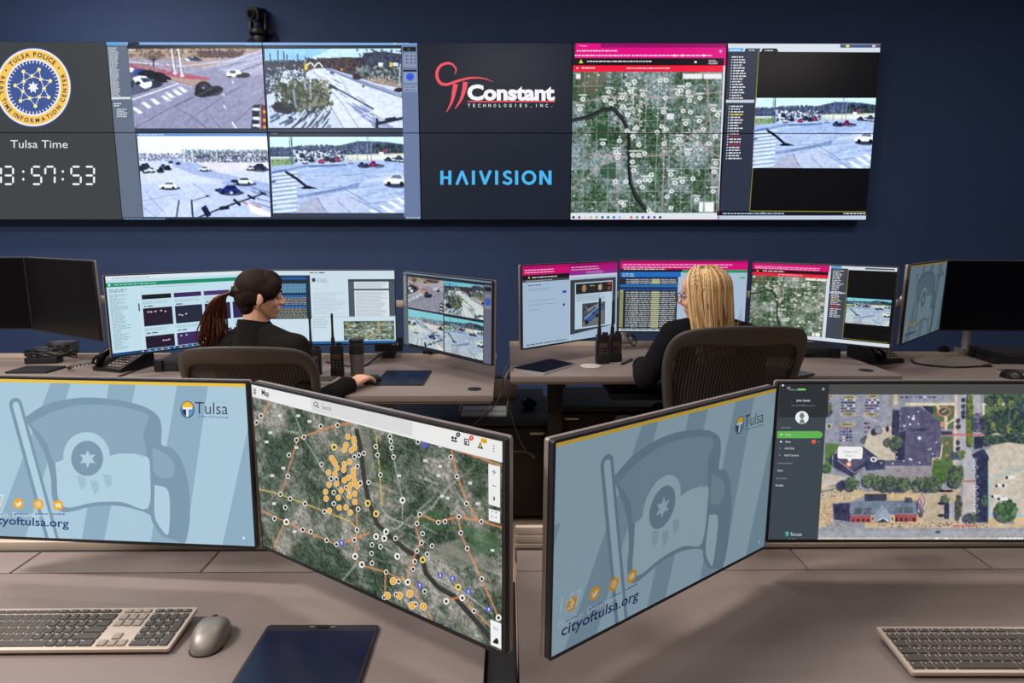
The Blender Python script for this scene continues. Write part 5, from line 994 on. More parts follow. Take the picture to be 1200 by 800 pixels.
    h.poly([(50, 32), (118, 32), (112, 48), (50, 48)], (80, 170, 232)); h.poly([(125, 33), (192, 33), (185, 48), (120, 48)], (50, 60, 78)); h.poly([(200, 33), (262, 33), (270, 50), (192, 50)], (24, 28, 38)); h.rc(540, 15, 718, 30, (70, 90, 130)); h.line([(183, 48), (171, 250), (157, 556), (143, 745)], 4, (128, 124, 46)); h.line([(143, 745), (652, 748)], 4, (128, 124, 46)); h.raster([(170, 250), (698, 250), (672, 558), (155, 556)], feed('cross', 170, 100)); h.up()
    h.rc(565, 18, 580, 28, (240, 230, 60)); h.rc(680, 18, 694, 28, (240, 190, 190)); h.poly([(40, 258), (164, 258), (163, 271), (39, 271)], (196, 206, 222)); h.dash(57, 38, 50, 5, (240, 246, 250), RNG); h.dash(140, 39, 36, 5, (190, 200, 214), RNG); h.dash(210, 40, 44, 5, (200, 206, 214), RNG)
    for k in range(38):
        y = 68 + k * 12; x = 74 - (y - 68) * .055
        if y in (260, 272): continue
        h.dash(x if k else x - 6, y, 58, 5.5, (240, 226, 70) if k == 21 else (190, 40, 46) if k in (29, 32) else (222, 226, 232), RNG, jit=.35); h.rc(x - 10, y, x - 5, y + 6, (200, 206, 214))
    h.dash(25, 753, 270, 6, (160, 190, 214), RNG, jit=.02); h.dash(555, 753, 95, 6, (200, 210, 220), RNG, jit=.02); h.ell(200, 754, 5, 5, (60, 200, 220))
wall_picture()
WALL_LABELS = [['wall display panel showing the round blue and gold police seal', 'wall display panel with red brick corner street camera and black SUV', 'wall display panel with a highway camera and blue joystick controls', 'dark wall display panel with red and white Constant lettering', 'wall display panel with pink browser bar over the upper city map', 'wall display panel at upper right end with white tab bar and black view'],
               ['grey wall display panel with Tulsa Time and the digital clock', 'wall display panel with pale parking lot camera and navy blue car', 'wall display panel with the intersection camera and white striped crosswalk at its left', 'dark wall display panel with light blue HAIVISION lettering', 'wall display panel with lower city map and row of taskbar icons', 'wall display panel at lower right end showing half a crossing above black']]
MS = screen_mat('screen_wall', 1.0)
for r_ in range(2):
    for k in range(6):
        cx, cz = PX0 + PW * (k + .5), PZ0 + PH * (.5 - r_)
        t = thing('wall_display', WALL_LABELS[r_][k], 'display', (cx, WPY, cz), group='video wall panels')
        bm = B(); box(bm, (0, .050, 0), (PW - .002, .096, PH - .002), bev=.0015, seg=1); obj('casing', bm, M['blackg'], t)
        i = .0032; o = wc.mesh('screen', (cx - PW / 2 + i, cz - PH / 2 + i, cx + PW / 2 - i, cz + PH / 2 - i), MS, t)
        o.data.transform(Matrix.Translation((-cx, 0, -cz)))
bm = B(); box(bm, (PX0 + 3 * PW, (WPY + .1 + WY) / 2, PZ0), (6 * PW - .3, WY - WPY - .1 - .002, 1.0)); tag(obj('mounting_rack', bm, M['dark']), 'dark steel mounting rack behind the video wall panels', 'rack')

# ------------------------------------------------------------------ desks
ZF, ZA, ZB = 0.675, 0.81, 0.872
def leg_column(bm, x, y, z, y0, y1):
    box(bm, (x, y, z / 2), (.075, .05, z), bev=.006); box(bm, (x, y, z * .3), (.09, .065, z * .6), bev=.006)
    box(bm, (x, (y0 + y1) / 2, .02), (.05, y1 - y0, .04), bev=.008); box(bm, (x, (y0 + y1) / 2, z - .045), (.06, (y1 - y0) * .8, .03))
def desk(label, x0, x1, y0, y1, z, slits=None, panel=True, holes=(), rail_h=.02, end=None, legs=None):
    t = thing('sit_stand_desk', label, 'desk', ((x0 + x1) / 2, (y0 + y1) / 2, 0), group='brown control room desks')
    cx, cy = (x0 + x1) / 2, (y0 + y1) / 2; X = lambda x: x - cx; Y = lambda y: y - cy; T = .028
    bm = B(); ys = y1 if not slits else y1 - .1058
    box(bm, (0, (Y(y0) + Y(ys)) / 2, z - T / 2), (x1 - x0, ys - y0, T), bev=.004)
    obj('desktop', bm, M['desk'], t)
    bm = B(); box(bm, (0, Y(y0) + .02, z - T - .004), (x1 - x0 - .02, .03, .008)); obj('edge_band', bm, M['edge'], t)
    if slits:
        xs = [x0] + [s for s in slits] + [x1]
        for a, b_ in zip(xs, xs[1:]):
            bm = B(); box(bm, ((X(a) + X(b_)) / 2, Y(y1) - .0525, z - T / 2), (b_ - a - .005, .104, T), bev=.002); obj('cable_flap', bm, M['desk'], t)
        bm = B(); box(bm, (0, Y(y1) - .06, z - .07), (x1 - x0 - .1, .16, .06)); obj('cable_tray', bm, M['dark'], t)
    bm = B(); zb, zt = z - .03, z + rail_h; y1r = y1; gap = .016 if slits else 0; y1 = y1 + gap
    if rail_h > .03:
        for k in range(3): box(bm, (0, Y(y1) + .016 + .003 * k, zb + .012 + (zt - zb - .006) * (k + .5) / 3), (x1 - x0, .016, (zt - zb) / 3 - .004), bev=.002)
        box(bm, (0, Y(y1) + .03, (zb + zt) / 2), (x1 - x0, .012, zt - zb - .004))
    else: box(bm, (0, Y(y1) + .02, (zb + zt) / 2), (x1 - x0, .03, zt - zb), bev=.002)
    obj('rear_rail', bm, M['rail'], t); y1 = y1r
    if gap: bm = B(); box(bm, (0, Y(y1) + .010, z - .02), (x1 - x0, .018, .03)); obj('dark_gap_strip', bm, M['black'], t)  # black strip put in so the gap before the rail reads dark
    for x in (legs or (x0 + .28, x1 - .28)):
        bm = B(); leg_column(bm, X(x), Y(y0) + (y1 - y0) * .5, z - T, Y(y0) + .1, Y(y1) - .05); obj('leg', bm, M['black'], t)
    bm = B(); box(bm, (0, Y(y0) + (y1 - y0) * .5, z - .06), ((x1 - x0) - .5, .05, .04)); obj('crossbar', bm, M['black'], t)
    if panel: bm = B(); box(bm, (0, Y(y1) - .03, .34), (x1 - x0 - .06, .018, .5)); obj('modesty_panel', bm, M['black'], t)
    if end is not None: bm = B(); box(bm, (X(end), (Y(y0) + Y(ys)) / 2, (z - T) / 2), (.03, ys - y0 - .06, z - T), bev=.002); obj('end_panel', bm, M['edge'], t)
    for (hx, hy) in holes:
        bm = B(); lathe(bm, [(.03, 0), (.03, .003), (.024, .0035)], 20, Matrix.Translation((X(hx), Y(hy), z))); obj('grommet', bm, M['black'], t)
    return t
desk('front desk on the left carrying keyboard, mouse and tablet', -1.92, -.042, .72, 1.549, ZF, (-1.18, -.73), True, rail_h=.016, end=-.058)
desk('front desk on the right carrying one silver keyboard', .022, 1.92, .72, 1.549, ZF, (.725, 1.17), True, rail_h=.042, end=.04)
g = at(556, 456, z=ZA); h_ = at(1015, 434, z=ZB)
desk('far desk with steel tumbler where the dark-haired woman works', -1.83, -.056, 2.645, 3.51, ZA, None, False, [(g.x, g.y)], legs=(-1.55, -.70))
desk('far desk, raised a little higher, where the blonde woman works', .016, 1.715, 2.735, 3.54, ZB, None, False, [(h_.x, h_.y)], legs=(.24, 1.5))
desk('far desk at left edge under the two switched-off screens', -3.75, -1.86, 2.62, 3.53, ZA, None, False)
desk('far desk at right edge holding the black rugged laptop', 1.76, 3.7, 2.64, 3.545, ZA, None, False)

t = thing('gap_filler', 'black filler box in the gap between the two front desks', 'filler box', (-.0095, 1.09, 0))  # added black box that makes the gap between the desks read dark
bm = B(); box(bm, (0, 0, .325), (.058, .70, .65), bev=.003); obj('cover', bm, M['black'], t); bm = B(); box(bm, (0, 0, .652), (.05, .68, .006)); obj('lid', bm, M['dark'], t)
# cabinets under and between the far desks
def cabinet(label, x0, x1, y0, y1, z, doors, handles, grp=None):
    t = thing('storage_cabinet', label, 'cabinet', ((x0 + x1) / 2, (y0 + y1) / 2, 0), group=grp)
    w_, d = x1 - x0, y1 - y0
    bm = B(); box(bm, (0, 0, (z - .02) / 2 + .01), (w_, d, z - .06)); box(bm, (0, .02, .02), (w_ - .04, d - .06, .04)); obj('carcass', bm, M['cab'], t)
    bm = B(); box(bm, (0, -.006, z - .012), (w_ + .012, d + .012, .024), bev=.003); obj('top_board', bm, M['cab'], t)
    for k in range(doors):
        cx = -w_ / 2 + w_ * (k + .5) / doors
        bm = B(); box(bm, (cx, -d / 2 - .008, z / 2), (w_ / doors - .008, .016, z - .07), bev=.002); dr = obj('door', bm, M['cab'], t)
        bm = B(); hx = cx + handles * (w_ / doors / 2 - .06); box(bm, (hx, -d / 2 - .024, z - .058), (.075, .014, .012), bev=.003); obj('handle', bm, M['cabh'], dr)
    return t
cabinet('black low cabinet standing between the two far desks', -.62, .214, 3.2, 3.92, .54, 2, 1)
cabinet('black cabinet in the shade under the raised far desk', .276, 1.43, 3.26, 3.70, .60, 2, -1)

# ------------------------------------------------------------------ monitors
def monitor(key, label, draw=None, gain=1.0, group='thin-framed monitors'):
    w_, h = POSE[key][6:]; t = thing('monitor', label, 'monitor', group=group); t.matrix_world = pose_matrix(key)
    bm = B(); prism(bm, rrect(w_, h, .006), .011, Matrix.Translation((0, .0115, 0)) @ FACE_Y, bev=.003); obj('shell', bm, M['mon'], t)
    bm = B(); prism(bm, rrect(w_ - .0015, h - .0015, .006), .012, FACE_Y); obj('bezel', bm, M['monf'], t)
    bm = B(); prism(bm, rrect(w_ * .62, h * .55, .03), .026, Matrix.Translation((0, .020, -.02)) @ FACE_Y, bev=.012, seg=3); obj('rear_housing', bm, M['mon'], t)
    bm = B(); prism(bm, rrect(.12, .12, .008), .02, Matrix.Translation((0, .045, 0)) @ FACE_Y, bev=.003); obj('mount_plate', bm, M['silver'], t)
    if draw:
        cv = canvas(key); draw(cv); o = cv.mesh('screen', active(key), screen_mat('screen_' + key.lower(), gain), t)
    else:
        a, b_, c, d = active(key); bm = B(); box(bm, ((a + c) / 2, -.0006, (b_ + d) / 2), (c - a, .0012, d - b_)); o = obj('screen', bm, M['blackg'], t)
    o.location = (0, -.0008, 0)
    return t
monitor('FL', 'bright front monitor at left edge with the city flag wallpaper', flag_picture, 1.0)
monitor('FMA', 'front monitor turned right showing the satellite dispatch map', dispatch_map, 1.0)
monitor('FRA', 'front monitor turned left with dimmer city flag wallpaper', flag_picture, .48)
monitor('FR', 'front monitor at right edge with John Smith menu and aerial photo', site_aerial, .95)
monitor('L1', 'switched-off monitor at the left edge facing straight ahead')
monitor('L2', 'switched-off monitor angled inward beside the left edge one')
monitor('A1', 'far monitor with green bar and purple thumbnails behind the ponytail', case_grid, .95)
monitor('A2', 'far monitor with white documents behind the steel tumbler', documents, .95)
monitor('A3', 'far angled monitor showing four street camera pictures', street_quad, .85)
monitor('B1', 'far angled monitor with two pages behind the two radios', browser_split, .9)
monitor('B2', 'far monitor with blue and grey call table before the blonde woman', call_table, .95)
monitor('B3', 'far monitor with green city map beside a crossing camera', map_and_camera, .95)
monitor('R1', 'far monitor seen steeply with faint city flag wallpaper', flag_picture, .27)
monitor('R2', 'switched-off monitor at the right edge of the far row')

# monitor arms: clamp, post, beam, a bracket for each screen
def monitor_arm(label, px, py, z0, keys, beam, zb=None):
    zz = sum(POSE[k][2] for k in keys) / len(keys) + CAM.z; zb = zb or zz
    t = thing('monitor_mount', label, 'monitor mount', (px, py, z0), group='silver monitor mounts')
    bm = B(); box(bm, (0, 0, .012), (.09, .06, .024), bev=.005); box(bm, (0, .03, -.02), (.07, .012, .08), bev=.003); obj('clamp', bm, M['silver'], t)
    bm = B(); cyl(bm, (0, 0, .02), (0, 0, zb - z0 + .05), .021, n=24); cyl(bm, (0, 0, .05), (0, 0, .062), .0235, n=24); cyl(bm, (0, 0, zb - z0 + .05), (0, 0, zb - z0 + .056), .018); obj('post', bm, M['silver'], t)
    bm = B(); box(bm, ((beam[0] + beam[1]) / 2 - px, .03, zb - z0), (beam[1] - beam[0], .024, .036), bev=.004); obj('beam', bm, M['rail'], t)
    for k in keys:
        Mt = pose_matrix(k); a = Mt @ Vector((0, .066, 0)); b_ = Vector((min(max(a.x, beam[0] + .05), beam[1] - .05), py + .022, zb)); a2 = Mt @ Vector((0, .10, 0))
        o = Vector((px, py, z0)); bm = B(); tube(bm, [a - o, a2 - o, (a2 + b_) / 2 - o, b_ - o], [.02, .02, .016, .018], 10); obj('bracket', bm, M['silver'], t)
    return t
monitor_arm('silver monitor arm behind the left front monitors', -.55, 1.585, ZF + .02, ['FL', 'FMA'], (-1.0, -.2))
monitor_arm('silver monitor arm behind the right front monitors', .62, 1.595, ZF + .052, ['FRA', 'FR'], (.3, 1.05))
monitor_arm('silver monitor arm behind the switched-off left screens', -3.15, 3.555, ZA + .02, ['L1', 'L2'], (-3.4, at(122, 352, y=3.5).x), at(117, 352, y=3.5).z)
monitor_arm('monitor arm carrying the three screens before the dark-haired woman', at(452, 400, y=3.54).x, 3.53, ZA + .02, ['A1', 'A2', 'A3'], (-1.75, -.12))
monitor_arm('silver monitor arm behind the call table screen and its neighbours', at(730, 400, y=3.56).x, 3.56, ZB + .02, ['B1', 'B2', 'B3'], (.2, 1.62))
monitor_arm('silver monitor arm with round post under the black screen at right', at(1132, 400, y=3.565).x, 3.565, ZA + .02, ['R1', 'R2'], (at(1050, 356, y=3.53).x, 3.0), at(1056, 356, y=3.53).z)

# ------------------------------------------------------------------ chairs
def back_outline(W=1.0):
    half = [(.185, .0), (.205, .06), (.226, .16), (.246, .28), (.262, .38), (.272, .46), (.270, .52), (.255, .565), (.225, .592), (.17, .605), (.09, .611), (0, .613)]
    return [(x * W, z) for x, z in half]
def back_inner(W=1.0):
    half = [(.150, .035), (.170, .07), (.190, .16), (.210, .28), (.226, .38), (.234, .44), (.234, .485), (.222, .515), (.195, .530), (.14, .533), (.07, .530), (0, .528)]
    return [(x * W, z) for x, z in half]
def full(h): return [(-x, z) for x, z in reversed(h[:-1])] [::-1][::-1] and ([(x, z) for x, z in h] + [(-x, z) for x, z in reversed(h[:-1])])
def bend(x, z): return -.02 - .10 * (z ** 2) / .36 + .55 * x * x + .035 * math.sin(z / .6 * math.pi)     # y of the back surface (forward is +y)
def office_chair(label, loc, rz, seat_z=.47):
    t = thing('mesh_office_chair', label, 'chair', loc, (0, 0, rz), 'mesh office chairs')
    zb = seat_z + .02; yb = -.23
    O, I_ = full(back_outline()), full(back_inner()); n = len(O); bm = B()
    # back frame: ring between both outlines, thick and rounded
    prof = [(0, .004), (.0, -.014), (.25, -.022), (.75, -.020), (1, -.012), (1, .006), (.75, .014), (.25, .016)]
    rings = []
    for k in range(n):
        ring = []
        for f, dy in prof:
            x = O[k][0] + (I_[k][0] - O[k][0]) * f; z = O[k][1] + (I_[k][1] - O[k][1]) * f; ring.append(bm.verts.new((x, yb + bend(x, z) + dy, zb + z)))
        rings.append(ring)
    m = len(prof)
    for k in range(n):
        a, b_ = rings[k], rings[(k + 1) % n]
        for j in range(m): bm.faces.new((a[j], a[(j + 1) % m], b_[(j + 1) % m], b_[j]))
    bmesh.ops.recalc_face_normals(bm, faces=bm.faces)
    bk = obj('back_frame', bm, M['chair'], t, 60); sm = bk.modifiers.new('s', 'SUBSURF'); sm.levels = sm.render_levels = 2
    # woven membrane
    bm = B(); hi = back_inner(); N = 14
    rows = []
    for x, z in hi[:8]:
        rows.append([bm.verts.new((x * 1.02 * (2 * j / N - 1), yb + bend(x * (2 * j / N - 1), z) + .002, zb + z)) for j in range(N + 1)])
    rows.append([bm.verts.new((.22 * (2 * j / N - 1), yb + bend(.2 * (2 * j / N - 1), .535) + .002, zb + .535)) for j in range(N + 1)])
    for a, b_ in zip(rows, rows[1:]):
        for j in range(N): bm.faces.new((a[j], a[j + 1], b_[j + 1], b_[j]))
    obj('back_mesh', bm, M['weave'], t, 60)
    bm = B(); tube(bm, curve_pts([(0, yb - .05, zb + .30), (0, yb - .075, zb + .16), (0, yb - .06, zb + .02), (0, yb + .06, seat_z - .08)], 5), [.018] * 15 + [.024], 10); tube(bm, [(-.19, yb - .005, zb + .20), (-.1, yb - .05, zb + .22), (0, yb - .06, zb + .22), (.1, yb - .05, zb + .22), (.19, yb - .005, zb + .20)], .011, 8); obj('spine', bm, M['chairb'], t)
    bm = B(); prism(bm, rrect(.52, .46, .10, 6), .03, Matrix.Translation((0, .02, seat_z - .04)), bev=.012); obj('seat', bm, M['weave'], t)
    bm = B()
    q = rrect(.55, .49, .11, 6); tube(bm, [(x, y + .02, seat_z - .03) for x, y in q + q[:1]], .016, 8); obj('seat_frame', bm, M['chair'], t)
    for s_ in (-1, 1):
        bm = B(); tube(bm, [(s_ * .24, -.14, seat_z - .06), (s_ * .31, -.13, seat_z - .02), (s_ * .32, -.11, seat_z + .17)], [.018, .018, .016], 10); ar = obj('armrest', bm, M['chair'], t)
        bm = B(); prism(bm, rrect(.085, .24, .035, 5), .025, Matrix.Translation((s_ * .315, -.03, seat_z + .17)), bev=.008); obj('arm_pad', bm, M['chairb'], ar)
    bm = B(); box(bm, (0, 0, seat_z - .09), (.2, .26, .06), bev=.015); cyl(bm, (0, 0, seat_z - .09), (0, 0, .24), .022); cyl(bm, (0, 0, .26), (0, 0, .07), .032); obj('gas_lift', bm, M['chairb'], t)
    for k in range(5):
        a = 2 * math.pi * k / 5 + .3; c, s_ = math.cos(a), math.sin(a)
        bm = B(); tube(bm, [(.02 * c, .02 * s_, .10), (.16 * c, .16 * s_, .095), (.31 * c, .31 * s_, .075)], [.026, .022, .015], 8); lg = obj('base_leg', bm, M['chairb'], t)
        bm = B(); 
        for d in (-.014, .014): cyl(bm, (.31 * c - d * 1.9 * s_, .31 * s_ + d * 1.9 * c, .03), (.31 * c - d * .7 * s_, .31 * s_ + d * .7 * c, .03), .029)
        cyl(bm, (.31 * c, .31 * s_, .03), (.31 * c, .31 * s_, .08), .007, n=8); obj('caster', bm, M['black'], lg)
    return t
# chair backs: the top of each back sits where the photograph shows it
cA = at(280, 405, y=2.42); cB = at(865, 381, y=2.26)
office_chair('mesh office chair under the dark-haired woman with the ponytail', (cA.x, 2.42 + .35, 0), .0, cA.z - .632)
office_chair('mesh office chair under the blonde woman, nearer and taller', (cB.x + .0, 2.26 + .35, 0), .10, cB.z - .632)

# ------------------------------------------------------------------ people
def cap(bm, p0, p1, r0, r1, n=14):
    p0, p1 = Vector(p0), Vector(p1); tube(bm, [p0, p1], [r0, r1], n); ball(bm, p0, r0, u=n, v=8); ball(bm, p1, r1, u=n, v=8)
def chain(bm, pts, rs):
    for i in range(len(pts) - 1): cap(bm, pts[i], pts[i + 1], rs[i], rs[i + 1])
def fused(name, bm, m, parent, voxel, smooth=6, origin=(0, 0, 0)):
    """one continuous skin grown over overlapping masses"""
    me = bpy.data.meshes.new(name + '_mass'); bm.to_mesh(me); bm.free()
    o = bpy.data.objects.new(name + '_mass', me); COL.objects.link(o)
    r = o.modifiers.new('r', 'REMESH'); r.mode = 'VOXEL'; r.voxel_size = voxel; r.use_smooth_shade = True
    if smooth: s_ = o.modifiers.new('s', 'SMOOTH'); s_.factor = .5; s_.iterations = smooth
    dg = bpy.context.evaluated_depsgraph_get(); out = bpy.data.meshes.new_from_object(o.evaluated_get(dg)); out.name = name
    bpy.data.objects.remove(o); bpy.data.meshes.remove(me)
    out.materials.clear(); out.transform(Matrix.Translation(-Vector(origin)))
    q = objm(name, out, m, parent, 0); out.shade_smooth(); return q
def head_masses(bm, H):
    """H: matrix of the head, +x the face, +z the crown, origin in the middle of the skull"""
    R3 = H.to_3x3().to_4x4()
    def E(c, r, rot=(0, 0, 0)): ball(bm, H @ Vector(c), r, R3 @ Euler(rot).to_matrix().to_4x4(), 20, 12)
    def C(a, b_, r0, r1): cap(bm, H @ Vector(a), H @ Vector(b_), r0, r1)
    E((-.012, 0, .030), (.093, .074, .085)); E((.030, 0, -.030), (.050, .056, .074)); E((.048, 0, -.082), (.026, .028, .022)); E((.062, 0, .045), (.026, .052, .040))
    for s_ in (-1, 1):
        C((-.010, s_ * .054, -.038), (.042, s_ * .020, -.086), .016, .016); E((.052, s_ * .036, -.026), (.024, .022, .024)); E((.073, s_ * .024, .022), (.011, .024, .008))
        E((-.010, s_ * .076, -.008), (.019, .008, .031), (0, -.15, s_ * .35)); E((-.002, s_ * .072, -.008), (.012, .008, .018)); E((.090, s_ * .012, -.030), (.010, .008, .008))
    C((.078, 0, .010), (.098, 0, -.024), .008, .0105); E((.097, 0, -.027), (.012, .010, .009)); E((.079, 0, -.051), (.010, .021, .006)); E((.077, 0, -.061), (.010, .019, .006)); E((.064, 0, -.056), (.019, .03, .022)); E((.073, 0, -.042), (.011, .011, .010)); E((.063, 0, -.086), (.014, .018, .013))
def finger(bm, a, dirs, lens, r):
    p = Vector(a); pts = [p.copy()]
    for d, l in zip(dirs, lens): p = p + Vector(d).normalized() * l; pts.append(p.copy())
    chain(bm, pts, [r, r * .98, r * .9, r * .78])
def hand_masses(bm, wrist, fwd, up, side, curl=.5, s_=1.0):
    """palm plus five fingers; side points towards the thumb"""
    W = Vector(wrist); f, u, t = Vector(fwd).normalized(), Vector(up).normalized(), Vector(side).normalized()
    for k, o in enumerate((-.032, -.012, .010, .030)):
        cap(bm, W + t * o * .6 * s_, W + (f * .078 + t * o) * s_ + u * (.012 - .004 * abs(k - 1.5)) * s_, .0135 * s_, .0115 * s_)
    for k, (o, L) in enumerate(((-.034, .058), (-.012, .072), (.011, .078), (.032, .070))):
        a = W + (f * .080 + t * o * 1.05 + u * (.012 - .003 * abs(k - 1.5))) * s_
        d = [f * math.cos(c) - u * math.sin(c) + t * (o * 2.2) for c in (curl * .35, curl * .9, curl * 1.5)]
        finger(bm, a, d, [L * .46 * s_, L * .31 * s_, L * .25 * s_], .0088 * s_)
    a = W + (f * .022 + t * .030) * s_; finger(bm, a, [f * .75 + t * .65 - u * .1, f * .95 + t * .25 - u * .35, f - u * .3], [.040 * s_, .032 * s_, .025 * s_], .0108 * s_)
def person(label, head, yaw, pitch, roll, neck, shL, shR, armL, armR, pelvis, knees, feet, handL, handR, cloth, hair_fn, base, hscale=1.0):
    t = thing('person', label, 'person', base); o = Vector(base)
    H = Matrix.Translation(head) @ Matrix.Rotation(yaw, 4, 'Z') @ Matrix.Rotation(pitch, 4, 'Y') @ Matrix.Rotation(roll, 4, 'X') @ Matrix.Scale(hscale, 4)
    neck, shL, shR, pelvis = map(Vector, (neck, shL, shR, pelvis)); mid = (shL + shR) / 2; ax = (shR - shL).normalized(); aw = math.atan2(ax.y, ax.x)
    RZ = Matrix.Rotation(aw, 4, 'Z')
    def torso(bm, g):
        chest = pelvis.lerp(mid, .72); waist = pelvis.lerp(mid, .36)
        ball(bm, pelvis, (.175 + g, .125 + g, .13 + g), RZ); ball(bm, waist, (.140 + g, .105 + g, .15 + g), RZ); ball(bm, chest, (.158 + g, .112 + g, .17 + g), RZ); ball(bm, pelvis.lerp(mid, .9), (.150 + g, .085 + g, .075 + g), RZ)
        cap(bm, mid.lerp(shL, .45) + Vector((0, 0, .012)), shL, .058 + g, .050 + g); cap(bm, mid.lerp(shR, .45) + Vector((0, 0, .012)), shR, .058 + g, .050 + g)
        cap(bm, mid + Vector((0, 0, .01)), mid.lerp(neck, .8), .085 + g, .058 + g); cap(bm, shL, mid.lerp(neck, .75), .040 + g, .044 + g); cap(bm, shR, mid.lerp(neck, .75), .040 + g, .044 + g)
    def limbs(bm, g, cut=0.0):
        for sh, (el, wr) in ((shL, armL), (shR, armR)):
            el, wr = Vector(el), Vector(wr); chain(bm, [sh, sh.lerp(el, .5), el], [.050 + g, .045 + g, .038 + g]); chain(bm, [el, el.lerp(wr, .35), wr.lerp(el, cut)], [.038 + g, .039 + g, .026 + g + (.004 if g else 0)])
    def legs(bm, g):
        for s_, k, f_ in ((-1, knees[0], feet[0]), (1, knees[1], feet[1])):
            hp = pelvis + ax * (.085 * s_) + Vector((0, 0, -.03)); k, f_ = Vector(k), Vector(f_)
            chain(bm, [hp, hp.lerp(k, .5), k], [.088 + g, .078 + g, .056 + g]); chain(bm, [k, k.lerp(f_, .35), f_], [.056 + g, .055 + g, .038 + g])
    bm = B(); head_masses(bm, H); nb = neck; cap(bm, H @ Vector((-.022, 0, -.045)), nb + Vector((0, 0, -.02)), .053 * hscale, .056)
    torso(bm, 0); limbs(bm, 0); legs(bm, 0)
    for (el, wr), hd in ((armL, handL), (armR, handR)): hand_masses(bm, wr, *hd)
    for f_ in feet: cap(bm, Vector(f_), Vector(f_) + Vector((0, .15, -.035)), .036, .026)
    body = fused('body', bm, M['skin'], t, .0042, 4, o)
    lipm = [H @ Vector((.088, 0, z)) - o for z in (-.051, -.061)]
    body.data.materials.append(M['lip']); 
    for p in body.data.polygons:
        c = p.center
        if min((c - q).length for q in lipm) < .010: p.material_index = 1
    for s_ in (-1, 1):
        bm = B(); ball(bm, H @ Vector((.0705, s_ * .031, .003)) - o, .0105); e = obj('eye', bm, M['eye'], t, 60)
        bm = B(); ball(bm, H @ Vector((.0765, s_ * .031, .003)) - o, .0056); obj('iris', bm, M['iris'], e, 60)
        bm = B(); tube(bm, [H @ Vector(p) - o for p in ((.088, s_ * .012, .024), (.086, s_ * .028, .029), (.074, s_ * .045, .024))], [.003, .004, .002], 6); obj('eyebrow', bm, M['hairA'] if cloth == 'jacket' else M['hairB'], t)
    # clothes
    bm = B(); torso(bm, .012); limbs(bm, .010, .10)
    top = fused('jacket' if cloth == 'jacket' else 'sweater', bm, M[cloth], t, .0065, 3, o)
    bm = B(); legs(bm, .012); ball(bm, pelvis, (.184, .134, .13), RZ); fused('trousers', bm, M['trous'], t, .009, 3, o)
    for f_ in feet:
        bm = B(); f_ = Vector(f_) - o; cap(bm, f_ + Vector((0, -.02, -.02)), f_ + Vector((0, .15, -.037)), .046, .034); fused('shoe', bm, M['black'], t, .008, 2)
    for el, wr in (armL, armR):
        el, wr = Vector(el), Vector(wr); a = wr.lerp(el, .06) - o; b_ = wr.lerp(el, .22) - o
        bm = B(); tube(bm, [a, a.lerp(b_, .12), a.lerp(b_, .9), b_], [.038, .0415, .043, .040], 16); obj('cuff', bm, M[cloth], top)
    # collar
    bm = B(); c0 = mid.lerp(neck, .55) - o; N = 28; r0 = []
    if cloth == 'jacket':
        for zz, rr in ((-.04, .098), (.0, .084), (.052, .072), (.060, .069), (.056, .064), (.0, .066)):
            r0.append([bm.verts.new(RZ @ Vector((rr * math.cos(2 * math.pi * k / N) * 1.02, rr * math.sin(2 * math.pi * k / N) * .95, 0)) + c0 + Vector((0, 0, zz + -.018 * math.sin(2 * math.pi * k / N) * (1 if zz > .03 else .3)))) for k in range(N)])
    else:
        for zz, rr in ((-.03, .080), (.0, .068), (.010, .066), (.010, .060), (-.01, .058)):
            r0.append([bm.verts.new(RZ @ Vector((rr * math.cos(2 * math.pi * k / N) * 1.02, rr * math.sin(2 * math.pi * k / N) * .95, 0)) + c0 + Vector((0, 0, zz))) for k in range(N)])
    for a, b_ in zip(r0, r0[1:]):
        for k in range(N): bm.faces.new((a[k], a[(k + 1) % N], b_[(k + 1) % N], b_[k]))
    bmesh.ops.recalc_face_normals(bm, faces=bm.faces); obj('collar', bm, M[cloth], top, 60)
    hair_fn(t, H, o)
    return t
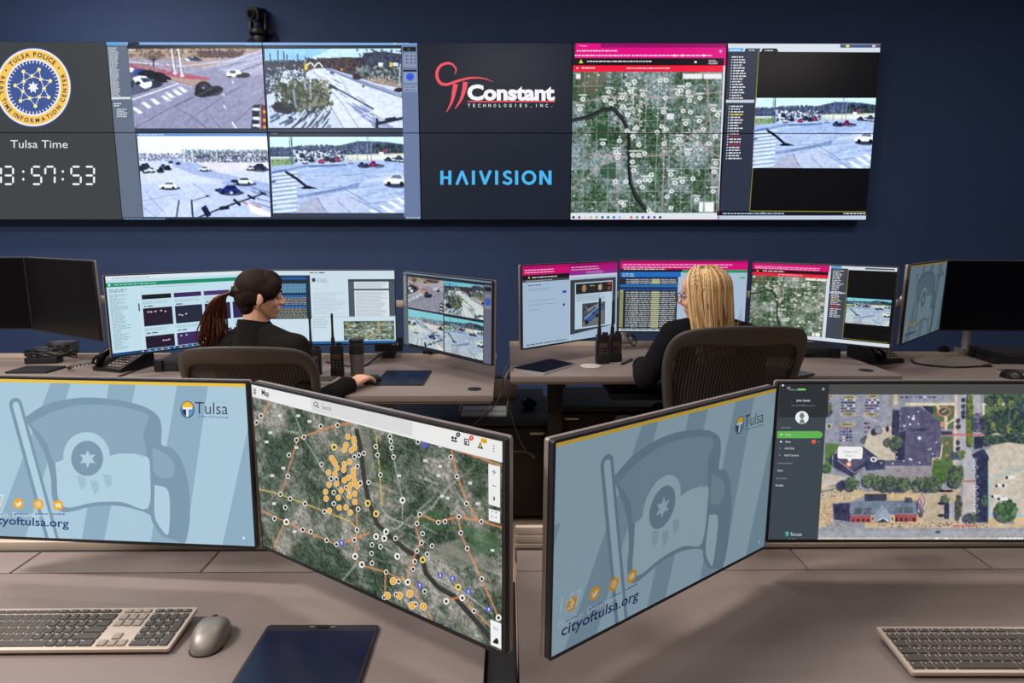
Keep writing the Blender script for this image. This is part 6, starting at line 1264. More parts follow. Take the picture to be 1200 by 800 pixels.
def hair_tied(t, H, o):
    R3 = H.to_3x3().to_4x4(); bm = B()
    def E(c, r, rot=(0, 0, 0)): ball(bm, H @ Vector(c), r, R3 @ Euler(rot).to_matrix().to_4x4(), 24, 14)
    E((-.020, 0, .036), (.098, .083, .092)); E((.038, 0, .080), (.055, .062, .040), (0, .5, 0)); E((-.055, 0, -.010), (.062, .072, .058)); E((-.085, 0, .020), (.038, .045, .045)); E((-.052, 0, -.052), (.044, .058, .040))
    for s_ in (-1, 1):
        E((.047, s_ * .054, .046), (.038, .019, .046), (0, .6, 0)); E((.050, s_ * .060, .022), (.022, .012, .036), (0, .35, 0)); E((.012, s_ * .066, .030), (.05, .018, .030), (0, .5, 0)); E((-.03, s_ * .066, .0), (.05, .016, .035), (0, .3, 0))
    hr = fused('hair', bm, M['hairA'], t, .005, 5, o)
    rng = random.Random(4); bm = B()
    # combed strands lying over the cap
    for k in range(120):
        s_ = rng.choice((-1, 1)); a = rng.uniform(.02, 1.45); p = []
        for j in range(9):
            f = j / 8; x = .088 - .20 * f; z = (.036 + .093 * math.cos(a) * (1 - .25 * f) * math.sqrt(max(0, 1 - ((x + .02) / .125) ** 2)) - .02 * f) ; y = s_ * .084 * math.sin(a) * math.sqrt(max(0, 1 - ((x + .02) / .118) ** 2)) * (1 - .25 * f)
            p.append(H @ Vector((x, y, z)) - o)
        tube(bm, p, [.0012, .0026, .0034, .0034, .0034, .0034, .0034, .003, .002], 5)
    for q in hr.data.polygons: pass
    obj('hair_strands', bm, M['hairS'], hr, 60)
    tie = H @ Vector((-.122, 0, .018))
    bm = B(); tube(bm, [H @ Vector((-.104, 0, .014)) - o, H @ Vector((-.130, 0, .020)) - o], [.023, .021], 14); obj('hair_tie', bm, M['black'], hr)
    end = at(246, 409, y=2.72); mid_ = at(252, 366, y=2.72)
    bm = B()
    for k in range(110):
        a, q = rng.uniform(0, 6.28), math.sqrt(rng.random()); off = Vector((math.cos(a) * q, math.sin(a) * q * .8, 0)); l = rng.uniform(.72, 1.06)
        c = [tie, tie + (mid_ - tie) * .45 + Vector((-.015, -.005, .012)) + off * .022, mid_ + off * .040 + Vector((.006 * math.sin(k), 0, 0)), mid_.lerp(end, .55) + off * .056 + Vector((.010 * math.sin(k * 1.7), 0, 0)), mid_.lerp(end, l) + off * (.056 if l < .95 else .03)]
        pts = [p - o for p in curve_pts(c, 4)]; n = len(pts); tube(bm, pts, [.0052 * (1 - .75 * (j / (n - 1)) ** 2) for j in range(n)], 5, flat=.7)
    obj('ponytail', bm, M['hairP'], hr, 60)
def hair_long(t, H, o):
    R3 = H.to_3x3().to_4x4(); bm = B()
    def E(c, r, rot=(0, 0, 0)): ball(bm, H @ Vector(c), r, R3 @ Euler(rot).to_matrix().to_4x4(), 24, 14)
    E((-.018, 0, .036), (.094, .080, .090)); E((-.045, 0, -.03), (.062, .076, .08)); E((-.055, 0, -.10), (.045, .074, .07)); E((-.055, 0, -.16), (.034, .066, .05))
    hr = fused('hair', bm, M['hairB'], t, .006, 5, o)
    rng = random.Random(7); bms = [B(), B(), B()]
    for k in range(1150):
        s_ = rng.choice((-1, 1)); x0 = rng.uniform(-.075, .066); lift = rng.uniform(0, .006)
        back = rng.random() < .45
        if back: th = rng.uniform(1.57, 3.14) * s_           # direction from the crown, 0 = face
        else: th = rng.uniform(.92, 1.75) * s_
        ex, ey = .104 + lift, .087 + lift; L = rng.uniform(.25, .315); wv = rng.uniform(0, 6.28); am = rng.uniform(.003, .009)
        cx0 = -.015; p = []
        r_start = rng.uniform(.12, .5)
        for j in range(6):                                   # over the skull
            f = r_start + (1 - r_start) * j / 5; el = f * math.pi / 2
            p.append((cx0 + ex * math.sin(el) * math.cos(th) + (.03 * (1 - f) if not back else 0), ey * math.sin(el) * math.sin(th), .036 + (.094 + lift) * math.cos(el)))
        bx, by, _ = p[-1]; w1 = rng.uniform(-.006, .006)
        for j in range(1, 8):                                # falling down
            f = j / 7; p.append((bx * (1 - .10 * f) - .012 * f - .02 * f * f * (1 if not back else .2), by * (1 - .13 * f * f) + w1 * math.sin(f * 5) + am * f * math.sin(f * 7 + wv), .036 - (L + .02 * math.cos(th)) * f))
        n = len(p); tube(bms[rng.choice((0, 0, 1, 1, 2) if lift > .003 else (0, 1, 2, 2))], [H @ Vector(q) - o for q in p], [.0027 * (1 - .6 * (j / (n - 1)) ** 3) for j in range(n)], 5, flat=.6)
    for q, mm in zip(bms, ('blond1', 'blond2', 'blond3')): obj('hair_strands', q, M[mm], hr, 60)
    for k in range(3):
        bm = B(); a = H @ Vector((-.10, -.04 + .02 * k, -.10)) - o; tube(bm, [a, a + Vector((.03, -.02, -.03)), a + Vector((.045, -.02, .01 + .02 * k))], [.0018, .0012, .0006], 4); obj('loose_strand', bm, M['hairB'], hr)
    # spectacles
    bm = B()
    for s_ in (-1, 1):
        c = [H @ Vector((.094 - .10 * (1 - math.cos(a * .0)) + .0, s_ * .034 + .027 * math.cos(a), -.002 + .023 * math.sin(a))) - o for a in [2 * math.pi * k / 20 for k in range(21)]]
        tube(bm, c, .0018, 6); tube(bm, [H @ Vector(q) - o for q in ((.094, s_ * .061, .004), (.04, s_ * .076, .006), (-.02, s_ * .082, .0))], .0018, 6)
    tube(bm, [H @ Vector(q) - o for q in ((.094, -.008, .004), (.097, 0, .008), (.094, .008, .004))], .0018, 6); obj('spectacles', bm, M['glass'], t)

# the dark-haired woman at the far left desk
A_head = at(306, 347, y=2.68); hz = ZA
A_shR = at(346, 408, y=2.60); A_shL = at(258, 410, y=2.78); A_neck = at(300, 381, y=2.675)
wrA = at(412, 449.5, y=2.74); mouseA = at(436, 443.5, z=ZA + .02)
elA = A_shR + Vector((.075, -.07, -.225))
A_p = Vector((at(292, 400, y=2.74).x, 2.72, cA.z - .632 + .10)); fl = .075
person('dark-haired woman with auburn ponytail in dark jacket, right hand on a mouse', A_head, .36, .06, 0.0, A_neck, A_shL, A_shR,
       ((A_shL.x + .02, A_shL.y + .12, A_shL.z - .24), (A_shL.x + .20, A_shL.y + .20, ZA + .045)), (elA, wrA), A_p,
       ((A_p.x - .12, A_p.y + .42, A_p.z + .0), (A_p.x + .12, A_p.y + .42, A_p.z + .0)), ((A_p.x - .13, A_p.y + .40, fl), (A_p.x + .13, A_p.y + .40, fl)),
       ((.9, .45, -.05), (0, 0, 1), (.4, -.9, 0), .5), ((mouseA - wrA).normalized() + Vector((0, 0, .12)), (0, 0, 1), (-.8, .6, 0), .62), 'jacket', hair_tied, (A_p.x, A_p.y, 0), .90)
# the blonde woman at the raised desk
B_head = at(824, 347, y=2.50); B_shL = at(790, 393, y=2.56); B_shR = at(880, 398, y=2.50); B_neck = at(836, 384, y=2.51)
wrB = at(752, 427, y=2.79); elB = at(757, 443, y=2.55)
B_p = Vector((at(862, 400, y=2.60).x, 2.60, cB.z - .632 + .10))
person('blonde woman with glasses in black top, facing left towards her screens', B_head, math.pi - .55, .08, 0.0, B_neck, B_shL, B_shR,
       (elB, wrB), ((B_shR.x + .06, B_shR.y + .10, B_shR.z - .25), (B_shR.x - .06, B_shR.y + .36, ZB + .05)), B_p,
       ((B_p.x - .20, B_p.y + .38, B_p.z), (B_p.x + .04, B_p.y + .42, B_p.z)), ((B_p.x - .2, B_p.y + .36, fl), (B_p.x + .06, B_p.y + .40, fl)),
       ((.75, .65, -.1), (0, 0, 1), (.65, -.75, 0), .5), ((-.5, .85, -.1), (0, 0, 1), (-.8, -.5, 0), .5), 'topB', hair_long, (B_p.x, B_p.y, 0), .89)

# ------------------------------------------------------------------ keyboards
ROWS = [[1.0 + .32, .25] + [1.05] * 12 + [1.05, .2] + [1, 1, 1, .2] + [1, 1, 1, 1],
        None]
def key_layout():
    """(x, y, w, d, light) in key units from the left and the back"""
    K = []
    def row(y, ws, d=1.0, x=0.0, light=False):
        for w_ in ws:
            if w_ > 0: K.append((x, y, w_, d, light))
            x += abs(w_)
        return x
    row(0, [1.38] + [1.135] * 12, .62); row(.72, [1] * 13 + [2]); row(1.72, [1.5] + [1] * 12 + [1.5]); row(2.72, [1.75] + [1] * 11 + [2.25]); row(3.72, [2.25] + [1] * 10 + [2.75]); row(4.72, [1.25, 1, 1, 1, 6.0, 1, 1, 1.25, 1.5])
    row(0, [1, 1, 1], .62, 15.3, True); row(.72, [1, 1, 1], 1, 15.3, True); row(1.72, [1, 1, 1], 1, 15.3, True); row(3.72, [-1, 1], 1, 15.3, True); row(4.72, [1, 1, 1], 1, 15.3, True)
    row(0, [1, 1, 1, 1], .62, 18.6); row(.72, [1] * 4, 1, 18.6); row(1.72, [1] * 3, 1, 18.6); K.append((21.6, 1.72, 1, 2, False)); row(2.72, [1] * 3, 1, 18.6); row(3.72, [1] * 3, 1, 18.6); K.append((21.6, 3.72, 1, 2, False)); row(4.72, [2, 1], 1, 18.6)
    return K
_keys = {}
def key_mesh(w_, d, light):
    k = (round(w_, 2), round(d, 2), light)
    if k not in _keys:
        bm = B(); box(bm, (0, 0, .0015), (w_ * .01905 - .003, d * .01905 - .003, .003), bev=.0008, seg=1)
        n = len(bm.faces); x, y = -w_ * .01905 / 2 + .0045, d * .01905 / 2 - .0048
        v = [bm.verts.new(p) for p in ((x, y - .0022, .0032), (x + .0028, y - .0022, .0032), (x + .0028, y, .0032), (x, y, .0032))]; f = bm.faces.new(v); f.material_index = 1
        me = bpy.data.meshes.new('key'); bm.normal_update(); bm.to_mesh(me); bm.free(); me.materials.append(M['keylt' if light else 'key']); me.materials.append(M['leg']); _keys[k] = me
    return _keys[k]
def keyboard(label, corner, ax, seen, group='silver keyboards on the front desks', parts=True):
    """corner: back left corner on the desk; ax: direction to the right; seen: which key columns lie in the picture"""
    W, D = 22.6 * .01905 + .012, 5.72 * .01905 + .014; a = math.atan2(ax.y, ax.x)
    t = thing('keyboard', label, 'keyboard', corner, (0, 0, a), group)
    tilt = Matrix.Translation((0, -D, .006)) @ Matrix.Rotation(math.radians(5.5), 4, 'X') @ Matrix.Translation((0, D, 0))
    bm = B(); prism(bm, rrect(W, D, .004, 3, W / 2, -D / 2), .007, tilt, bev=.0015); obj('deck', bm, M['kb'], t)
    bm = B(); box(bm, (W / 2, -.016, .008), (W - .03, .02, .016), bev=.003); obj('foot_bar', bm, M['black'], t)
    rest = B(); nrest = 0
    for (x, y, w_, d, lt) in key_layout():
        L = tilt @ Matrix.Translation((.006 + (x + w_ / 2) * .01905, -.007 - (y + d / 2) * .01905, .007))
        if seen(x + w_ / 2, y):
            o = bpy.data.objects.new('key', key_mesh(w_, d, lt)); COL.objects.link(o); o.parent = t; o.matrix_local = L
        else: box(rest, L.translation, (w_ * .01905 - .003, d * .01905 - .003, .003), L.to_3x3().to_4x4()); nrest += 1
    if nrest: tag(obj('further_keys', rest, M['key'], t), kind='stuff')
    else: rest.free()
    return t
kl_tr = at(230, 716, z=ZF + .018); W_ = 22.6 * .01905 + .012
keyboard('silver keyboard with dark keys beside the graphite mouse', Vector((kl_tr.x - W_ + .002, kl_tr.y + .004, ZF)), Vector((1, .004, 0)), lambda x, y: x > 8.6)
kr_tl = at(1027.5, 738, z=ZF + .018)
keyboard('silver keyboard at the lower right under the aerial photo monitor', Vector((kr_tl.x - .002, kr_tl.y + .003, ZF)), Vector((1, -.01, 0)), lambda x, y: x < 13.2)

# ------------------------------------------------------------------ mouse and tablets
def mouse(label, c, rz, s_=1.0, m='mouse'):
    t = thing('computer_mouse', label, 'mouse', c, (0, 0, rz)); bm = B(); nu, nv = 24, 9; rows = []
    for j in range(nv + 1):
        f = j / nv; ring = []
        for k in range(nu):
            a = 2 * math.pi * k / nu; x, y = (.0335 + .0025 * math.sin(a)) * math.copysign(abs(math.cos(a)) ** .75, math.cos(a)), .052 * math.copysign(abs(math.sin(a)) ** .85, math.sin(a))
            sc = math.cos(f * math.pi / 2) ** .55; top = .039 * (1 - .34 * ((y * sc - .010) / .052) ** 2)
            ring.append(bm.verts.new((x * sc * s_ * (1 + .04 * math.sin(f * 3)), y * sc * s_, top * math.sin(f * math.pi / 2) ** .8 * s_)))
        rows.append(ring)
    for a, b_ in zip(rows, rows[1:]):
        for k in range(nu): bm.faces.new((a[k], a[(k + 1) % nu], b_[(k + 1) % nu], b_[k]))
    bm.faces.new(list(reversed(rows[0]))); bmesh.ops.remove_doubles(bm, verts=rows[-1], dist=1e-4); obj('shell', bm, M[m], t, 50)
    bm = B(); cyl(bm, (-.004 * s_, .030 * s_, .0275 * s_), (.004 * s_, .030 * s_, .0275 * s_), .0095 * s_, n=16); obj('scroll_wheel', bm, M['black'], t)
    bm = B(); prism(bm, rrect(.062 * s_, .104 * s_, .028 * s_, 6), .003 * s_); obj('sole', bm, M['black'], t)
    return t
mouse('graphite grey mouse between the keyboard and the navy tablet', at(247, 751, z=ZF), .10)
mouse('black mouse under the hand of the dark-haired woman', mouseA - Vector((0, 0, .022)), -.5, .95, 'black')
mouse('black mouse at the right edge behind the front monitor', at(1186, 443, z=ZA), .2, 1.0, 'black')
def slab_tablet(name, label, TL, TR, BL, z, top=.016, edge='tabf', glass='tab', th=.007, h=None, cat='tablet'):
    a, b_, c = (at(*p, z=z + th) for p in (TL, TR, BL)); ax = (b_ - a); w_ = ax.length; ang = math.atan2(ax.y, ax.x); dy = h or (a - c).length
    t = thing(name, label, cat, (a.x, a.y, z), (0, 0, ang))
    bm = B(); prism(bm, rrect(w_, dy, .008, 4, w_ / 2, -dy / 2), th, None, bev=.002); obj('frame', bm, M[edge], t)
    bm = B(); box(bm, (w_ / 2, -dy / 2 - top / 2 + .002, th + .0002), (w_ - .014, dy - top - .012, .0008)); obj('screen', bm, M[glass], t)
    return t, w_, dy, th
t, w_, dy, th = slab_tablet('writing_tablet', 'navy writing tablet in black frame at the front desk edge', (314, 731.5), (445, 731.5), (279, 800), ZF, .018, h=.262)
bm = B(); prism(bm, rrect(.022, .009, .0045, 5, w_ * .5, -.0085), .0014, Matrix.Translation((0, 0, th))); obj('button', bm, M['black'], t)
for q in (-.021, .021): bm = B(); prism(bm, rrect(.010, .004, .002, 3, w_ * .5 + q, -.0085), .0008, Matrix.Translation((0, 0, th))); obj('indicator', bm, M['mouse'], t)
slab_tablet('writing_tablet', 'navy slab tablet lying right of the hand on the mouse', (453, 433.5), (506, 433.5), (440.5, 450), ZA, .012)
slab_tablet('writing_tablet', 'navy slab tablet half hidden by the chair of the blonde woman', (905, 428), (956, 437.5), (890, 436), ZB, .01)
a, b_, c = at(645, 419.5, z=ZB + .01), at(675, 425.5, z=ZB + .01), at(598.5, 431, z=ZB + .01)
t = thing('slate_tablet', 'black glass tablet with silver edge by the left corner of the raised desk', 'tablet', (c.x, c.y, ZB)); d = at(637, 437, z=ZB + .01)
bm = B(); prism(bm, [(p.x - c.x, p.y - c.y) for p in (c, d, b_, a)], .009, None, bev=.002); obj('body', bm, M['silver'], t)
ce = (a + b_ + c + d) / 4
bm = B(); prism(bm, [((p.x - ce.x) * .95 + ce.x - c.x, (p.y - ce.y) * .93 + ce.y - c.y) for p in (c, d, b_, a)], .001, Matrix.Translation((0, 0, .009))); obj('screen', bm, M['blackg'], t)

# ------------------------------------------------------------------ radios
def radio(label, px, py, y, z, top, ant, wd, group):
    p = at(px, py, z=z); h = at(px, top, y=p.y).z - z; ha = at(px, ant, y=p.y).z - z; w_ = wd
    t = thing('two_way_radio', label, 'radio', (p.x, p.y, z), (0, 0, .12), group)
    bm = B(); box(bm, (0, 0, h / 2), (w_, .038, h), bev=.006); box(bm, (0, -.004, h * .16), (w_ * 1.04, .042, h * .3), bev=.005); obj('body', bm, M['black'], t)
    bm = B(); box(bm, (0, -.0205, h * .64), (w_ * .62, .003, h * .17), bev=.001); obj('display', bm, M['radiolcd'], t)
    bm = B()
    for r_ in range(4):
        for k in range(3): box(bm, ((k - 1) * w_ * .26, -.0215, h * (.26 + .075 * r_)), (w_ * .17, .004, h * .045), bev=.001)
    obj('keypad', bm, M['key'], t)
    x = -w_ * .28; bm = B(); tube(bm, [(x, 0, h - .004), (x, 0, h + .03), (x, 0, h + .04), (x, 0, ha * .8), (x, 0, ha - .01), (x, 0, ha)], [.0105, .009, .0065, .005, .0058, .004], 10); obj('antenna', bm, M['black'], t)
    for q in (.08, .32): bm = B(); lathe(bm, [(.007, 0), (.0075, .006), (.006, .013)], 12, Matrix.Translation((q * w_, 0, h - .001))); obj('knob', bm, M['black'], t)
    bm = B(); box(bm, (0, .022, h * .55), (w_ * .45, .01, h * .5), bev=.003); obj('belt_clip', bm, M['dark'], t)
    return t
radio('black two-way radio between the woman and the steel tumbler', 396, 441, 2.95, ZA, 404, 367, .058, 'two-way radios')
radio('black two-way radio half hidden behind the dark jacket shoulder', 370, 438, 2.95, ZA, 408, 370, .058, 'two-way radios')
radio('left one of the two black radios on the raised desk', 705.5, 425.5, 2.9, ZB, 392, 349, .060, 'two-way radios')
radio('right one of the two black radios on the raised desk', 720.5, 423, 2.9, ZB, 391, 352, .056, 'two-way radios')

# ------------------------------------------------------------------ tumbler, coaster, pen, small things
p = at(419, 440, z=ZA); hh = at(419, 396.5, y=p.y).z - ZA; r = .034
t = thing('travel_tumbler', 'tall brushed steel tumbler with black lid on the desk', 'tumbler', (p.x, p.y, ZA))
bm = B(); lathe(bm, [(.030, 0), (.031, .004), (.0325, hh * .3), (.0345, hh * .60), (.0345, hh * .62)], 32); obj('body', bm, M['steel'], t)
bm = B(); lathe(bm, [(.0355, hh * .60), (.0358, hh * .62), (.0355, hh * .86), (.0335, hh * .90)], 32); obj('grip_band', bm, M['chairb'], t)
bm = B(); lathe(bm, [(.0335, hh * .90), (.035, hh * .915), (.035, hh * .975), (.032, hh)], 32); obj('lid', bm, M['black'], t)
p = at(692, 429.5, z=ZB); bm = B(); lathe(bm, [(.046, 0), (.048, .003), (.045, .006)], 36); o = obj('coaster', bm, M['coast']); o.location = p; tag(o, 'round pale speckled coaster in front of the two radios', 'coaster')
a, b_ = at(728, 428, z=ZB), at(741, 422.5, z=ZB); t = thing('pen', 'black pen lying near the forearm of the blonde woman', 'pen', (a.x, a.y, ZB + .006)); d = b_ - a
bm = B(); tube(bm, [(0, 0, 0), d * .06, d * .1, d], [.002, .004, .0055, .0055], 10); obj('barrel', bm, M['black'], t); bm = B(); tube(bm, [d * .6 + Vector((0, 0, .007)), d * .97 + Vector((0, 0, .006))], .0015, 6); obj('clip', bm, M['dark'], t)
a, b_ = at(8, 437.0, z=ZA), at(55, 437.5, z=ZA); t = thing('notebook', 'thin dark notebook at left edge of the far left desk', 'notebook', ((a.x + b_.x) / 2, a.y + .06, ZA))
bm = B(); prism(bm, rrect((b_.x - a.x), .15, .006), .010, None, bev=.002); obj('cover', bm, M['tabf'], t); bm = B(); box(bm, (0, 0, .005), (b_.x - a.x - .004, .146, .006)); obj('pages', bm, M['paper'], t)

# laptop keyboard glimpsed beside the woman's forearm
p = at(390, 447, z=ZA); t = thing('keyboard', 'small silver keyboard partly hidden by the dark jacket sleeve', 'keyboard', (p.x - .16, p.y, ZA), (0, 0, -.05))
bm = B(); prism(bm, rrect(.36, .13, .006), .012, None, bev=.003); obj('deck', bm, M['kb'], t); bm = B()
for r_ in range(5):
    for k in range(17): box(bm, (-.165 + k * .0205, .048 - r_ * .0225, .0135), (.017, .018, .004), bev=.001, seg=1)
tag(obj('keys', bm, M['key'], t), kind='stuff')
p = at(1176, 441, z=ZA); t = thing('keyboard', 'silver keyboard corner at right edge beside the black mouse', 'keyboard', (p.x + .21, p.y + .035, ZA), (0, 0, -.1))
bm = B(); prism(bm, rrect(.36, .12, .006), .012, None, bev=.003); obj('deck', bm, M['kb'], t); bm = B()
for r_ in range(5):
    for k in range(17): box(bm, (-.165 + k * .0205, .045 - r_ * .0215, .0135), (.017, .018, .004), bev=.001, seg=1)
tag(obj('keys', bm, M['key'], t), kind='stuff')

# ------------------------------------------------------------------ desk phones
def phone(label, c, rz, z):
    t = thing('desk_phone', label, 'phone', (c.x, c.y, z), (0, 0, rz), 'desk phones')
    pr = [(-.10, 0), (.10, 0), (.10, .085), (.085, .09), (-.10, .018)]           # side outline, y and z
    bm = B(); prism(bm, pr, .185, Matrix(((0, 0, 1, -.0925), (1, 0, 0, 0), (0, 1, 0, 0), (0, 0, 0, 1))), bev=.004); obj('base', bm, M['black'], t)
    sl = Matrix.Translation((0, -.10, .018)) @ Matrix.Rotation(math.atan2(.072, .185), 4, 'X')
    bm = B(); box(bm, (0, 0, 0), (.085, .05, .004), bev=.001); bmesh.ops.transform(bm, matrix=sl @ Matrix.Translation((.035, .165, .001)), verts=bm.verts); obj('display', bm, M['lcd'], t)
    for r_ in range(5):
        for k in range(4):
            bm = B(); box(bm, (0, 0, 0), (.017, .012, .006), bev=.002); bmesh.ops.transform(bm, matrix=sl @ Matrix.Translation((.005 + k * .023, .022 + r_ * .022, .003)), verts=bm.verts); obj('key', bm, M['keylt'], t)
    bm = B(); pts = [sl @ Vector((-.062, y, zz)) for y, zz in ((.005, .012), (.02, .026), (.06, .036), (.11, .038), (.15, .034), (.185, .024), (.2, .012))]; tube(bm, pts, [.024, .026, .017, .016, .017, .026, .024], 12); obj('handset', bm, M['blackg'], t)
    bm = B(); a, q = Vector((-.09, -.06, .02)), []
    for k in range(90):
        f = k / 89; th_ = k * 1.1; q.append(a + Vector((-.10 * math.sin(f * 2.2), -.08 * f + .03 * math.sin(f * 6), .004 - .014 * f)) + Vector((math.cos(th_) * .006, math.sin(th_) * .002, math.sin(th_) * .006 + .004)))
    tube(bm, q, .0022, 5); obj('cord', bm, M['black'], t)
    return t
p = at(146, 431, z=ZA); phone('black desk phone before the green bar monitor at left', p, -.35, ZA)
p = at(1030, 424, z=ZA); phone('black desk phone under the city map monitor at right', Vector((p.x, p.y + .04, 0)), .3, ZA)

# receiver-like curved handset and adapter bundle on the left desk
p = at(75, 416, z=ZA); t = thing('power_outlet_box', 'grey desk outlet box with sockets on the left far desk', 'outlet box', (p.x, p.y, ZA), (0, 0, .1))
bm = B(); box(bm, (0, 0, .04), (.135, .07, .08), (0, 0, 0), bev=.006); obj('housing', bm, M['outlet'], t)
for k in range(3):
    bm = B(); box(bm, (-.045 + k * .042, -.036, .045), (.032, .003, .038), bev=.002); s_ = obj('socket', bm, M['tabf'], t)
    bm = B(); [box(bm, (-.045 + k * .042 + dx, -.0378, .05), (.003, .002, .011)) for dx in (-.006, .006)]; obj('slot', bm, M['blackg'], s_)
p = at(52, 425, z=ZA); rg = random.Random(3); t = thing('power_adapter', 'black power adapter with a bundled cable on the left desk', 'power adapter', (p.x, p.y, ZA))
bm = B(); box(bm, (0, 0, .017), (.16, .065, .034), (0, 0, .1), bev=.006); obj('brick', bm, M['black'], t); bm = B()
for k in range(7):
    c = [Vector((.13 * math.cos(a) + .02 * rg.random() - .0 , .05 * math.sin(a) + .03 + .02 * rg.random(), .03 + .03 * rg.random() + .012 * math.sin(2 * a + k))) for a in [2 * math.pi * j / 8 + k for j in range(9)]]
    tube(bm, curve_pts(c, 4), .0035, 6)
obj('cable', bm, M['black'], t)

# rugged laptops / docks
def rugged_laptop(label, c, rz, z, w_=.33, d=.27, th=.05):
    t = thing('rugged_laptop', label, 'laptop', (c.x, c.y, z), (0, 0, rz), 'closed black laptops')
    bm = B(); prism(bm, rrect(w_, d, .018, 4), th * .55, None, bev=.006); obj('base', bm, M['black'], t)
    bm = B(); prism(bm, rrect(w_ * .98, d * .97, .018, 4), th * .4, Matrix.Translation((0, 0, th * .58)), bev=.006); obj('lid', bm, M['tabf'], t)
    for sx in (-1, 1):
        for sy in (-1, 1): bm = B(); box(bm, (sx * w_ * .47, sy * d * .47, th * .5), (.04, .04, th), bev=.008); obj('corner_bumper', bm, M['black'], t)
    bm = B(); box(bm, (0, -d / 2 - .004, th * .5), (.11, .014, .016), bev=.004); obj('handle', bm, M['dark'], t)
    return t
p = at(1168, 424, z=ZA); rugged_laptop('thick black rugged laptop on the far right desk', Vector((p.x + .16, p.y + .03, 0)), -.12, ZA, .40, .21, .062)
p = at(196, 436, z=ZA); rugged_laptop('closed black laptop left of the dark-haired woman\'s chair', Vector((p.x + .09, p.y + .13, 0)), .05, ZA, .30, .22, .06)
p = at(952, 417, z=ZB); rugged_laptop('closed black laptop behind the chair of the blonde woman', Vector((p.x - .06, p.y + .06, 0)), -.1, ZB, .34, .20, .05)

# power box, cameras, cables of the woman's desk
p = at(458, 417, z=ZA); t = thing('power_box', 'black power box on a foot behind the tumbler', 'power box', (p.x, p.y - .05, ZA))
bm = B(); box(bm, (0, 0, .02), (.07, .05, .04), bev=.004); obj('foot', bm, M['black'], t); bm = B(); box(bm, (.0, 0, .075), (.15, .045, .075), bev=.006); b0 = obj('housing', bm, M['dark'], t)
for q in (.03, .05): bm = B(); cyl(bm, (q, -.0225, .08), (q, -.026, .08), .006, n=12); obj('knob', bm, M['silver'], t)
p = at(506, 417, z=ZA); t = thing('webcam', 'small black webcam below the four camera screen', 'webcam', (p.x, p.y - .03, ZA)); bm = B(); tube(bm, [(-.045, 0, .03), (-.04, 0, .03), (.04, 0, .03), (.045, 0, .03)], [.012, .02, .02, .012], 14); obj('body', bm, M['black'], t); bm = B(); cyl(bm, (0, -.018, .03), (0, -.026, .03), .011, n=16); obj('lens', bm, M['blackg'], t); bm = B(); box(bm, (0, .0, .006), (.05, .04, .012), bev=.003); obj('foot', bm, M['black'], t)
p = at(1113, 414, z=ZA + .02); t = thing('desk_clip', 'small black clip sitting on the pale rear rail', 'clip', (p.x, 3.563, ZA + .02)); bm = B(); box(bm, (0, 0, .012), (.055, .022, .022), bev=.003); obj('body', bm, M['black'], t); bm = B(); box(bm, (0, 0, .028), (.03, .014, .012), bev=.003); obj('latch', bm, M['dark'], t)
def cable(label, pts, r=.0035, m='black', plug=None):
    t = thing('cable', label, 'cable', pts[0]); o = Vector(pts[0]); bm = B(); tube(bm, [p - o for p in curve_pts(pts, 6)], r, 6); obj('lead', bm, M[m], t)
    if plug is not None:
        d = (Vector(pts[-1]) - Vector(pts[-2])).normalized(); e = Vector(pts[-1]) - o; bm = B(); tube(bm, [e, e + d * .012, e + d * .05], [.005, .011, .011], 8); obj('plug', bm, M['black'], t); bm = B(); tube(bm, [e + d * .05, e + d * .065], .008, 8); obj('pin', bm, M['gold'], t)
cable('thin cable hanging off the right corner of the left far desk', [at(660, 402, y=3.50), at(625, 408, y=3.45), at(601, 417, y=3.3), at(590, 440, y=3.15), at(588, 458, y=3.15), at(577, 478, y=3.1), at(555, 497, y=3.12)], .0035, 'cable')
cable('thin cable looping down between the two far desks', [at(602, 432, z=ZB + .006), at(597, 433, z=ZB + .008), at(592, 446, y=2.78), at(596, 470, y=2.9), at(605, 505, y=3.1), at(616, 527, y=3.15), at(626, 536, y=3.15), at(624, 532, y=3.14), at(612, 529, y=3.14), at(596, 529.5, y=3.13), at(580, 532, y=3.12)], .0035, 'cable')
cable('black cable with brass pin lying on the far right desk', [at(1068, 421, z=ZA + .005), at(1072, 425, z=ZA + .005), at(1090, 428, z=ZA + .005), at(1120, 430, z=ZA + .005), at(1150, 429, z=ZA + .005)], .005, 'black', True)
cable('black cables running over the rear rail behind the radio', [at(383, 424, z=ZA + .005), at(410, 429, z=ZA + .005), at(428, 428, z=ZA + .005), at(442, 418, y=3.42), at(452, 412, y=3.45)], .005)
cable('blue cable behind the desk phone at left', [at(168, 424, z=ZA + .004), at(180, 422, z=ZA + .004), at(190, 420.5, z=ZA + .004), at(205, 420, z=ZA + .004)], .004, 'blue')
cable('black cable loop under the call table screen', [at(735, 392, y=3.42), at(738, 400, y=3.40), at(743, 405, y=3.41), at(746, 399, y=3.43), at(740, 391, y=3.44)], .004)

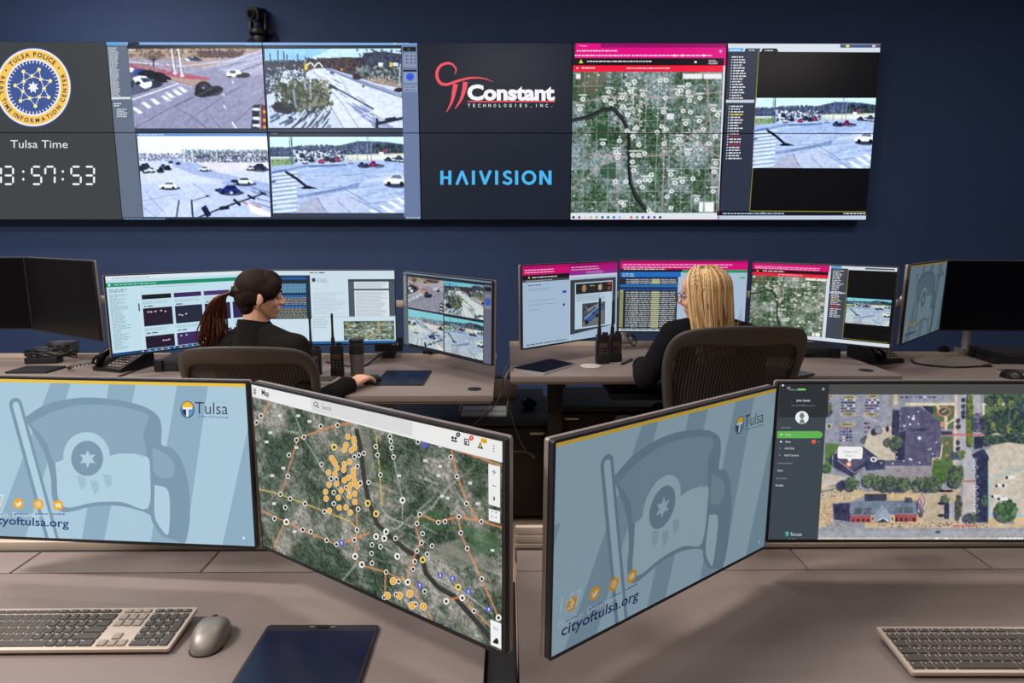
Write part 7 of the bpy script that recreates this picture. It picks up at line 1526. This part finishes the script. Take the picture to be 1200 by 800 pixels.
# things on the cabinet between the desks
p = at(567, 484, z=.54); t = thing('paper_tray', 'pale wire tray with papers on the black cabinet', 'paper tray', (p.x, p.y + .02, .54)); bm = B(); box(bm, (0, 0, .005), (.24, .20, .008), bev=.002); obj('papers', bm, M['paper'], t)
bm = B()
for sx in (-1, 1): tube(bm, [(sx * .125, -.105, .006), (sx * .125, -.105, .035), (sx * .125, .105, .035), (sx * .125, .105, .006)], .003, 6)
tube(bm, [(-.125, -.105, .035), (.125, -.105, .035)], .003, 6); obj('wire_frame', bm, M['silver'], t)
p = at(575, 470, z=.54); t = thing('folder_stack', 'grey brown folder box standing behind the paper tray', 'folder', (p.x + .03, p.y + .13, .54), (0, 0, -.05)); bm = B(); box(bm, (0, 0, .055), (.24, .09, .11), bev=.004); obj('box', bm, M['folder'], t); bm = B(); box(bm, (0, 0, .112), (.23, .08, .004)); obj('lid', bm, M['dark'], t)
p = at(620, 478, z=.54); t = thing('small_gadget', 'small rounded black device on the cabinet under the desk gap', 'gadget', (p.x, p.y, .54), (0, 0, .3)); bm = B(); ball(bm, (0, 0, .032), (.042, .05, .032)); obj('body', bm, M['blackg'], t); bm = B(); lathe(bm, [(.032, 0), (.034, .006), (.028, .01)], 20); obj('foot', bm, M['black'], t)  # unidentified black gadget, only its rounded shape is known
bm = B(); tt = thing('keyboard_tray', 'black keyboard tray slung under the raised far desk', 'tray', (.78, 2.98, ZB - .12)); box(bm, (0, 0, 0), (.62, .30, .02), bev=.004); obj('shelf', bm, M['black'], tt)
for sx in (-1, 1): bm = B(); box(bm, (sx * .25, 0, .048), (.03, .26, .09)); obj('slide', bm, M['dark'], tt)
bm = B(); box(bm, (0, -.155, .006), (.62, .012, .03), bev=.003); obj('front_lip', bm, M['dark'], tt)

# ------------------------------------------------------------------ camera above the video wall
p = at(305, 49, y=5.44); t = thing('pan_tilt_camera', 'black pan tilt camera standing on top of the video wall', 'camera', (p.x, 5.43, PZ0 + PH + .0))
bm = B(); lathe(bm, [(.055, 0), (.06, .01), (.058, .05), (.05, .06)], 24); obj('base', bm, M['black'], t)
bm = B(); lathe(bm, [(.066, .062), (.075, .075), (.07, .10), (.05, .112)], 24); obj('turntable', bm, M['black'], t)
for sx in (-1, 1): bm = B(); box(bm, (sx * .058, 0, .16), (.018, .06, .13), bev=.008); obj('yoke_arm', bm, M['black'], t)
bm = B(); Mh = Matrix.Translation((0, -.01, .215)) @ Matrix.Rotation(-.35, 4, 'Z') @ Matrix.Rotation(.2, 4, 'X')
prism(bm, rrect(.11, .10, .035, 5), .13, Mh @ Matrix.Translation((0, -.065, 0)) @ FACE_Y, bev=.012); hd = obj('camera_head', bm, M['black'], t)
bm = B(); cyl(bm, Mh @ Vector((0, -.064, 0)), Mh @ Vector((0, -.085, 0)), .036, .033, 24); obj('lens_barrel', bm, M['dark'], hd); bm = B(); cyl(bm, Mh @ Vector((0, -.0845, 0)), Mh @ Vector((0, -.087, 0)), .026, n=24); obj('lens', bm, M['blackg'], hd)
bm = B()
for k in range(3): tube(bm, curve_pts([(.04 - .04 * k, .05, .05), (.10 - .09 * k, .055, .10 - .02 * k), (.11 - .11 * k, .05, .03), (.03 - .03 * k, .056, .005)], 6), .005, 6)
obj('cable', bm, M['black'], t)
